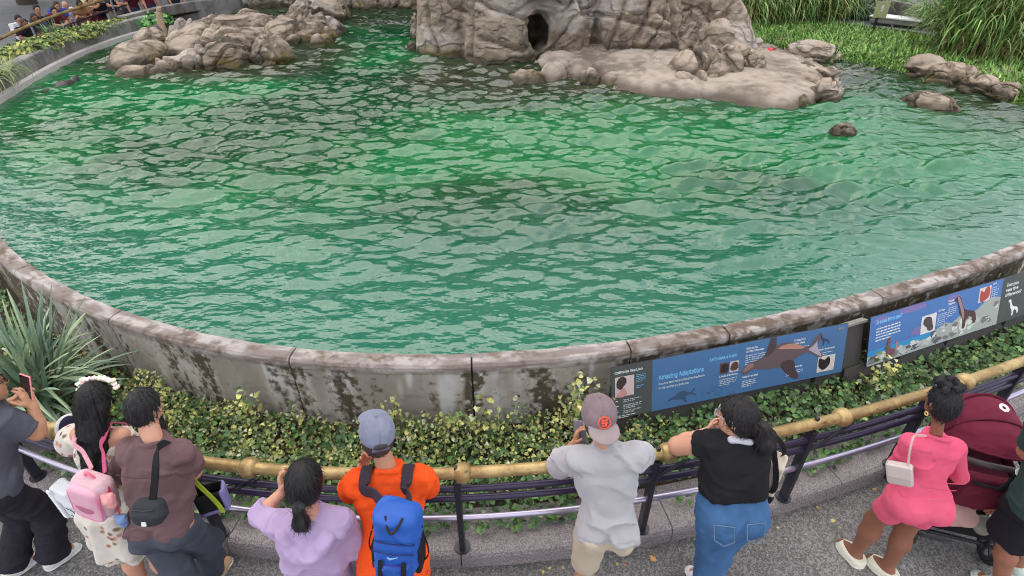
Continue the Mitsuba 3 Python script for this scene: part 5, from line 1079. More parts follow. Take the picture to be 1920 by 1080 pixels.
def shoes(F, key, colr, sole=lin(235, 235, 235), which='lr', clog=False):
    for sd in which:
        a, t = (F.al, F.tl) if sd == 'l' else (F.ar, F.tr); f = unit(t * [1, 1, 0]); s_ = V(-f[1], f[0], 0); g0 = a - V(0, 0, .085)
        S = Sdf(); w_ = .012 if clog else 0
        S.cone(a - V(0, 0, .045) - f * .035, a - V(0, 0, .05) + f * .05, .045 + w_, .043 + w_, .02); S.cone(a - V(0, 0, .052) + f * .04, a - V(0, 0, .062) + f * (.075 if clog else .112), .046 + w_, .038 + w_, .02); S.cone(a + V(0, 0, -.01), a - V(0, 0, .04) + f * .05, .046, .04, .03)
        S.cut(a + V(0, 0, .012 if not clog else -.012), (0, 0, 1)); S.cut(g0 + V(0, 0, .02), (0, 0, -1))
        k = part(key, 'shoe', fixm(S.mesh(.006)), 'satin', smooth=True, color=np.asarray(colr, float))
        S = Sdf(); S.cone(a - V(0, 0, .05) - f * .035, a - V(0, 0, .055) + f * .05, .048 + w_, .045 + w_, .01); S.cone(a - V(0, 0, .055) + f * .04, a - V(0, 0, .06) + f * (.075 if clog else .112), .049 + w_, .042 + w_, .01); S.cut(g0 + V(0, 0, .026), (0, 0, 1)); S.cut(g0 + V(0, 0, .0015), (0, 0, -1))
        add(f'{k}__sole', fixm(S.mesh(.006)), 'satin', smooth=True, color=np.asarray(sole, float))
def hair(F, key, colr, kind='short', seed=0, extra=None, g=0.014, h=0.006, amp=0.006, loose=True, front=.045):
    c, x, f, u, k = F.hd, F.hx, F.fd, F.hu, F.sc * F.hs; A = [x, f, u]
    S = Sdf(); S.ell(c + (u * .026 - f * .010) * k, (V(.078, .098, .100) + g) * k, A, .02); S.ell(c + (-f * .03 - u * .03) * k, (V(.070, .070, .075) + g * .6) * k, A, .03)
    S.cut(c + (f * front) * k, f * .75 - u * .62); S.cut(c - u * .088 * k, -u + f * .3)
    S.ell(c + (f * .07 - u * .06) * k, V(.09, .07, .10) * k, A, .01, sub=True)
    if extra: extra(S, c, x, f, u)
    def strand(v, n):
        q = v - c; az = np.arctan2(q @ x, -(q @ f)); d = (meshkit.fbm(np.stack([az * 11, (q @ u) * 3.0, 0 * az], -1), 3, seed) - .5) * amp * 2.6 + (meshkit.fbm(np.stack([v[:, 0] * 95, v[:, 1] * 95, v[:, 2] * 18], -1), 2, seed) - .5) * amp * 1.1
        return v + n * d[:, None]
    m = fixm(S.mesh(h, strand)); v = np.asarray(m.vertices); q = v - c; az = np.arctan2(q @ x, -(q @ f))
    t = meshkit.fbm(np.stack([az * 16, (q @ u) * 5, 0 * az], -1), 3, seed + 2)
    part(key, 'hair', m, 'hair', smooth=True, color=np.asarray(colr)[None] * (0.55 + 0.9 * t[:, None]))
    if not loose: return
    r = np.random.default_rng(seed + 60); nv = np.array(m.vertex_normals); i = r.integers(0, len(v), 700); i = i[(nv[i] @ f) < .6]; b_, n_ = v[i], nv[i]   # loose strands over the surface
    d = np.array([0, 0, -1.0]) + r.normal(size=n_.shape) * .35; d -= n_ * (d * n_).sum(1, keepdims=True); d /= np.linalg.norm(d, axis=1, keepdims=True) + 1e-9; L_ = (.025 + .05 * r.random((len(i), 1))) ; s_ = np.cross(d, n_) * .0011
    p0, p1, p2 = b_ - n_ * .001, b_ + d * L_ * .5 + n_ * (.003 + .004 * r.random((len(i), 1))), b_ + d * L_ + n_ * (r.random((len(i), 1)) ** 2 * .012 + .001)
    vv = np.stack([p0 - s_, p0 + s_, p1 - s_, p1 + s_, p2], 1).reshape(-1, 3); ff = (np.array([[0, 1, 3], [0, 3, 2], [2, 3, 4]])[None] + (np.arange(len(i)) * 5)[:, None, None]).reshape(-1, 3)
    part(key, 'loose_strands', trimesh.Trimesh(vv, ff, process=False), 'hair', smooth=False, color=np.asarray(colr) * 1.2); labels[f'{key}__loose_strands'] = {'kind': 'stuff'}
def legs_from(hl, hr, al, ar, bendf, tl, tr): return dict(hl=hl, hr=hr, kl=(np.asarray(hl) + al) / 2 + bendf, kr=(np.asarray(hr) + ar) / 2 + bendf, al=al, ar=ar, tl=tl, tr=tr)
FW, Z0 = V(0, 1, 0), V(0, 0, 0)
def hips(px, py, Y, half=.085, yaw=0.0):
    c = aY(px, py, Y); d = V(math.cos(yaw), math.sin(yaw), 0) * half; return c - d, c + d
def phone(label, c, ax_w, ax_h, col_case=lin(40, 40, 46), hw=.037, hh=.077, scr=1):
    k = thing('phone', label, 'phone'); n = unit(np.cross(ax_w, ax_h)); A = [unit(ax_w), unit(ax_h), n]
    part(k, 'case', box(c, (hw, hh, .0045), A, .003), 'plastic', smooth=False, color=col_case); part(k, 'screen', box(c + n * .005 * scr, (hw - .004, hh - .005, .001), A), 'screen', smooth=False)
    return k
def strap(pts, w, th, F=None, out=None, n=24):
    p = taut(pts, max(n, 40))
    return ribbon(p, w, th, out if out is not None else -F.fw)
def over_shoulder(F, side, back_low, front=True, lift=.03, off=.5):
    """Points of a pack strap from the back up over the shoulder and down the chest."""
    X_ = F.X * (1 if side == 'r' else -1); s0 = F.nk + X_ * F.wS * off * 1.05
    return [back_low, back_low + (s0 - back_low) * .55 - F.fw * (.125 * F.b + lift) * .35, s0 - F.up * .05 - F.fw * (.095 * F.b + lift), s0 + F.up * (.032 + lift * .6) - F.fw * .02, s0 - F.up * .03 + F.fw * (.085 + lift), s0 - F.up * .16 + F.fw * (.135 * F.b + lift * .6)]
SK1, SK2, SK3, SK4 = lin(215, 160, 135) * .85, lin(196, 142, 116) * .85, lin(150, 100, 80) * .85, lin(205, 150, 120) * .85
BLACK = V(.008, .0075, .009)

# --- the man at the left edge with the phone
k = thing('person', 'person at the left edge in grey tee and dark trousers raising a pink phone', 'person')
yaw = V(.82, -.42, 0); sr = aY(4, 788, 2.24); sl = sr - unit(yaw) * .36
hc = aY(-18, 912, 2.12); hx = unit(V(.85, -.4, 0)) * .09
al, ar = at(22, 1062, .09), at(100, 1042, .09)
F = Fig(b=1.0, hd=aY(-34, 726, 2.33), fd=(.55, .8, -.05), sl=sl, sr=sr, el=aY(-40, 785, 2.42), wl=aY(26, 752, 2.50), er=aY(72, 812, 2.30), wr=aY(62, 762, 2.36), dr=(-.15, .2, 1), nr=(-.9, .1, .1), dl=(.6, .2, .6), nl=(.6, .3, -.4), hl=hc - hx, hr=hc + hx, kl=(hc - hx + al) / 2 + V(.08, .1, 0), kr=(hc + hx + ar) / 2 + V(.06, .10, 0), al=al, ar=ar, tl=V(.5, .8, 0), tr=V(.55, .8, 0))
F.body(k, SK4, curl=(.45, .5))
garment(k, 'shirt', shirt(F, .024, .06, .72, (.076, .074)), lin(92, 92, 106) * .8, amp=.007, seed=1)
garment(k, 'trousers', trousers(F, .012, 1.96, (.082, .070, .070), .010), lin(50, 47, 58) * .75, amp=.007, seed=2, sc=(10, 10, 6))
shoes(F, k, lin(215, 215, 215)); hair(F, k, BLACK * 1.6, seed=3)
gl = Sdf(); [gl.cone(F.hd + F.hx * .076 * s_ + F.hu * .008 + F.fd * .0, F.hd + F.hx * .07 * s_ + F.hu * .008 + F.fd * .1, .0035) for s_ in (-1, 1)]; gl.ell(F.hd + F.hx * .033 + F.fd * .104 + F.hu * .004, (.028, .008, .02), [F.hx, F.fd, F.hu], .004); gl.ell(F.hd - F.hx * .033 + F.fd * .104 + F.hu * .004, (.028, .008, .02), [F.hx, F.fd, F.hu], .004)
part(k, 'glasses', fixm(gl.mesh(.003)), 'plastic', smooth=True, color=BLACK)
pc = aY(54, 732, 2.40); phone('phone in a pink case held up by the person at the left edge', pc + V(.0, 0, .03), unit(V(.93, -.25, -.15)), unit(V(.1, .35, 1)), lin(245, 140, 145), hh=.075, scr=-1 if np.cross(V(.93, -.25, -.15), V(.1, .35, 1))[1] > 0 else 1)
kk = thing('shoulder_bag', 'dark plum cloth bag behind the hip of the person at the left edge', 'bag')
c = aY(25, 925, 2.18); part(kk, 'pouch', fixm(Sdf().box(c, (.03, .07, .12), None, .03).mesh(.008)), 'cloth', smooth=True, color=lin(95, 40, 75)); part(kk, 'strap', ribbon(spline([c + V(0, 0, .1), c + V(-.02, .04, .3), F.sr + V(-.05, 0, .08)], 12), .02, .004, V(.5, -.8, .2)), 'cloth', color=lin(95, 40, 75))

# --- the woman in the floral dress
k = thing('person', 'person with long black hair, flower crown and pale floral dress', 'person')
hl, hr = hips(210, 950, 2.05); al, ar = V(hl[0] + .09, 1.93, .09), V(hr[0] + .09, 1.95, .09)
F = Fig(b=.86, arm=.85, leg=.9, sc=.97, hs=.92, hd=aY(179, 752, 2.29), fd=(-.05, 1, -.15), sl=aY(150, 812, 2.22), sr=aY(228, 816, 2.22), el=aY(126, 842, 2.36), wl=aY(150, 818, 2.55), er=aY(246, 868, 2.30), wr=aY(232, 845, 2.5), kl=(hl + al) / 2 + V(0, .03, 0), kr=(hr + ar) / 2 + V(0, .03, 0), hl=hl, hr=hr, al=al, ar=ar, tl=FW, tr=FW)
F.body(k, SK1)
S = Sdf(); F.torso(S, .012); S.cone(F.wa, F.wa - V(0, 0, .50) + V(.03, -.02, 0), .11, .235, .06, flat=True); S.cone(F.pv, F.pv - V(0, 0, .28) + V(.02, 0, 0), .15, .22, .06, flat=True)
for a, e in ((F.sl, F.el), (F.sr, F.er)): S.cone(a, a + (e - a) * .55, .066, .088, .02, flat=True); S.ell(a + (e - a) * .4, .094, None, .03)
S.cut(F.nk - F.up * .085 - F.fw * .05, F.up * .8 - F.fw * .5); S.cut(F.nk - F.up * .01, F.up)
def floral(v, c):
    r = np.random.default_rng(9); p = v[r.integers(0, len(v), 240)]
    from scipy.spatial import cKDTree
    d, i = cKDTree(p).query(v); pal = np.array([lin(190, 120, 105), lin(165, 135, 85), lin(205, 150, 130), lin(140, 110, 95)])[np.arange(240) % 4]
    wgt = np.clip((.017 - d) / .006, 0, 1)[:, None]
    return c * (1 - wgt) + pal[i] * .75 * wgt
def drape(amp, seed, ctr, z0):
    def f(v, n):
        q = v - ctr; az = np.arctan2(q[:, 1], q[:, 0]); t = np.clip((z0 - v[:, 2]) / .45, 0, 1)
        return v + n * (np.sin(az * 11 + 2.5 * meshkit.noise(v * 4, seed) * 2) * amp * t + (meshkit.fbm(v * 16, 3, seed) - .5) * .012)[:, None]
    return f
m = fixm(S.mesh(.0072, drape(.02, 5, F.wa, F.wa[2]))); part(k, 'dress', m, 'cloth', smooth=True, color=floral(np.asarray(m.vertices), vc(m, lin(222, 214, 205) * .85, .08, 12)))
def longhair(S, c, x, f, u):
    for o in (-.055, -.02, .02, .055): S.cone(c - f * .055 + x * o * .8 - u * .02, F.nk - F.fw * (.115 - abs(o)) + F.X * (o * .85) - F.up * .10, .045, .034, .025); S.cone(F.nk - F.fw * (.115 - abs(o)) + F.X * (o * .85) - F.up * .10, F.nk - F.fw * .135 + F.X * (o * .6 + .012) - F.up * .34, .034, .014, .02)
hair(F, k, BLACK * 1.1, seed=6, extra=longhair)
fc = thing('flower_headband', 'headband of small cream and white flowers on the long black hair', 'flower crown'); r = np.random.default_rng(5)
for i in range(17):
    a = -1.75 + 3.5 * i / 16; q = F.hd + F.hu * (.118 - .022 * a * a) + F.hx * math.sin(a) * .102 + F.fd * (.055 + .01 * math.cos(a)) + r.normal(size=3) * .005
    S = Sdf(); [S.ell(q + V(math.cos(t), math.sin(t), .3 * math.sin(2 * t)) * .009, .0085, None, .003) for t in np.arange(5) * 1.257]; part(fc, 'flower', fixm(S.mesh(.0045)), 'cloth', smooth=True, color=[lin(245, 235, 215), lin(240, 225, 195), lin(250, 245, 240), lin(245, 205, 205)][i % 4])
bp = thing('backpack', 'small pink backpack with a round oval front panel on the floral dress', 'backpack')
bu, bw = unit(V(.10, .06, 1)), unit(V(1, -.25, -.12)); bc = aY(181, 925, 1.88); bn = unit(np.cross(bw, bu)); bu = np.cross(bn, bw); A = [bw, bn, bu]
if bn[1] > 0: bn = -bn
PK = lin(225, 186, 196) * .85
part(bp, 'shell', fixm(Sdf().box(bc, (.105, .058, .135), A, .05).mesh(.007, folds(.004, 3))), 'cloth', smooth=True, color=PK)
part(bp, 'front_pocket', fixm(Sdf().box(bc + bn * .06 - bu * .01, (.088, .02, .112), A, .02).box(bc + bn * .06 + bu * .05, (.06, .02, .065), A, .02, .03).mesh(.006)), 'satin', smooth=True, color=lin(232, 176, 196) * .85)
part(bp, 'oval_badge', fixm(Sdf().ell(bc + bn * .078 - bu * .02, (.062, .008, .052), A).mesh(.004)), 'satin', smooth=True, color=lin(190, 110, 140) * .9)
part(bp, 'piping', sweep_tube(np.array([bc + bn * .072 + bw * .090 * np.sign(math.cos(t)) * abs(math.cos(t)) ** .5 + bu * (-.01 + .114 * np.sign(math.sin(t)) * abs(math.sin(t)) ** .5) for t in np.linspace(0, 6.283, 60)]), .004, 6), 'satin', color=lin(235, 130, 175))
part(bp, 'handle', sweep_tube(spline([bc + bu * .125 - bw * .03, bc + bu * .175 + bn * .01, bc + bu * .125 + bw * .03], 14), .007, 8), 'satin', color=lin(235, 120, 140))
for sd, sx in (('l', -1), ('r', 1)): part(bp, 'strap', strap(over_shoulder(F, sd, bc + bu * .12 + bw * .04 * sx - bn * .05, lift=.035, off=.62), .03, .006, F), 'cloth', color=lin(226, 165, 178) * .85 if sx < 0 else lin(200, 95, 130) * .85)
for nm, q, c_, s_ in (('plush_charm', bc + bw * .115 + bu * .04, lin(235, 165, 165), .034), ('plush_charm', bc + bw * .155 - bu * .11, lin(120, 145, 190), .030)):
    q = q + bn * .03; S = Sdf(); S.ell(q, s_, None); S.ell(q + V(-s_ * .6, 0, s_ * .8), s_ * .45, None, .01); S.ell(q + V(s_ * .6, 0, s_ * .8), s_ * .45, None, .01); S.ell(q - V(0, 0, s_ * 1.2), (s_ * .8, s_ * .7, s_ * .9), None, .01)
    kk = thing(nm, 'pink plush charm hanging on the side of the pink backpack' if c_[0] > .5 else 'small blue and pink plush charm dangling lowest from the pink backpack', 'charm'); part(kk, 'figure', fixm(S.mesh(.006)), 'cloth', smooth=True, color=c_); part(kk, 'cord', sweep_tube([q, bc + bw * .1 + bu * .10], .004, 6), 'cloth', color=lin(190, 60, 90))
wb = thing('paper_bag', 'white quilted bag with a black square mark, hanging at the left of the pink backpack', 'bag'); c = aY(137, 938, 2.08); A = [unit(V(1, -.35, 0)), unit(V(.35, 1, 0)), V(0, 0, 1)]
part(wb, 'bag', fixm(Sdf().box(c, (.075, .045, .135), A, .02).mesh(.007, folds(.006, 8, (14, 14, 14)))), 'cloth', smooth=True, color=lin(222, 226, 232) * .9)
part(wb, 'mark', ribbon(np.array([c - A[1] * .049 + A[0] * x_ + V(0, 0, z_) for x_, z_ in ((.0, -.08), (.055, -.085), (.055, -.02), (.0, -.01))]), .007, .002, -A[1]), 'plastic', color=BLACK); part(wb, 'fold', ribbon(np.array([c - A[1] * .047 - A[0] * .055 + V(0, 0, z_) for z_ in (-.12, 0, .13)]), .03, .012, -A[1]), 'cloth', color=lin(235, 238, 242) * .9)
hb = thing('sun_hat', 'dark sun hat with a white frilled brim held against the rail by the floral dress', 'hat'); c = aY(133, 800, 2.40); A = [unit(V(.8, -.6, 0)), unit(V(.6, .8, 0)), V(0, 0, 1)]
part(hb, 'brim', fixm(Sdf().ell(c, (.03, .085, .10), A).mesh(.006, folds(.012, 4, (30, 30, 30)))), 'cloth', smooth=True, color=lin(235, 235, 232) * .9); part(hb, 'crown', fixm(Sdf().ell(c + A[0] * .025 - V(0, 0, .05), (.04, .075, .15), A).mesh(.007)), 'cloth', smooth=True, color=lin(38, 34, 58))

# --- the man in the brown shirt
k = thing('person', 'person with dark hair in a muted brown short sleeved shirt and grey jeans', 'person')
hl, hr = hips(306, 985, 1.85); al, ar = V(hl[0] + .10, 1.66, .09), at(398, 1072, .09)
F = Fig(b=1.02, hip=.84, arm=1.02, leg=.94, hs=.90, hd=aY(271, 764, 2.15), fd=(.22, 1, -.12), sl=aY(246, 846, 2.02), sr=aY(336, 846, 2.02), el=aY(228, 905, 2.16), wl=aY(262, 830, 2.30), er=aY(362, 886, 2.10), wr=aY(312, 822, 2.24), dr=(-.5, .2, .7), nr=(-.5, -.3, 0), kl=(hl + al) / 2 + V(.02, .04, 0), kr=(hr + ar) / 2 + V(.04, .05, 0), hl=hl, hr=hr, al=al, ar=ar, tl=FW, tr=V(.35, 1, 0))
F.body(k, SK1, curl=(.6, .8))
S = shirt(F, .018, .045, .8, (.064, .067), .0, flare=.02); collar(S, F, .066, .013); garment(k, 'shirt', S, lin(118, 92, 96) * .8, amp=.011, seed=11)
q = [F.ch + F.up * .045 - F.fw * .138 + F.X * x_ for x_ in (-.15, -.07, 0, .07, .15)]; part(k, 'yoke_seam', sweep_tube(spline([p_ + F.fw * (.035 * (abs(i - 2) / 2) ** 2) for i, p_ in enumerate(q)], 16), .003, 6), 'cloth', color=lin(95, 70, 74) * .7)
garment(k, 'jeans', trousers(F, .010, 1.95, (.086, .072, .064), .004, .004), lin(82, 86, 100) * .75, amp=.010, seed=12); shoes(F, k, lin(190, 160, 120)); hair(F, k, V(.016, .015, .017), seed=13, amp=.006, g=.007)
phone('dark phone held near the face of the person in the brown shirt', F.wr + V(-.04, .04, .06), unit(V(1, .1, 0)), unit(V(-.1, .3, 1)))
cb = thing('crossbody_bag', 'charcoal crossbody pouch with a small pale tag on the brown shirt', 'bag'); A = [unit(F.X + V(0, 0, -.05)), unit(F.fw), unit(F.up)]
bc = aY(281, 957, 1.69); S = Sdf().box(bc, (.075, .042, .062), A, .035); S.ell(bc - F.up * .02 - F.fw * .02, (.07, .04, .05), A, .03); part(cb, 'pouch', fixm(S.mesh(.006, folds(.004, 3, (16, 16, 16)))), 'cloth', smooth=True, color=lin(58, 60, 66) * .8)
part(cb, 'tag', box(bc - F.fw * .060 - F.up * .035 + F.X * .005, (.011, .003, .012), A), 'satin', smooth=False, color=lin(215, 220, 210)); part(cb, 'zip', sweep_tube([bc - F.fw * .046 + F.up * .03 - F.X * .05, bc - F.fw * .052 + F.up * .028, bc - F.fw * .046 + F.up * .03 + F.X * .05], .003, 6), 'plastic', color=BLACK)
part(cb, 'strap', strap([bc + F.up * .05 + F.X * .02, aY(291, 905, 1.76), aY(293, 870, 1.82), aY(294, 840, 1.91), F.nk + F.X * .085 + F.up * .028 - F.fw * .02, F.nk + F.X * .07 - F.up * .04 + F.fw * .10], .036, .006, F), 'cloth', color=BLACK * 1.5)
tb = thing('tote_bag', 'black tote with lilac sides and yellow green strap hanging beside the brown shirt', 'bag'); c = aY(398, 935, 2.09); A = [unit(V(.85, .35, 0)), unit(V(-.35, .85, 0)), V(0, 0, 1)]
S = Sdf().box(c, (.085, .05, .095), A, .02); S.box(c + V(0, 0, .06), (.07, .035, .09), A, .015, .01, sub=True); m = fixm(S.mesh(.006, folds(.004, 3))); v = np.asarray(m.vertices); q = (v - c); inn = (np.abs(q @ A[0]) < .074) & (np.abs(q @ A[1]) < .039) & (q[:, 2] > -.05)
low = q[:, 2] < -.055; col_ = np.where(inn[:, None], BLACK * 1.5, np.where(low[:, None] | (q @ A[0] > .06)[:, None], lin(150, 145, 200) * .8, BLACK * 1.8)); part(tb, 'bag', m, 'cloth', smooth=True, color=col_)
part(tb, 'strap', ribbon(spline([F.er + V(.0, -.03, .05), F.er + V(.035, -.05, -.02), c - A[1] * .052 + V(.03, 0, .06), c - A[1] * .054 + V(.05, 0, -.06)], 16), .03, .004, V(0, -1, .2)), 'cloth', color=lin(175, 195, 60)); part(tb, 'strap', ribbon(spline([F.er + V(-.02, -.03, .05), F.er + V(0, -.05, -.05), c - A[0] * .07 + V(0, 0, .08)], 12), .025, .004, V(0, -1, .2)), 'cloth', color=lin(150, 170, 60))

# --- the woman in the lilac hooded top
k = thing('person', 'person with a black ponytail in a loose lilac hooded top', 'person')
hl, hr = hips(606, 1112, 1.64); al, ar = V(hl[0], 1.56, .09), V(hr[0], 1.58, .09)
F = Fig(b=.95, arm=.92, sc=.96, hd=aY(572, 905, 1.78), fd=(-.05, 1, -.22), sl=aY(526, 982, 1.70), sr=aY(638, 978, 1.70), el=aY(487, 968, 1.80), wl=aY(530, 920, 1.90), dl=(-.1, .3, .9), nl=(.8, .3, 0), er=aY(668, 1020, 1.72), wr=aY(676, 1044, 1.86), dr=(.15, .8, -.3), hl=hl, hr=hr, kl=(hl + al) / 2 + V(0, .04, 0), kr=(hr + ar) / 2 + V(0, .04, 0), al=al, ar=ar, tl=FW, tr=FW)
F.body(k, SK1, curl=(.5, .7))
S = shirt(F, .030, .16, 1.15, (.074, .062), .008, flare=.06)
for a in np.linspace(-1.15, 1.15, 9):   # the hood lying on the back
    q = F.nk - F.up * (.015 + .115 * math.cos(a) ** 2) - F.fw * (.050 + .090 * math.cos(a)) + F.X * math.sin(a) * .112; q2 = F.nk - F.up * (.01 + .07 * math.cos(a)) - F.fw * (.03 + .05 * math.cos(a)) + F.X * math.sin(a) * .085; S.cone(q, q2, .040, .030, .012)
for a, e, w in ((F.sl, F.el, F.wl), (F.sr, F.er, F.wr)): q = e + (w - e) * .12; d = unit(w - e); S.cone(q, q + d * .045, .066, .068, .006, flat=True)
garment(k, 'top', S, lin(188, 165, 205) * .82, amp=.011, seed=21, sc=(8, 8, 5))
garment(k, 'trousers', trousers(F, .014, 1.95, (.09, .08, .07), 0, -.06), lin(90, 95, 115) * .7, seed=22); shoes(F, k, lin(220, 220, 220))
def pony(S, c, x, f, u):
    b = c - f * .118 - u * .035; S.cone(b, b - f * .02 - V(0, 0, .02), .018, .020, .012); S.cone(b - f * .02 - V(0, 0, .015), b - f * .035 - V(-.004, 0, .10), .024, .042, .02); S.cone(b - f * .035 - V(-.004, 0, .10), b - f * .03 - V(-.01, 0, .165), .042, .012, .02)
hair(F, k, BLACK * 1.2, seed=23, extra=pony, g=.013, amp=.0045); b = F.hd - F.fd * .125 - F.hu * .04; part(k, 'hair_tie', fixm(Sdf().cone(b - F.hx * .012, b + F.hx * .012, .02, None, .01).mesh(.005)), 'cloth', smooth=True, color=V(.03, .04, .04))

# --- the man in the orange polo with the blue backpack
k = thing('person', 'person in an orange polo shirt and a washed blue grey cap leaning on the rail', 'person')
hl, hr = hips(738, 1050, 1.68); al, ar = V(hl[0], 1.58, .09), V(hr[0] + .04, 1.55, .09)
F = Fig(b=.90, hd=aY(707, 815, 2.02), fd=(-.38, 1, -.02), sl=aY(672, 902, 1.90), sr=aY(790, 898, 1.90), el=aY(656, 922, 2.08), wl=aY(684, 868, 2.14), dl=(.3, .1, .9), nl=(.5, -.6, 0), er=aY(806, 916, 2.10), wr=aY(760, 884, 2.24), dr=(-.8, .4, 0), nr=(0, .2, -1), hl=hl, hr=hr, kl=(hl + al) / 2 + V(0, .04, 0), kr=(hr + ar) / 2 + V(0, .04, 0), al=al, ar=ar, tl=FW, tr=FW)
F.body(k, SK2, curl=(.8, .5))
S = shirt(F, .016, .12, .85, (.070, .070), flare=.01); collar(S, F, .062, .014); garment(k, 'polo_shirt', S, lin(250, 88, 30) * .85, amp=.007, seed=31, amt=.05)
garment(k, 'trousers', trousers(F, .012, 1.95, (.09, .075, .065), 0, -.03), lin(70, 90, 105) * .7, seed=32); shoes(F, k, lin(90, 90, 95)); hair(F, k, V(.05, .045, .045), seed=33, g=.006, loose=False)
def cap(F, key_label, colr, brim_dir, brim_col=None, tilt=.0, sz=1.0):
    kk = thing('cap', key_label, 'cap'); c, x, f, u = F.hd, F.hx, F.fd, F.hu; A = [x, f, u]; bd = unit(brim_dir - u * (brim_dir @ u))
    S = Sdf(); S.ell(c + u * .030 - f * .008, V(.094, .114, .108) * sz, A, .01); S.cut(c + u * .012 + bd * 0, -u - bd * tilt); S.ell(c + u * .01 - f * .008, V(.085, .105, .095) * sz, A, .005, sub=True)
    m = fixm(S.mesh(.0055, folds(.002, 4, (20, 20, 20)))); col_ = vc(m, colr, .16, 30, 3); q = np.asarray(m.vertices) - c; az = np.arctan2(q @ x, q @ f); col_[np.abs(np.mod(az, 1.0472) - .5236) > .5] *= .82
    part(kk, 'crown', m, 'cloth', smooth=True, color=col_)
    bx = np.cross(bd, u); b0 = c + bd * .12 * sz + u * .012; S = Sdf().ell(b0, (.082, .085, .016), [bx, bd, unit(u + bd * .25)], .005); S.cut(c + bd * .085, -bd)
    part(kk, 'brim', fixm(S.mesh(.005)), 'cloth', smooth=True, color=np.asarray(brim_col if brim_col is not None else colr, float)); part(kk, 'button', fixm(Sdf().ell(c + u * .139 * sz - f * .008, .009).mesh(.004)), 'cloth', smooth=True, color=np.asarray(colr, float) * 1.1)
    return kk, c, x, f, u
kk, c, x, f, u = cap(F, 'washed blue grey cap worn with the orange polo', lin(138, 142, 165) * .8, F.fd)
part(kk, 'opening', fixm(Sdf().ell(c - f * .117 + u * .03, (.036, .014, .022), [x, f, u]).mesh(.004)), 'hair', smooth=True, color=V(.05, .045, .05)); part(kk, 'adjuster', ribbon(np.array([c - f * (.121 - .9 * t * t) + x * t + u * .012 for t in np.linspace(-.045, .045, 9)]), .014, .004, -f), 'cloth', color=lin(120, 124, 145) * .7)
bp = thing('backpack', 'bright blue backpack with dark straps and cords on the orange polo', 'backpack'); bu = unit(V(.06, .13, 1)); bw = unit(V(1, -.10, -.05)); bn = unit(np.cross(bw, bu)); bn = bn if bn[1] < 0 else -bn; A = [bw, bn, bu]; bc = aY(747, 1008, 1.55)
BLU = lin(38, 92, 185) * .85
S = Sdf().box(bc + bu * .01, (.108, .075, .19), A, .055); S.ell(bc + bn * .05 - bu * .06, (.098, .06, .13), A, .04); S.box(bc + bu * .12, (.088, .06, .08), A, .05, .03); part(bp, 'shell', fixm(S.mesh(.0075, folds(.007, 14, (11, 11, 7)))), 'satin', smooth=True, color=BLU)
part(bp, 'front_pocket', fixm(Sdf().box(bc + bn * .088 - bu * .125, (.085, .03, .075), A, .028).mesh(.007, folds(.006, 9))), 'satin', smooth=True, color=BLU * .9)
for sx in (-1, 1):
    part(bp, 'side_mesh', fixm(Sdf().box(bc + bw * .105 * sx - bu * .09, (.018, .055, .085), A, .017).mesh(.007)), 'cloth', smooth=True, color=BLACK * 2); part(bp, 'webbing', ribbon(np.array([bc + bn * z_ + bw * .055 * sx + bu * y_ for y_, z_ in ((-.03, .108), (-.08, .122), (-.16, .122), (-.2, .10))]), .022, .005, bn), 'cloth', color=BLACK * 2)
    part(bp, 'strap', strap(over_shoulder(F, 'r' if sx > 0 else 'l', bc + bu * .165 + bw * .055 * sx - bn * .02, lift=.03, off=.62), .058, .010, F), 'cloth', color=lin(66, 55, 66) * .7); part(bp, 'side_cord', sweep_tube(spline([bc + bw * .115 * sx + bu * .10, bc + bw * .135 * sx, bc + bw * .145 * sx - bu * .08, bc + bw * .11 * sx - bu * .15], 14), .004, 6), 'cloth', color=BLACK * 1.5)
part(bp, 'handle', sweep_tube(spline([bc + bu * .195 - bw * .04 + bn * .05, bc + bu * .15 + bn * .105, bc + bu * .195 + bw * .04 + bn * .05], 14), .006, 8), 'cloth', color=BLACK * 3)
for i, (z_, w_, o) in enumerate(((.115, .085, .070), (.07, .095, .088), (.025, .10, .105))): part(bp, 'piping', sweep_tube(spline([bc + bu * (z_ - .03) - bw * w_ + bn * (o - .025), bc + bu * z_ + bn * (o + .008), bc + bu * (z_ - .03) + bw * w_ + bn * (o - .025)], 16), .004, 6), 'satin', color=lin(22, 50, 115) * .8)
part(bp, 'zip', sweep_tube(spline([bc - bu * .09 - bw * .085 + bn * .085, bc - bu * .045 + bn * .118, bc - bu * .09 + bw * .085 + bn * .085], 16), .005, 6), 'satin', color=lin(50, 60, 160) * .8)
tk = Polygon([(0, .012), (.006, .0), (.014, -.004), (.05, .018), (.018, .006), (.01, .006), (.006, .012)]); m = trimesh.creation.extrude_polygon(tk, .003, engine='earcut'); v = np.asarray(m.vertices); m.vertices = bc + bn * .119 + (v[:, :1] - .02) * bw + (v[:, 1:2] + .0) * bu + v[:, 2:] * bn; part(bp, 'mark', m, 'satin', smooth=False, color=lin(150, 185, 235))

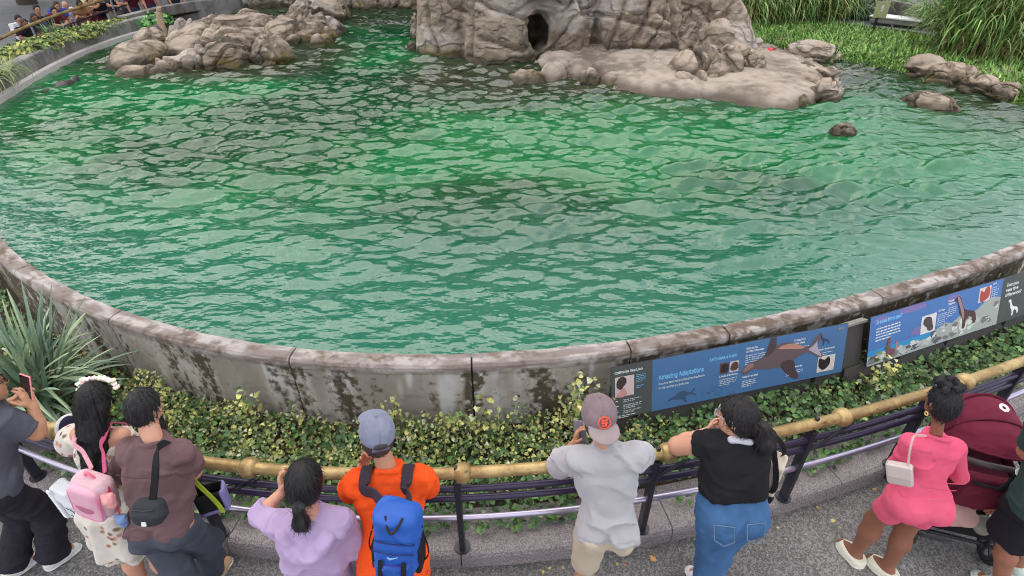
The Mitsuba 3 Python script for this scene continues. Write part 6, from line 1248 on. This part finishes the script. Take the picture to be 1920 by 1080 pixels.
# --- the man in the grey tee with the cap backwards
k = thing('person', 'person in light grey tee and beige shorts wearing a faded cap backwards', 'person')
hl, hr = hips(1138, 985, 1.88, .085, -.1); al = V(hl[0] - .02, 1.80, .09); ar = V(hr[0] + .02, 2.30, .24)
F = Fig(b=.84, hip=.9, hd=aY(1122, 782, 2.10), fd=(-.1, 1, -.12), sl=aY(1084, 858, 2.0), sr=aY(1192, 850, 2.0), el=aY(1040, 878, 2.20), wl=aY(1078, 832, 2.26), dl=(.12, .25, .9), nl=(.9, -.2, 0), er=aY(1208, 852, 2.20), wr=aY(1150, 842, 2.36), dr=(-.8, .2, .5), hl=hl, hr=hr, kl=(hl + al) / 2 + V(0, .04, 0), kr=V(hr[0] + .05, 2.25, .70), al=al, ar=ar, tl=FW, tr=FW)
F.body(k, SK2, curl=(.55, .5))
garment(k, 'shirt', shirt(F, .018, .055, .82, (.068, .078), flare=.018), lin(200, 198, 204) * .70, amp=.012, seed=41, sc=(7, 7, 7), amt=.04); garment(k, 'shorts', trousers(F, .008, .93, (.084, .076), .006, -.014), lin(200, 186, 165) * .8, amp=.007, seed=42); shoes(F, k, lin(210, 210, 210)); hair(F, k, V(.06, .045, .035), seed=43, g=.005, loose=False)
kk, c, x, f, u = cap(F, 'faded mauve grey cap worn backwards with a round orange emblem', lin(140, 122, 128) * .8, -F.fd - F.hu * .0, lin(165, 150, 152) * .8, .18)
e = c - f * .117 + u * .062; n_ = unit(-f + u * .32); ex = x; ey = unit(np.cross(n_, ex)); ey = ey if ey[2] > 0 else -ey
em = [trimesh.creation.annulus(.016, .0195, .004)]
for dx, dz, w_, h_, rot in ((-.005, 0, .003, .022, .0), (.005, 0, .003, .022, 0), (0, 0, .003, .02, .5), (0, .0085, .02, .003, 0), (0, -.0085, .014, .003, 0), (0, 0, .020, .003, 0)):
    b = trimesh.creation.box((w_, h_, .004)); b.apply_transform(trimesh.transformations.rotation_matrix(rot, [0, 0, 1])); b.apply_translation((dx, dz, 0)); em.append(b)
m = cat(em); v = np.asarray(m.vertices); rr = (v[:, :1] ** 2 + v[:, 1:2] ** 2) * 3.4; m.vertices = e + v[:, :1] * ex * 1.75 + v[:, 1:2] * ey * 1.75 + (v[:, 2:] - rr * 4) * n_ + n_ * .007; part(kk, 'emblem', m, 'cloth', smooth=False, color=lin(240, 95, 70))
phone('grey phone held up by the person in the backwards cap', F.wl + V(.03, .03, .07), unit(V(.9, -.15, 0)), unit(V(-.12, .3, 1)), lin(120, 120, 135), scr=-1)

# --- the woman in black tee and jeans
k = thing('person', 'person with dark ponytail and glasses in black tee and blue jeans', 'person')
hl, hr = hips(1372, 955, 1.99, .09, .08); al, ar = at(1318, 1090, .09), V(hl[0] + .02, 1.86, .09)
F = Fig(b=1.20, hip=1.16, arm=1.28, leg=1.0, sc=.97, hd=aY(1382, 782, 2.18), fd=(-.80, .62, -.16), sl=aY(1336, 832, 2.15), sr=aY(1424, 822, 2.15), el=aY(1270, 836, 2.26), wl=aY(1324, 812, 2.46), dl=(.5, .5, .4), nl=(.6, -.3, .1), er=aY(1440, 826, 2.34), wr=aY(1372, 812, 2.50), dr=(-.6, .5, .3), nr=(-.3, -.5, .4), hl=hl, hr=hr, kl=(hl + al) / 2 + V(.02, .05, 0), kr=(hr + ar) / 2 + V(-.02, .04, 0), al=al, ar=ar, tl=V(-.4, 1, 0), tr=FW)
F.body(k, SK1, curl=(.6, .6))
garment(k, 'shirt', shirt(F, .018, -.085, .36, (.066, .066), .014), lin(36, 35, 40) * .7, amp=.008, seed=51, sc=(6, 6, 11), amt=.05)
def denim(v, c):
    q = v - F.pel; t = np.clip(.5 + 2.2 * (-(q @ F.fw)) , 0, 1); n = meshkit.fbm(v * [20, 20, 5], 3, 3)[:, None]
    return c * (.8 + .45 * n)
garment(k, 'jeans', trousers(F, .010, 2.1, (.094, .076, .062), 0, .135), lin(72, 112, 160) * .75, amp=.008, seed=52, cfn=denim, sc=(7, 7, 12))
for sg in (-1, 1):   # back pockets
    pc = F.pel + F.hX * .085 * sg * 1.08 - F.fw * (.045 * .97 + .105 + .010) - F.up * .055; pu, pn = unit(F.up + F.fw * .10), unit(-F.fw + F.hX * .22 * sg); px_ = np.cross(pu, pn)
    out = [(-.055, .06), (.055, .06), (.052, -.03), (0, -.06), (-.052, -.03), (-.055, .06)]; part(k, 'pocket_stitching', sweep_tube(np.array([pc + px_ * a + pu * b for a, b in out]), .0026, 5), 'cloth', color=lin(130, 150, 175) * .7)
shoes(F, k, lin(225, 225, 225))
def pony2(S, c, x, f, u):
    b = c - f * .112 - u * .01; S.cone(b, b - f * .03 - u * .01, .03, .036, .012); S.cone(b - f * .03 - u * .01, b - f * .05 - u * .10, .04, .045, .02); S.cone(b - f * .05 - u * .1, b - f * .03 - u * .16, .045, .015, .02)
hair(F, k, V(.014, .012, .013), seed=53, extra=pony2, g=.013, amp=.006)
part(k, 'hair_tie', fixm(Sdf().ell(F.hd - F.fd * .122 - F.hu * .012, (.030, .012, .030), [F.hx, F.fd, F.hu]).mesh(.005)), 'cloth', smooth=True, color=V(.02, .02, .03))
gl = []
for sg in (-1, 1): gl.append(sweep_tube(np.array([F.hd + F.hx * (.033 * sg + .025 * math.cos(t)) + F.fd * .106 + F.hu * (.006 + .019 * math.sin(t)) for t in np.linspace(0, 6.283, 20)]), .003, 6)); gl.append(sweep_tube([F.hd + F.hx * .058 * sg + F.fd * .104 + F.hu * .01, F.hd + F.hx * .085 * sg - F.fd * .005 + F.hu * .01], .003, 6))
part(k, 'glasses', cat(gl), 'plastic', color=V(.35, .35, .4)); part(k, 'collar_scarf', fixm(Sdf().cone(F.nk - F.fw * .075 - F.X * .05 + F.up * .01, F.nk - F.fw * .085 + F.X * .05 - F.up * .012, .022, .018, .01).mesh(.006)), 'cloth', smooth=True, color=lin(205, 205, 215) * .85)
phone('grey phone held over the rail by the person in the black tee', aY(1342, 806, 2.55), unit(V(1, 0, .1)), unit(V(0, .6, .8)), lin(125, 130, 150), scr=-1)
tt = thing('tote_bag', 'cream canvas tote with a black base hanging from the black strap beside the jeans', 'bag'); c = aY(1449, 895, 2.22); A = [unit(V(.55, .8, 0)), unit(V(-.8, .55, 0)), V(0, 0, 1)]
m = fixm(Sdf().box(c, (.075, .042, .165), A, .02).mesh(.007, folds(.008, 6, (8, 8, 6)))); z_ = np.asarray(m.vertices)[:, 2] - c[2]; part(tt, 'bag', m, 'cloth', smooth=True, color=np.where((z_ < -.085)[:, None], BLACK * 1.5, lin(212, 200, 185) * .85)); part(tt, 'strap', ribbon(spline([c - A[0] * .05 - A[1] * .0 + V(0, 0, -.1), c - A[0] * .06 + V(-.01, -.045, .1), F.sr + (F.er - F.sr) * .6 + V(.03, -.05, .0), F.sr + (F.er - F.sr) * .6 + V(.02, .01, .075)], 20), .032, .004, V(-.3, -1, 0)), 'cloth', color=BLACK * 1.4)
part(tt, 'strap', ribbon(spline([c + A[0] * .05 + V(0, 0, .15), c + A[0] * .02 + V(0, 0, .24), F.sr + (F.er - F.sr) * .6 + V(.05, .02, .03)], 14), .028, .004, V(.3, -1, 0)), 'cloth', color=BLACK * 1.4)

# --- the woman in pink
k = thing('person', 'person with high dark bun in fitted pink top, pink shorts and white clogs', 'person')
hl, hr = hips(1722, 938, 2.09, .085, -.05); al, ar = at(1604, 1034, .085), at(1664, 1062, .085)
F = Fig(b=.66, hip=.96, hs=.86, arm=.86, leg=1.0, hd=aY(1766, 756, 2.25), fd=(-.12, 1, -.12), sl=aY(1708, 828, 2.2), sr=aY(1792, 838, 2.2), el=aY(1680, 872, 2.20), wl=aY(1706, 858, 2.44), er=aY(1800, 893, 2.18), wr=aY(1762, 872, 2.42), hl=hl, hr=hr, kl=hl + (al - hl) * .48 + V(.0, .05, 0), kr=hr + (ar - hr) * .48 + V(.0, .05, 0), al=al, ar=ar, tl=V(-.35, 1, 0), tr=V(-.5, .9, 0))
F.body(k, SK3, feet=True)
PINK = lin(238, 98, 132) * .85
S = shirt(F, .010, .0, 1.92, (.053, .047)); collar(S, F, .060, .012); S.cut(F.pel + F.up * .06, -F.up); garment(k, 'top', S, PINK, amp=.005, seed=61, sc=(6, 6, 12), amt=.04); garment(k, 'shorts', trousers(F, .008, .56, (.088, .076), .002), PINK * V(.98, 1.05, 1.0), amp=.004, seed=62, amt=.04)
for zz in (.0, -.05): part(k, 'seam', sweep_tube(spline([F.ch + F.up * (-.05 + zz) + F.X * x_ - F.fw * (.122 - .7 * x_ * x_ - abs(zz) * .1) for x_ in (-.11, -.05, 0, .05, .11)], 14), .0028, 5), 'cloth', color=PINK * .8)
shoes(F, k, lin(225, 222, 205), lin(235, 232, 220), clog=True)
def bun(S, c, x, f, u):
    r = np.random.default_rng(4); b = c + u * .135 + f * .010
    for i in range(30): S.ell(b + r.normal(size=3) * V(.024, .021, .020), .016 + .011 * r.random(), None, .008)
hair(F, k, BLACK * 1.5, seed=63, extra=bun, g=.004, amp=.004)
for sg in (-1, 1): part(k, 'earring', fixm(trimesh.creation.torus(.011, .003, 14, 8, transform=trimesh.transformations.translation_matrix(F.hd + F.hx * .082 * sg - F.hu * .058 - F.fd * .01) @ trimesh.transformations.rotation_matrix(1.57, [0, 1, 0]))), 'plastic', color=lin(230, 200, 110))
hb = thing('handbag', 'small pale shoulder bag with a thin strap on the pink outfit', 'bag'); c = aY(1687, 888, 2.08); A = [unit(V(.75, -.55, .35)), unit(V(.6, .8, 0)), V(0, 0, 1)]; A[2] = np.cross(A[0], A[1]); A[1] = np.cross(A[2], A[0])
part(hb, 'pouch', fixm(Sdf().box(c, (.065, .022, .078), A, .016).mesh(.006, folds(.003, 3, (16, 16, 16)))), 'satin', smooth=True, color=lin(205, 188, 185) * .85); part(hb, 'flap', fixm(Sdf().box(c + A[2] * .028 - A[1] * .02, (.063, .008, .048), A, .006).mesh(.006)), 'satin', smooth=True, color=lin(215, 200, 195) * .85)
part(hb, 'strap', strap([c + A[2] * .075 + A[0] * .04, aY(1705, 845, 2.06), aY(1712, 815, 2.09), F.nk - F.X * .075 + F.up * .02 - F.fw * .03, F.nk - F.X * .08 - F.up * .06 + F.fw * .10], .012, .004, F), 'satin', color=lin(225, 190, 185) * .85)

# --- the stroller
st = thing('stroller', 'burgundy stroller with domed canopy and black frame beside the pink outfit', 'stroller')
sf = unit(V(.30, .95, 0)); sx_ = V(sf[1], -sf[0], 0); BG = lin(118, 40, 64) * .8; DK = BLACK * 2
w1, w2 = at(1706, 1004, .0), at(1822, 1046, .0); ax0 = (w1 + w2) / 2; half = .25
def P3(a, b, c): return ax0 + sx_ * a + sf * b + V(0, 0, c)
for sg, b, r_ in ((-1, 0, .135), (1, 0, .135), (-1, .56, .09), (1, .56, .09)):
    c = P3(half * sg, b, r_); Tm = np.eye(4); Tm[:3, 0], Tm[:3, 1], Tm[:3, 2], Tm[:3, 3] = sf, V(0, 0, 1), sx_, c
    wk = part(st, 'wheel', trimesh.creation.torus(r_ - .022, .021, 36, 12).apply_transform(Tm), 'satin', smooth=50, color=V(.03, .03, .033))
    add(f'{wk}__rim', cat([trimesh.creation.annulus(r_ * .55, r_ - .03, .03, sections=28).apply_transform(Tm), trimesh.creation.cylinder(.025, .05, sections=16).apply_transform(Tm)] + [box(c + (sf * math.cos(t) + V(0, 0, math.sin(t))) * r_ * .35, (.008, r_ * .3, .008), [unit(np.cross(sf * math.cos(t) + V(0, 0, math.sin(t)), sx_)), sf * math.cos(t) + V(0, 0, math.sin(t)), sx_]) for t in np.arange(5) * 1.2566]), 'plastic', smooth=False, color=V(.05, .05, .055))
tubes = [[P3(-.25, 0, .135), P3(-.25, .10, .42), P3(-.25, .02, .72), P3(-.25, -.10, .98)], [P3(.25, 0, .135), P3(.25, .10, .42), P3(.25, .02, .72), P3(.25, -.10, .98)], [P3(-.25, .10, .42), P3(-.25, .56, .12)], [P3(.25, .10, .42), P3(.25, .56, .12)], [P3(-.25, 0, .135), P3(.25, 0, .135)], [P3(-.24, .56, .12), P3(.24, .56, .12)]]
for q in tubes: part(st, 'frame_tube', sweep_tube(spline(q, 16) if len(q) > 2 else np.array(q), .014, 10), 'plastic', color=V(.025, .025, .03))
part(st, 'handle', sweep_tube(spline([P3(-.25, -.10, .98), P3(-.22, -.13, 1.0), P3(0, -.14, 1.005), P3(.22, -.13, 1.0), P3(.25, -.10, .98)], 24), .021, 12), 'satin', smooth=50, color=lin(62, 52, 56) * .7)
part(st, 'handle_strap', ribbon(spline([P3(-.02, -.16, 1.01), P3(-.03, -.17, .92), P3(-.05, -.16, .84)], 10), .035, .012, V(-.3, -1, 0)), 'cloth', color=DK)
def ring(c, n, r0, r1, th): 
    z_ = unit(n); x_ = unit(np.cross(V(0, 0, 1), z_)); Tm = np.eye(4); Tm[:3, 0], Tm[:3, 1], Tm[:3, 2], Tm[:3, 3] = x_, np.cross(z_, x_), z_, c; return trimesh.creation.annulus(r0, r1, th, sections=28).apply_transform(Tm)
A = [sx_, sf, V(0, 0, 1)]
S = Sdf(); S.box(P3(0, .22, .66), (.205, .33, .14), A, .09); S.box(P3(0, .22, .80), (.18, .30, .14), A, .07, .01, sub=True); part(st, 'bassinet', fixm(S.mesh(.009, folds(.004, 5))), 'cloth', smooth=True, color=BG)
part(st, 'lining', fixm(Sdf().box(P3(0, .2, .69), (.17, .27, .03), A, .03).mesh(.009)), 'cloth', smooth=True, color=lin(125, 50, 75) * .8); part(st, 'rim_piping', sweep_tube(np.array([P3(.205 * np.sign(math.cos(t)) * abs(math.cos(t)) ** .45, .22 + .325 * np.sign(math.sin(t)) * abs(math.sin(t)) ** .45, .795) for t in np.linspace(0, 6.283, 60)]), .010, 8), 'cloth', color=DK)
part(st, 'apron', fixm(Sdf().box(P3(0, -.06, .72), (.19, .035, .12), A, .03).mesh(.009, folds(.004, 7))), 'cloth', smooth=True, color=BG * .75)
def canopy(a0, a1, grow=0.0, n=18):
    v, f = [], []
    for i in range(n + 1):
        t = a0 + (a1 - a0) * i / n
        for j in range(25):
            p_ = math.pi * j / 24; w_ = (.205 + grow) * math.cos(p_); r_ = (.33 + grow) * math.sin(p_) ** .75
            v.append(P3(w_, .30 - r_ * math.cos(t), .80 + r_ * math.sin(t) * .95))
    for i in range(n):
        for j in range(24): a = i * 25 + j; f += [[a, a + 1, a + 26], [a, a + 26, a + 25]]
    m = trimesh.Trimesh(v, f, process=False); nm = np.array(m.vertex_normals); cr = (np.abs(meshkit.fbm(np.array(v) * [7, 7, 7], 3, 5) - .5) * -.05 + .008)[:, None]; v = np.array(v) + nm * cr; m.vertices = v; o = trimesh.Trimesh(np.array(v) - nm * .006, [q[::-1] for q in f], process=False); return cat([m, o])
for i, (a0, a1, g_, c_) in enumerate(((.52, 1.22, .006, BG * 1.1), (1.24, 2.0, .0, BG), (2.02, 2.9, -.004, BG * .95))): part(st, 'canopy_panel', canopy(a0, a1, g_), 'cloth', smooth=60, color=c_)
for t in (.52, 1.23, 2.01): part(st, 'canopy_rib', sweep_tube(np.array([P3(.211 * math.cos(p_), .30 - .34 * math.sin(p_) ** .75 * math.cos(t), .80 + .34 * math.sin(p_) ** .75 * math.sin(t) * .95) for p_ in np.linspace(0, math.pi, 30)]), .009, 8), 'cloth', color=BG * .8)
tt_ = 1.55; part(st, 'badge', ring(P3(0.02, .30 - .335 * math.cos(tt_), .80 + .335 * math.sin(tt_) * .95) + V(0, -.0, .006), V(.05, -.3, 1), .013, .030, .004), 'satin', smooth=False, color=lin(235, 235, 245)); part(st, 'badge', ring(P3(-.01, -.162, 1.02), V(0, -.7, .7), .012, .026, .004), 'satin', smooth=False, color=lin(235, 235, 245))
part(st, 'basket', fixm(Sdf().box(P3(0, .22, .27), (.21, .26, .06), A, .03).box(P3(0, .22, .33), (.19, .24, .06), A, .03, .01, sub=True).mesh(.010)), 'cloth', smooth=True, color=DK); part(st, 'foot_flap', box(P3(-.16, -.12, .22), (.085, .006, .075), [sx_, unit(sf * .8 + V(0, 0, .5)), unit(V(0, 0, 1) * .8 - sf * .5)], .003), 'plastic', smooth=False, color=lin(70, 70, 76) * .7)
bk = thing('blanket', 'pale pink bundled blanket stuffed in the stroller basket', 'blanket'); part(bk, 'bundle', fixm(Sdf().ell(P3(-.08, .04, .40), (.13, .12, .11), A).ell(P3(.0, .0, .36), (.10, .08, .06), A, .04).mesh(.009, folds(.012, 8, (18, 18, 10)))), 'cloth', smooth=True, color=lin(222, 178, 172) * .85)
bk = thing('cloth_bundle', 'small patterned grey green cloth beside the pink blanket in the basket', 'cloth'); part(bk, 'bundle', fixm(Sdf().ell(P3(.12, -.02, .35), (.09, .07, .045), A).mesh(.008, folds(.008, 9, (20, 20, 14)))), 'cloth', smooth=True, color=lin(160, 162, 150) * .8)

# --- the man at the right edge
k = thing('person', 'person at the right edge in dark green top and black shorts gripping the stroller handle', 'person')
he = P3(.20, -.135, 1.0); hl, hr = hips(1962, 935, 2.04, .085, .2); al, ar = at(1872, 1100, .09), at(1906, 1056, .09)
F = Fig(b=1.0, arm=1.05, leg=.95, hd=aY(2005, 735, 2.2), fd=(-.3, 1, -.1), sl=aY(1962, 808, 2.10), sr=aY(2068, 815, 2.04), el=aY(1926, 848, 2.14), wl=he + V(.05, -.06, .035), dl=(-.55, .75, -.15), nl=(-.2, -.2, -1), er=aY(1985, 930, 2.06), wr=aY(1897, 962, 2.16), dr=(-1, .25, .1), nr=(.1, .3, -1), hl=hl, hr=hr, kl=(hl + al) / 2 + V(-.02, .05, .02), kr=(hr + ar) / 2 + V(0, .05, 0), al=al, ar=ar, tl=V(-.3, 1, 0), tr=V(-.2, 1, 0))
F.body(k, SK3 * 1.25, curl=(.75, .5))
garment(k, 'top', shirt(F, .022, .10, .7, (.074, .074)), lin(52, 74, 70) * .8, amp=.009, seed=71); garment(k, 'shorts', trousers(F, .016, .92, (.092, .092), .016, .0), lin(38, 36, 46) * .75, amp=.010, seed=72); shoes(F, k, lin(190, 205, 195)); hair(F, k, BLACK * 1.5, seed=73)

# --- the crowd at the far left railing
def far_person(px, py, ztop, label, top, bottom, hairc, skin=SK2, lean=.12, turn=0.0, bald=False, arms='rail', sleeve_t=.7, headz=1.46, kind='hair', sc=1.0, back=0.30):
    ztop = ztop - .18; key = thing('person', label, 'person', None); P = at(px, py, ztop); Y0 = P[1]; g = ztop - headz * sc
    f = unit(V(math.sin(1.0 + turn), -math.cos(1.0 + turn), 0)); x = V(-f[1], f[0], 0) * -1   # facing the pool
    x = np.cross(f, V(0, 0, 1)); up = lambda z, b=0.0: V(P[0], P[1], g) + V(0, 0, z * sc) - f * b
    sm = up(1.33, .10); hp = up(.90, .10 + lean)
    sl, sr = sm - x * .18, sm + x * .18
    if arms == 'rail': el, er, wl, wr = sm - x * .23 - V(0, 0, .22) + f * .12, sm + x * .23 - V(0, 0, .22) + f * .12, sm - x * .06 - V(0, 0, .24) + f * .34, sm + x * .06 - V(0, 0, .24) + f * .34
    elif arms == 'cross': el, er, wl, wr = sm - x * .25 - V(0, 0, .25) + f * .02, sm + x * .25 - V(0, 0, .25) + f * .02, sm + x * .1 - V(0, 0, .2) + f * .17, sm - x * .1 - V(0, 0, .2) + f * .17
    else: el, er, wl, wr = sm - x * .24 - V(0, 0, .28), sm + x * .24 - V(0, 0, .28), sm - x * .25 - V(0, 0, .5) + f * .1, sm + x * .25 - V(0, 0, .5) + f * .1
    hl, hr = hp - x * .085, hp + x * .085; al, ar = V(hl[0], hl[1], g + .09) - f * .03, V(hr[0], hr[1], g + .09) + f * .03
    F = Fig(hd=up(headz - .0, -.02), fd=f + V(0, 0, -.15), sl=sl, sr=sr, el=el, er=er, wl=wl, wr=wr, hl=hl, hr=hr, kl=(hl + al) / 2 + f * .03, kr=(hr + ar) / 2 + f * .03, al=al, ar=ar, tl=f, tr=f, sc=1.0)
    F.body(key, skin, h=.014); garment(key, 'shirt', shirt(F, .018, .06, sleeve_t, (.075, .075)), top, h=.016, amp=.008, seed=int(px) % 50); garment(key, 'trousers', trousers(F, .014, 1.9, (.098, .08, .07)), bottom, h=.018, amp=.008, seed=int(px) % 40 + 3)
    if not bald: hair(F, key, [V(.02, .016, .015), V(.045, .03, .022), V(.012, .011, .012)][int(px) % 3], seed=int(px) % 30, h=.011, g=.008, loose=False, front=.012)
    return F
for px, py, zt, lab, top, bot, hc_, kw in [
    (35, 37, 1.42, 'person with dark hair in a white tee, leftmost of those leaning on the far railing', lin(225, 225, 230) * .85, lin(60, 60, 72) * .7, BLACK, {}),
    (46, 44, 1.36, 'person in black just right of the leftmost white tee at the far railing', lin(45, 42, 50) * .7, lin(50, 48, 60) * .7, BLACK, dict(skin=SK3)),
    (64, 33, 1.42, 'person in a dark patterned top hunched at the far railing, second cluster from the left', lin(72, 78, 96) * .8, lin(50, 50, 60) * .7, BLACK, dict(skin=SK3)),
    (69, 17, 1.55, 'tall person in a charcoal top standing behind the dark patterned top at the far railing', lin(74, 74, 84) * .7, lin(60, 60, 66) * .7, BLACK, dict(arms='down', headz=1.6)),
    (101, 21, 1.42, 'person in a maroon tee leaning on the far railing beside the white polo', lin(110, 52, 58) * .8, lin(52, 58, 84) * .7, BLACK, dict(skin=SK1)),
    (106, 11, 1.50, 'person in bright blue half hidden behind the maroon tee at the far railing', lin(80, 100, 190) * .8, lin(70, 70, 80) * .7, BLACK, dict(arms='down')),
    (122, 10, 1.46, 'bald person in a white polo shirt at the far railing', lin(228, 232, 240) * .88, lin(52, 58, 76) * .7, BLACK, dict(bald=True, skin=SK1)),
    (149, 8, 1.45, 'person in tan top and pale trousers at the far railing beside the white polo', lin(168, 122, 92) * .8, lin(165, 150, 140) * .8, BLACK, dict(skin=SK3)),
    (168, 2, 1.42, 'child in a pale top beside the tall dark figure at the far railing', lin(225, 205, 160) * .85, lin(110, 48, 62) * .8, BLACK, dict(arms='rail', headz=1.25)),
    (180, -8, 1.55, 'tall person in dark top and maroon shorts with crossed arms at the far railing', lin(48, 46, 56) * .7, lin(118, 46, 66) * .8, BLACK, dict(arms='cross', headz=1.62, skin=SK3)),
    (208, -12, 1.6, 'person in dark grey top and khaki trousers at the far railing', lin(70, 72, 76) * .7, lin(165, 150, 125) * .8, BLACK, dict(sleeve_t=.7)),
    (226, -16, 1.65, 'person in pale top and grey trousers right of the khaki trousers, far railing', lin(205, 200, 205) * .8, lin(120, 118, 128) * .7, BLACK, {}),
    (245, -18, 1.7, 'person in dark red top and blue jeans near the right end of the crowd', lin(96, 40, 52) * .8, lin(80, 90, 122) * .7, BLACK, dict(arms='down')),
    (276, -24, 1.8, 'person in wine red top and dark jeans above the far grey wall', lin(120, 42, 60) * .8, lin(70, 76, 104) * .7, BLACK, dict(arms='down')),
    (322, -34, 1.95, 'rightmost of the far crowd in dark trousers above the grey wall', lin(80, 80, 90) * .7, lin(44, 46, 60) * .7, BLACK, dict(arms='down'))]:
    far_person(px, py, zt, lab, top, bot, hc_, **kw)
for k_ in [k_ for k_ in scene if scene[k_] is None]: del scene[k_]
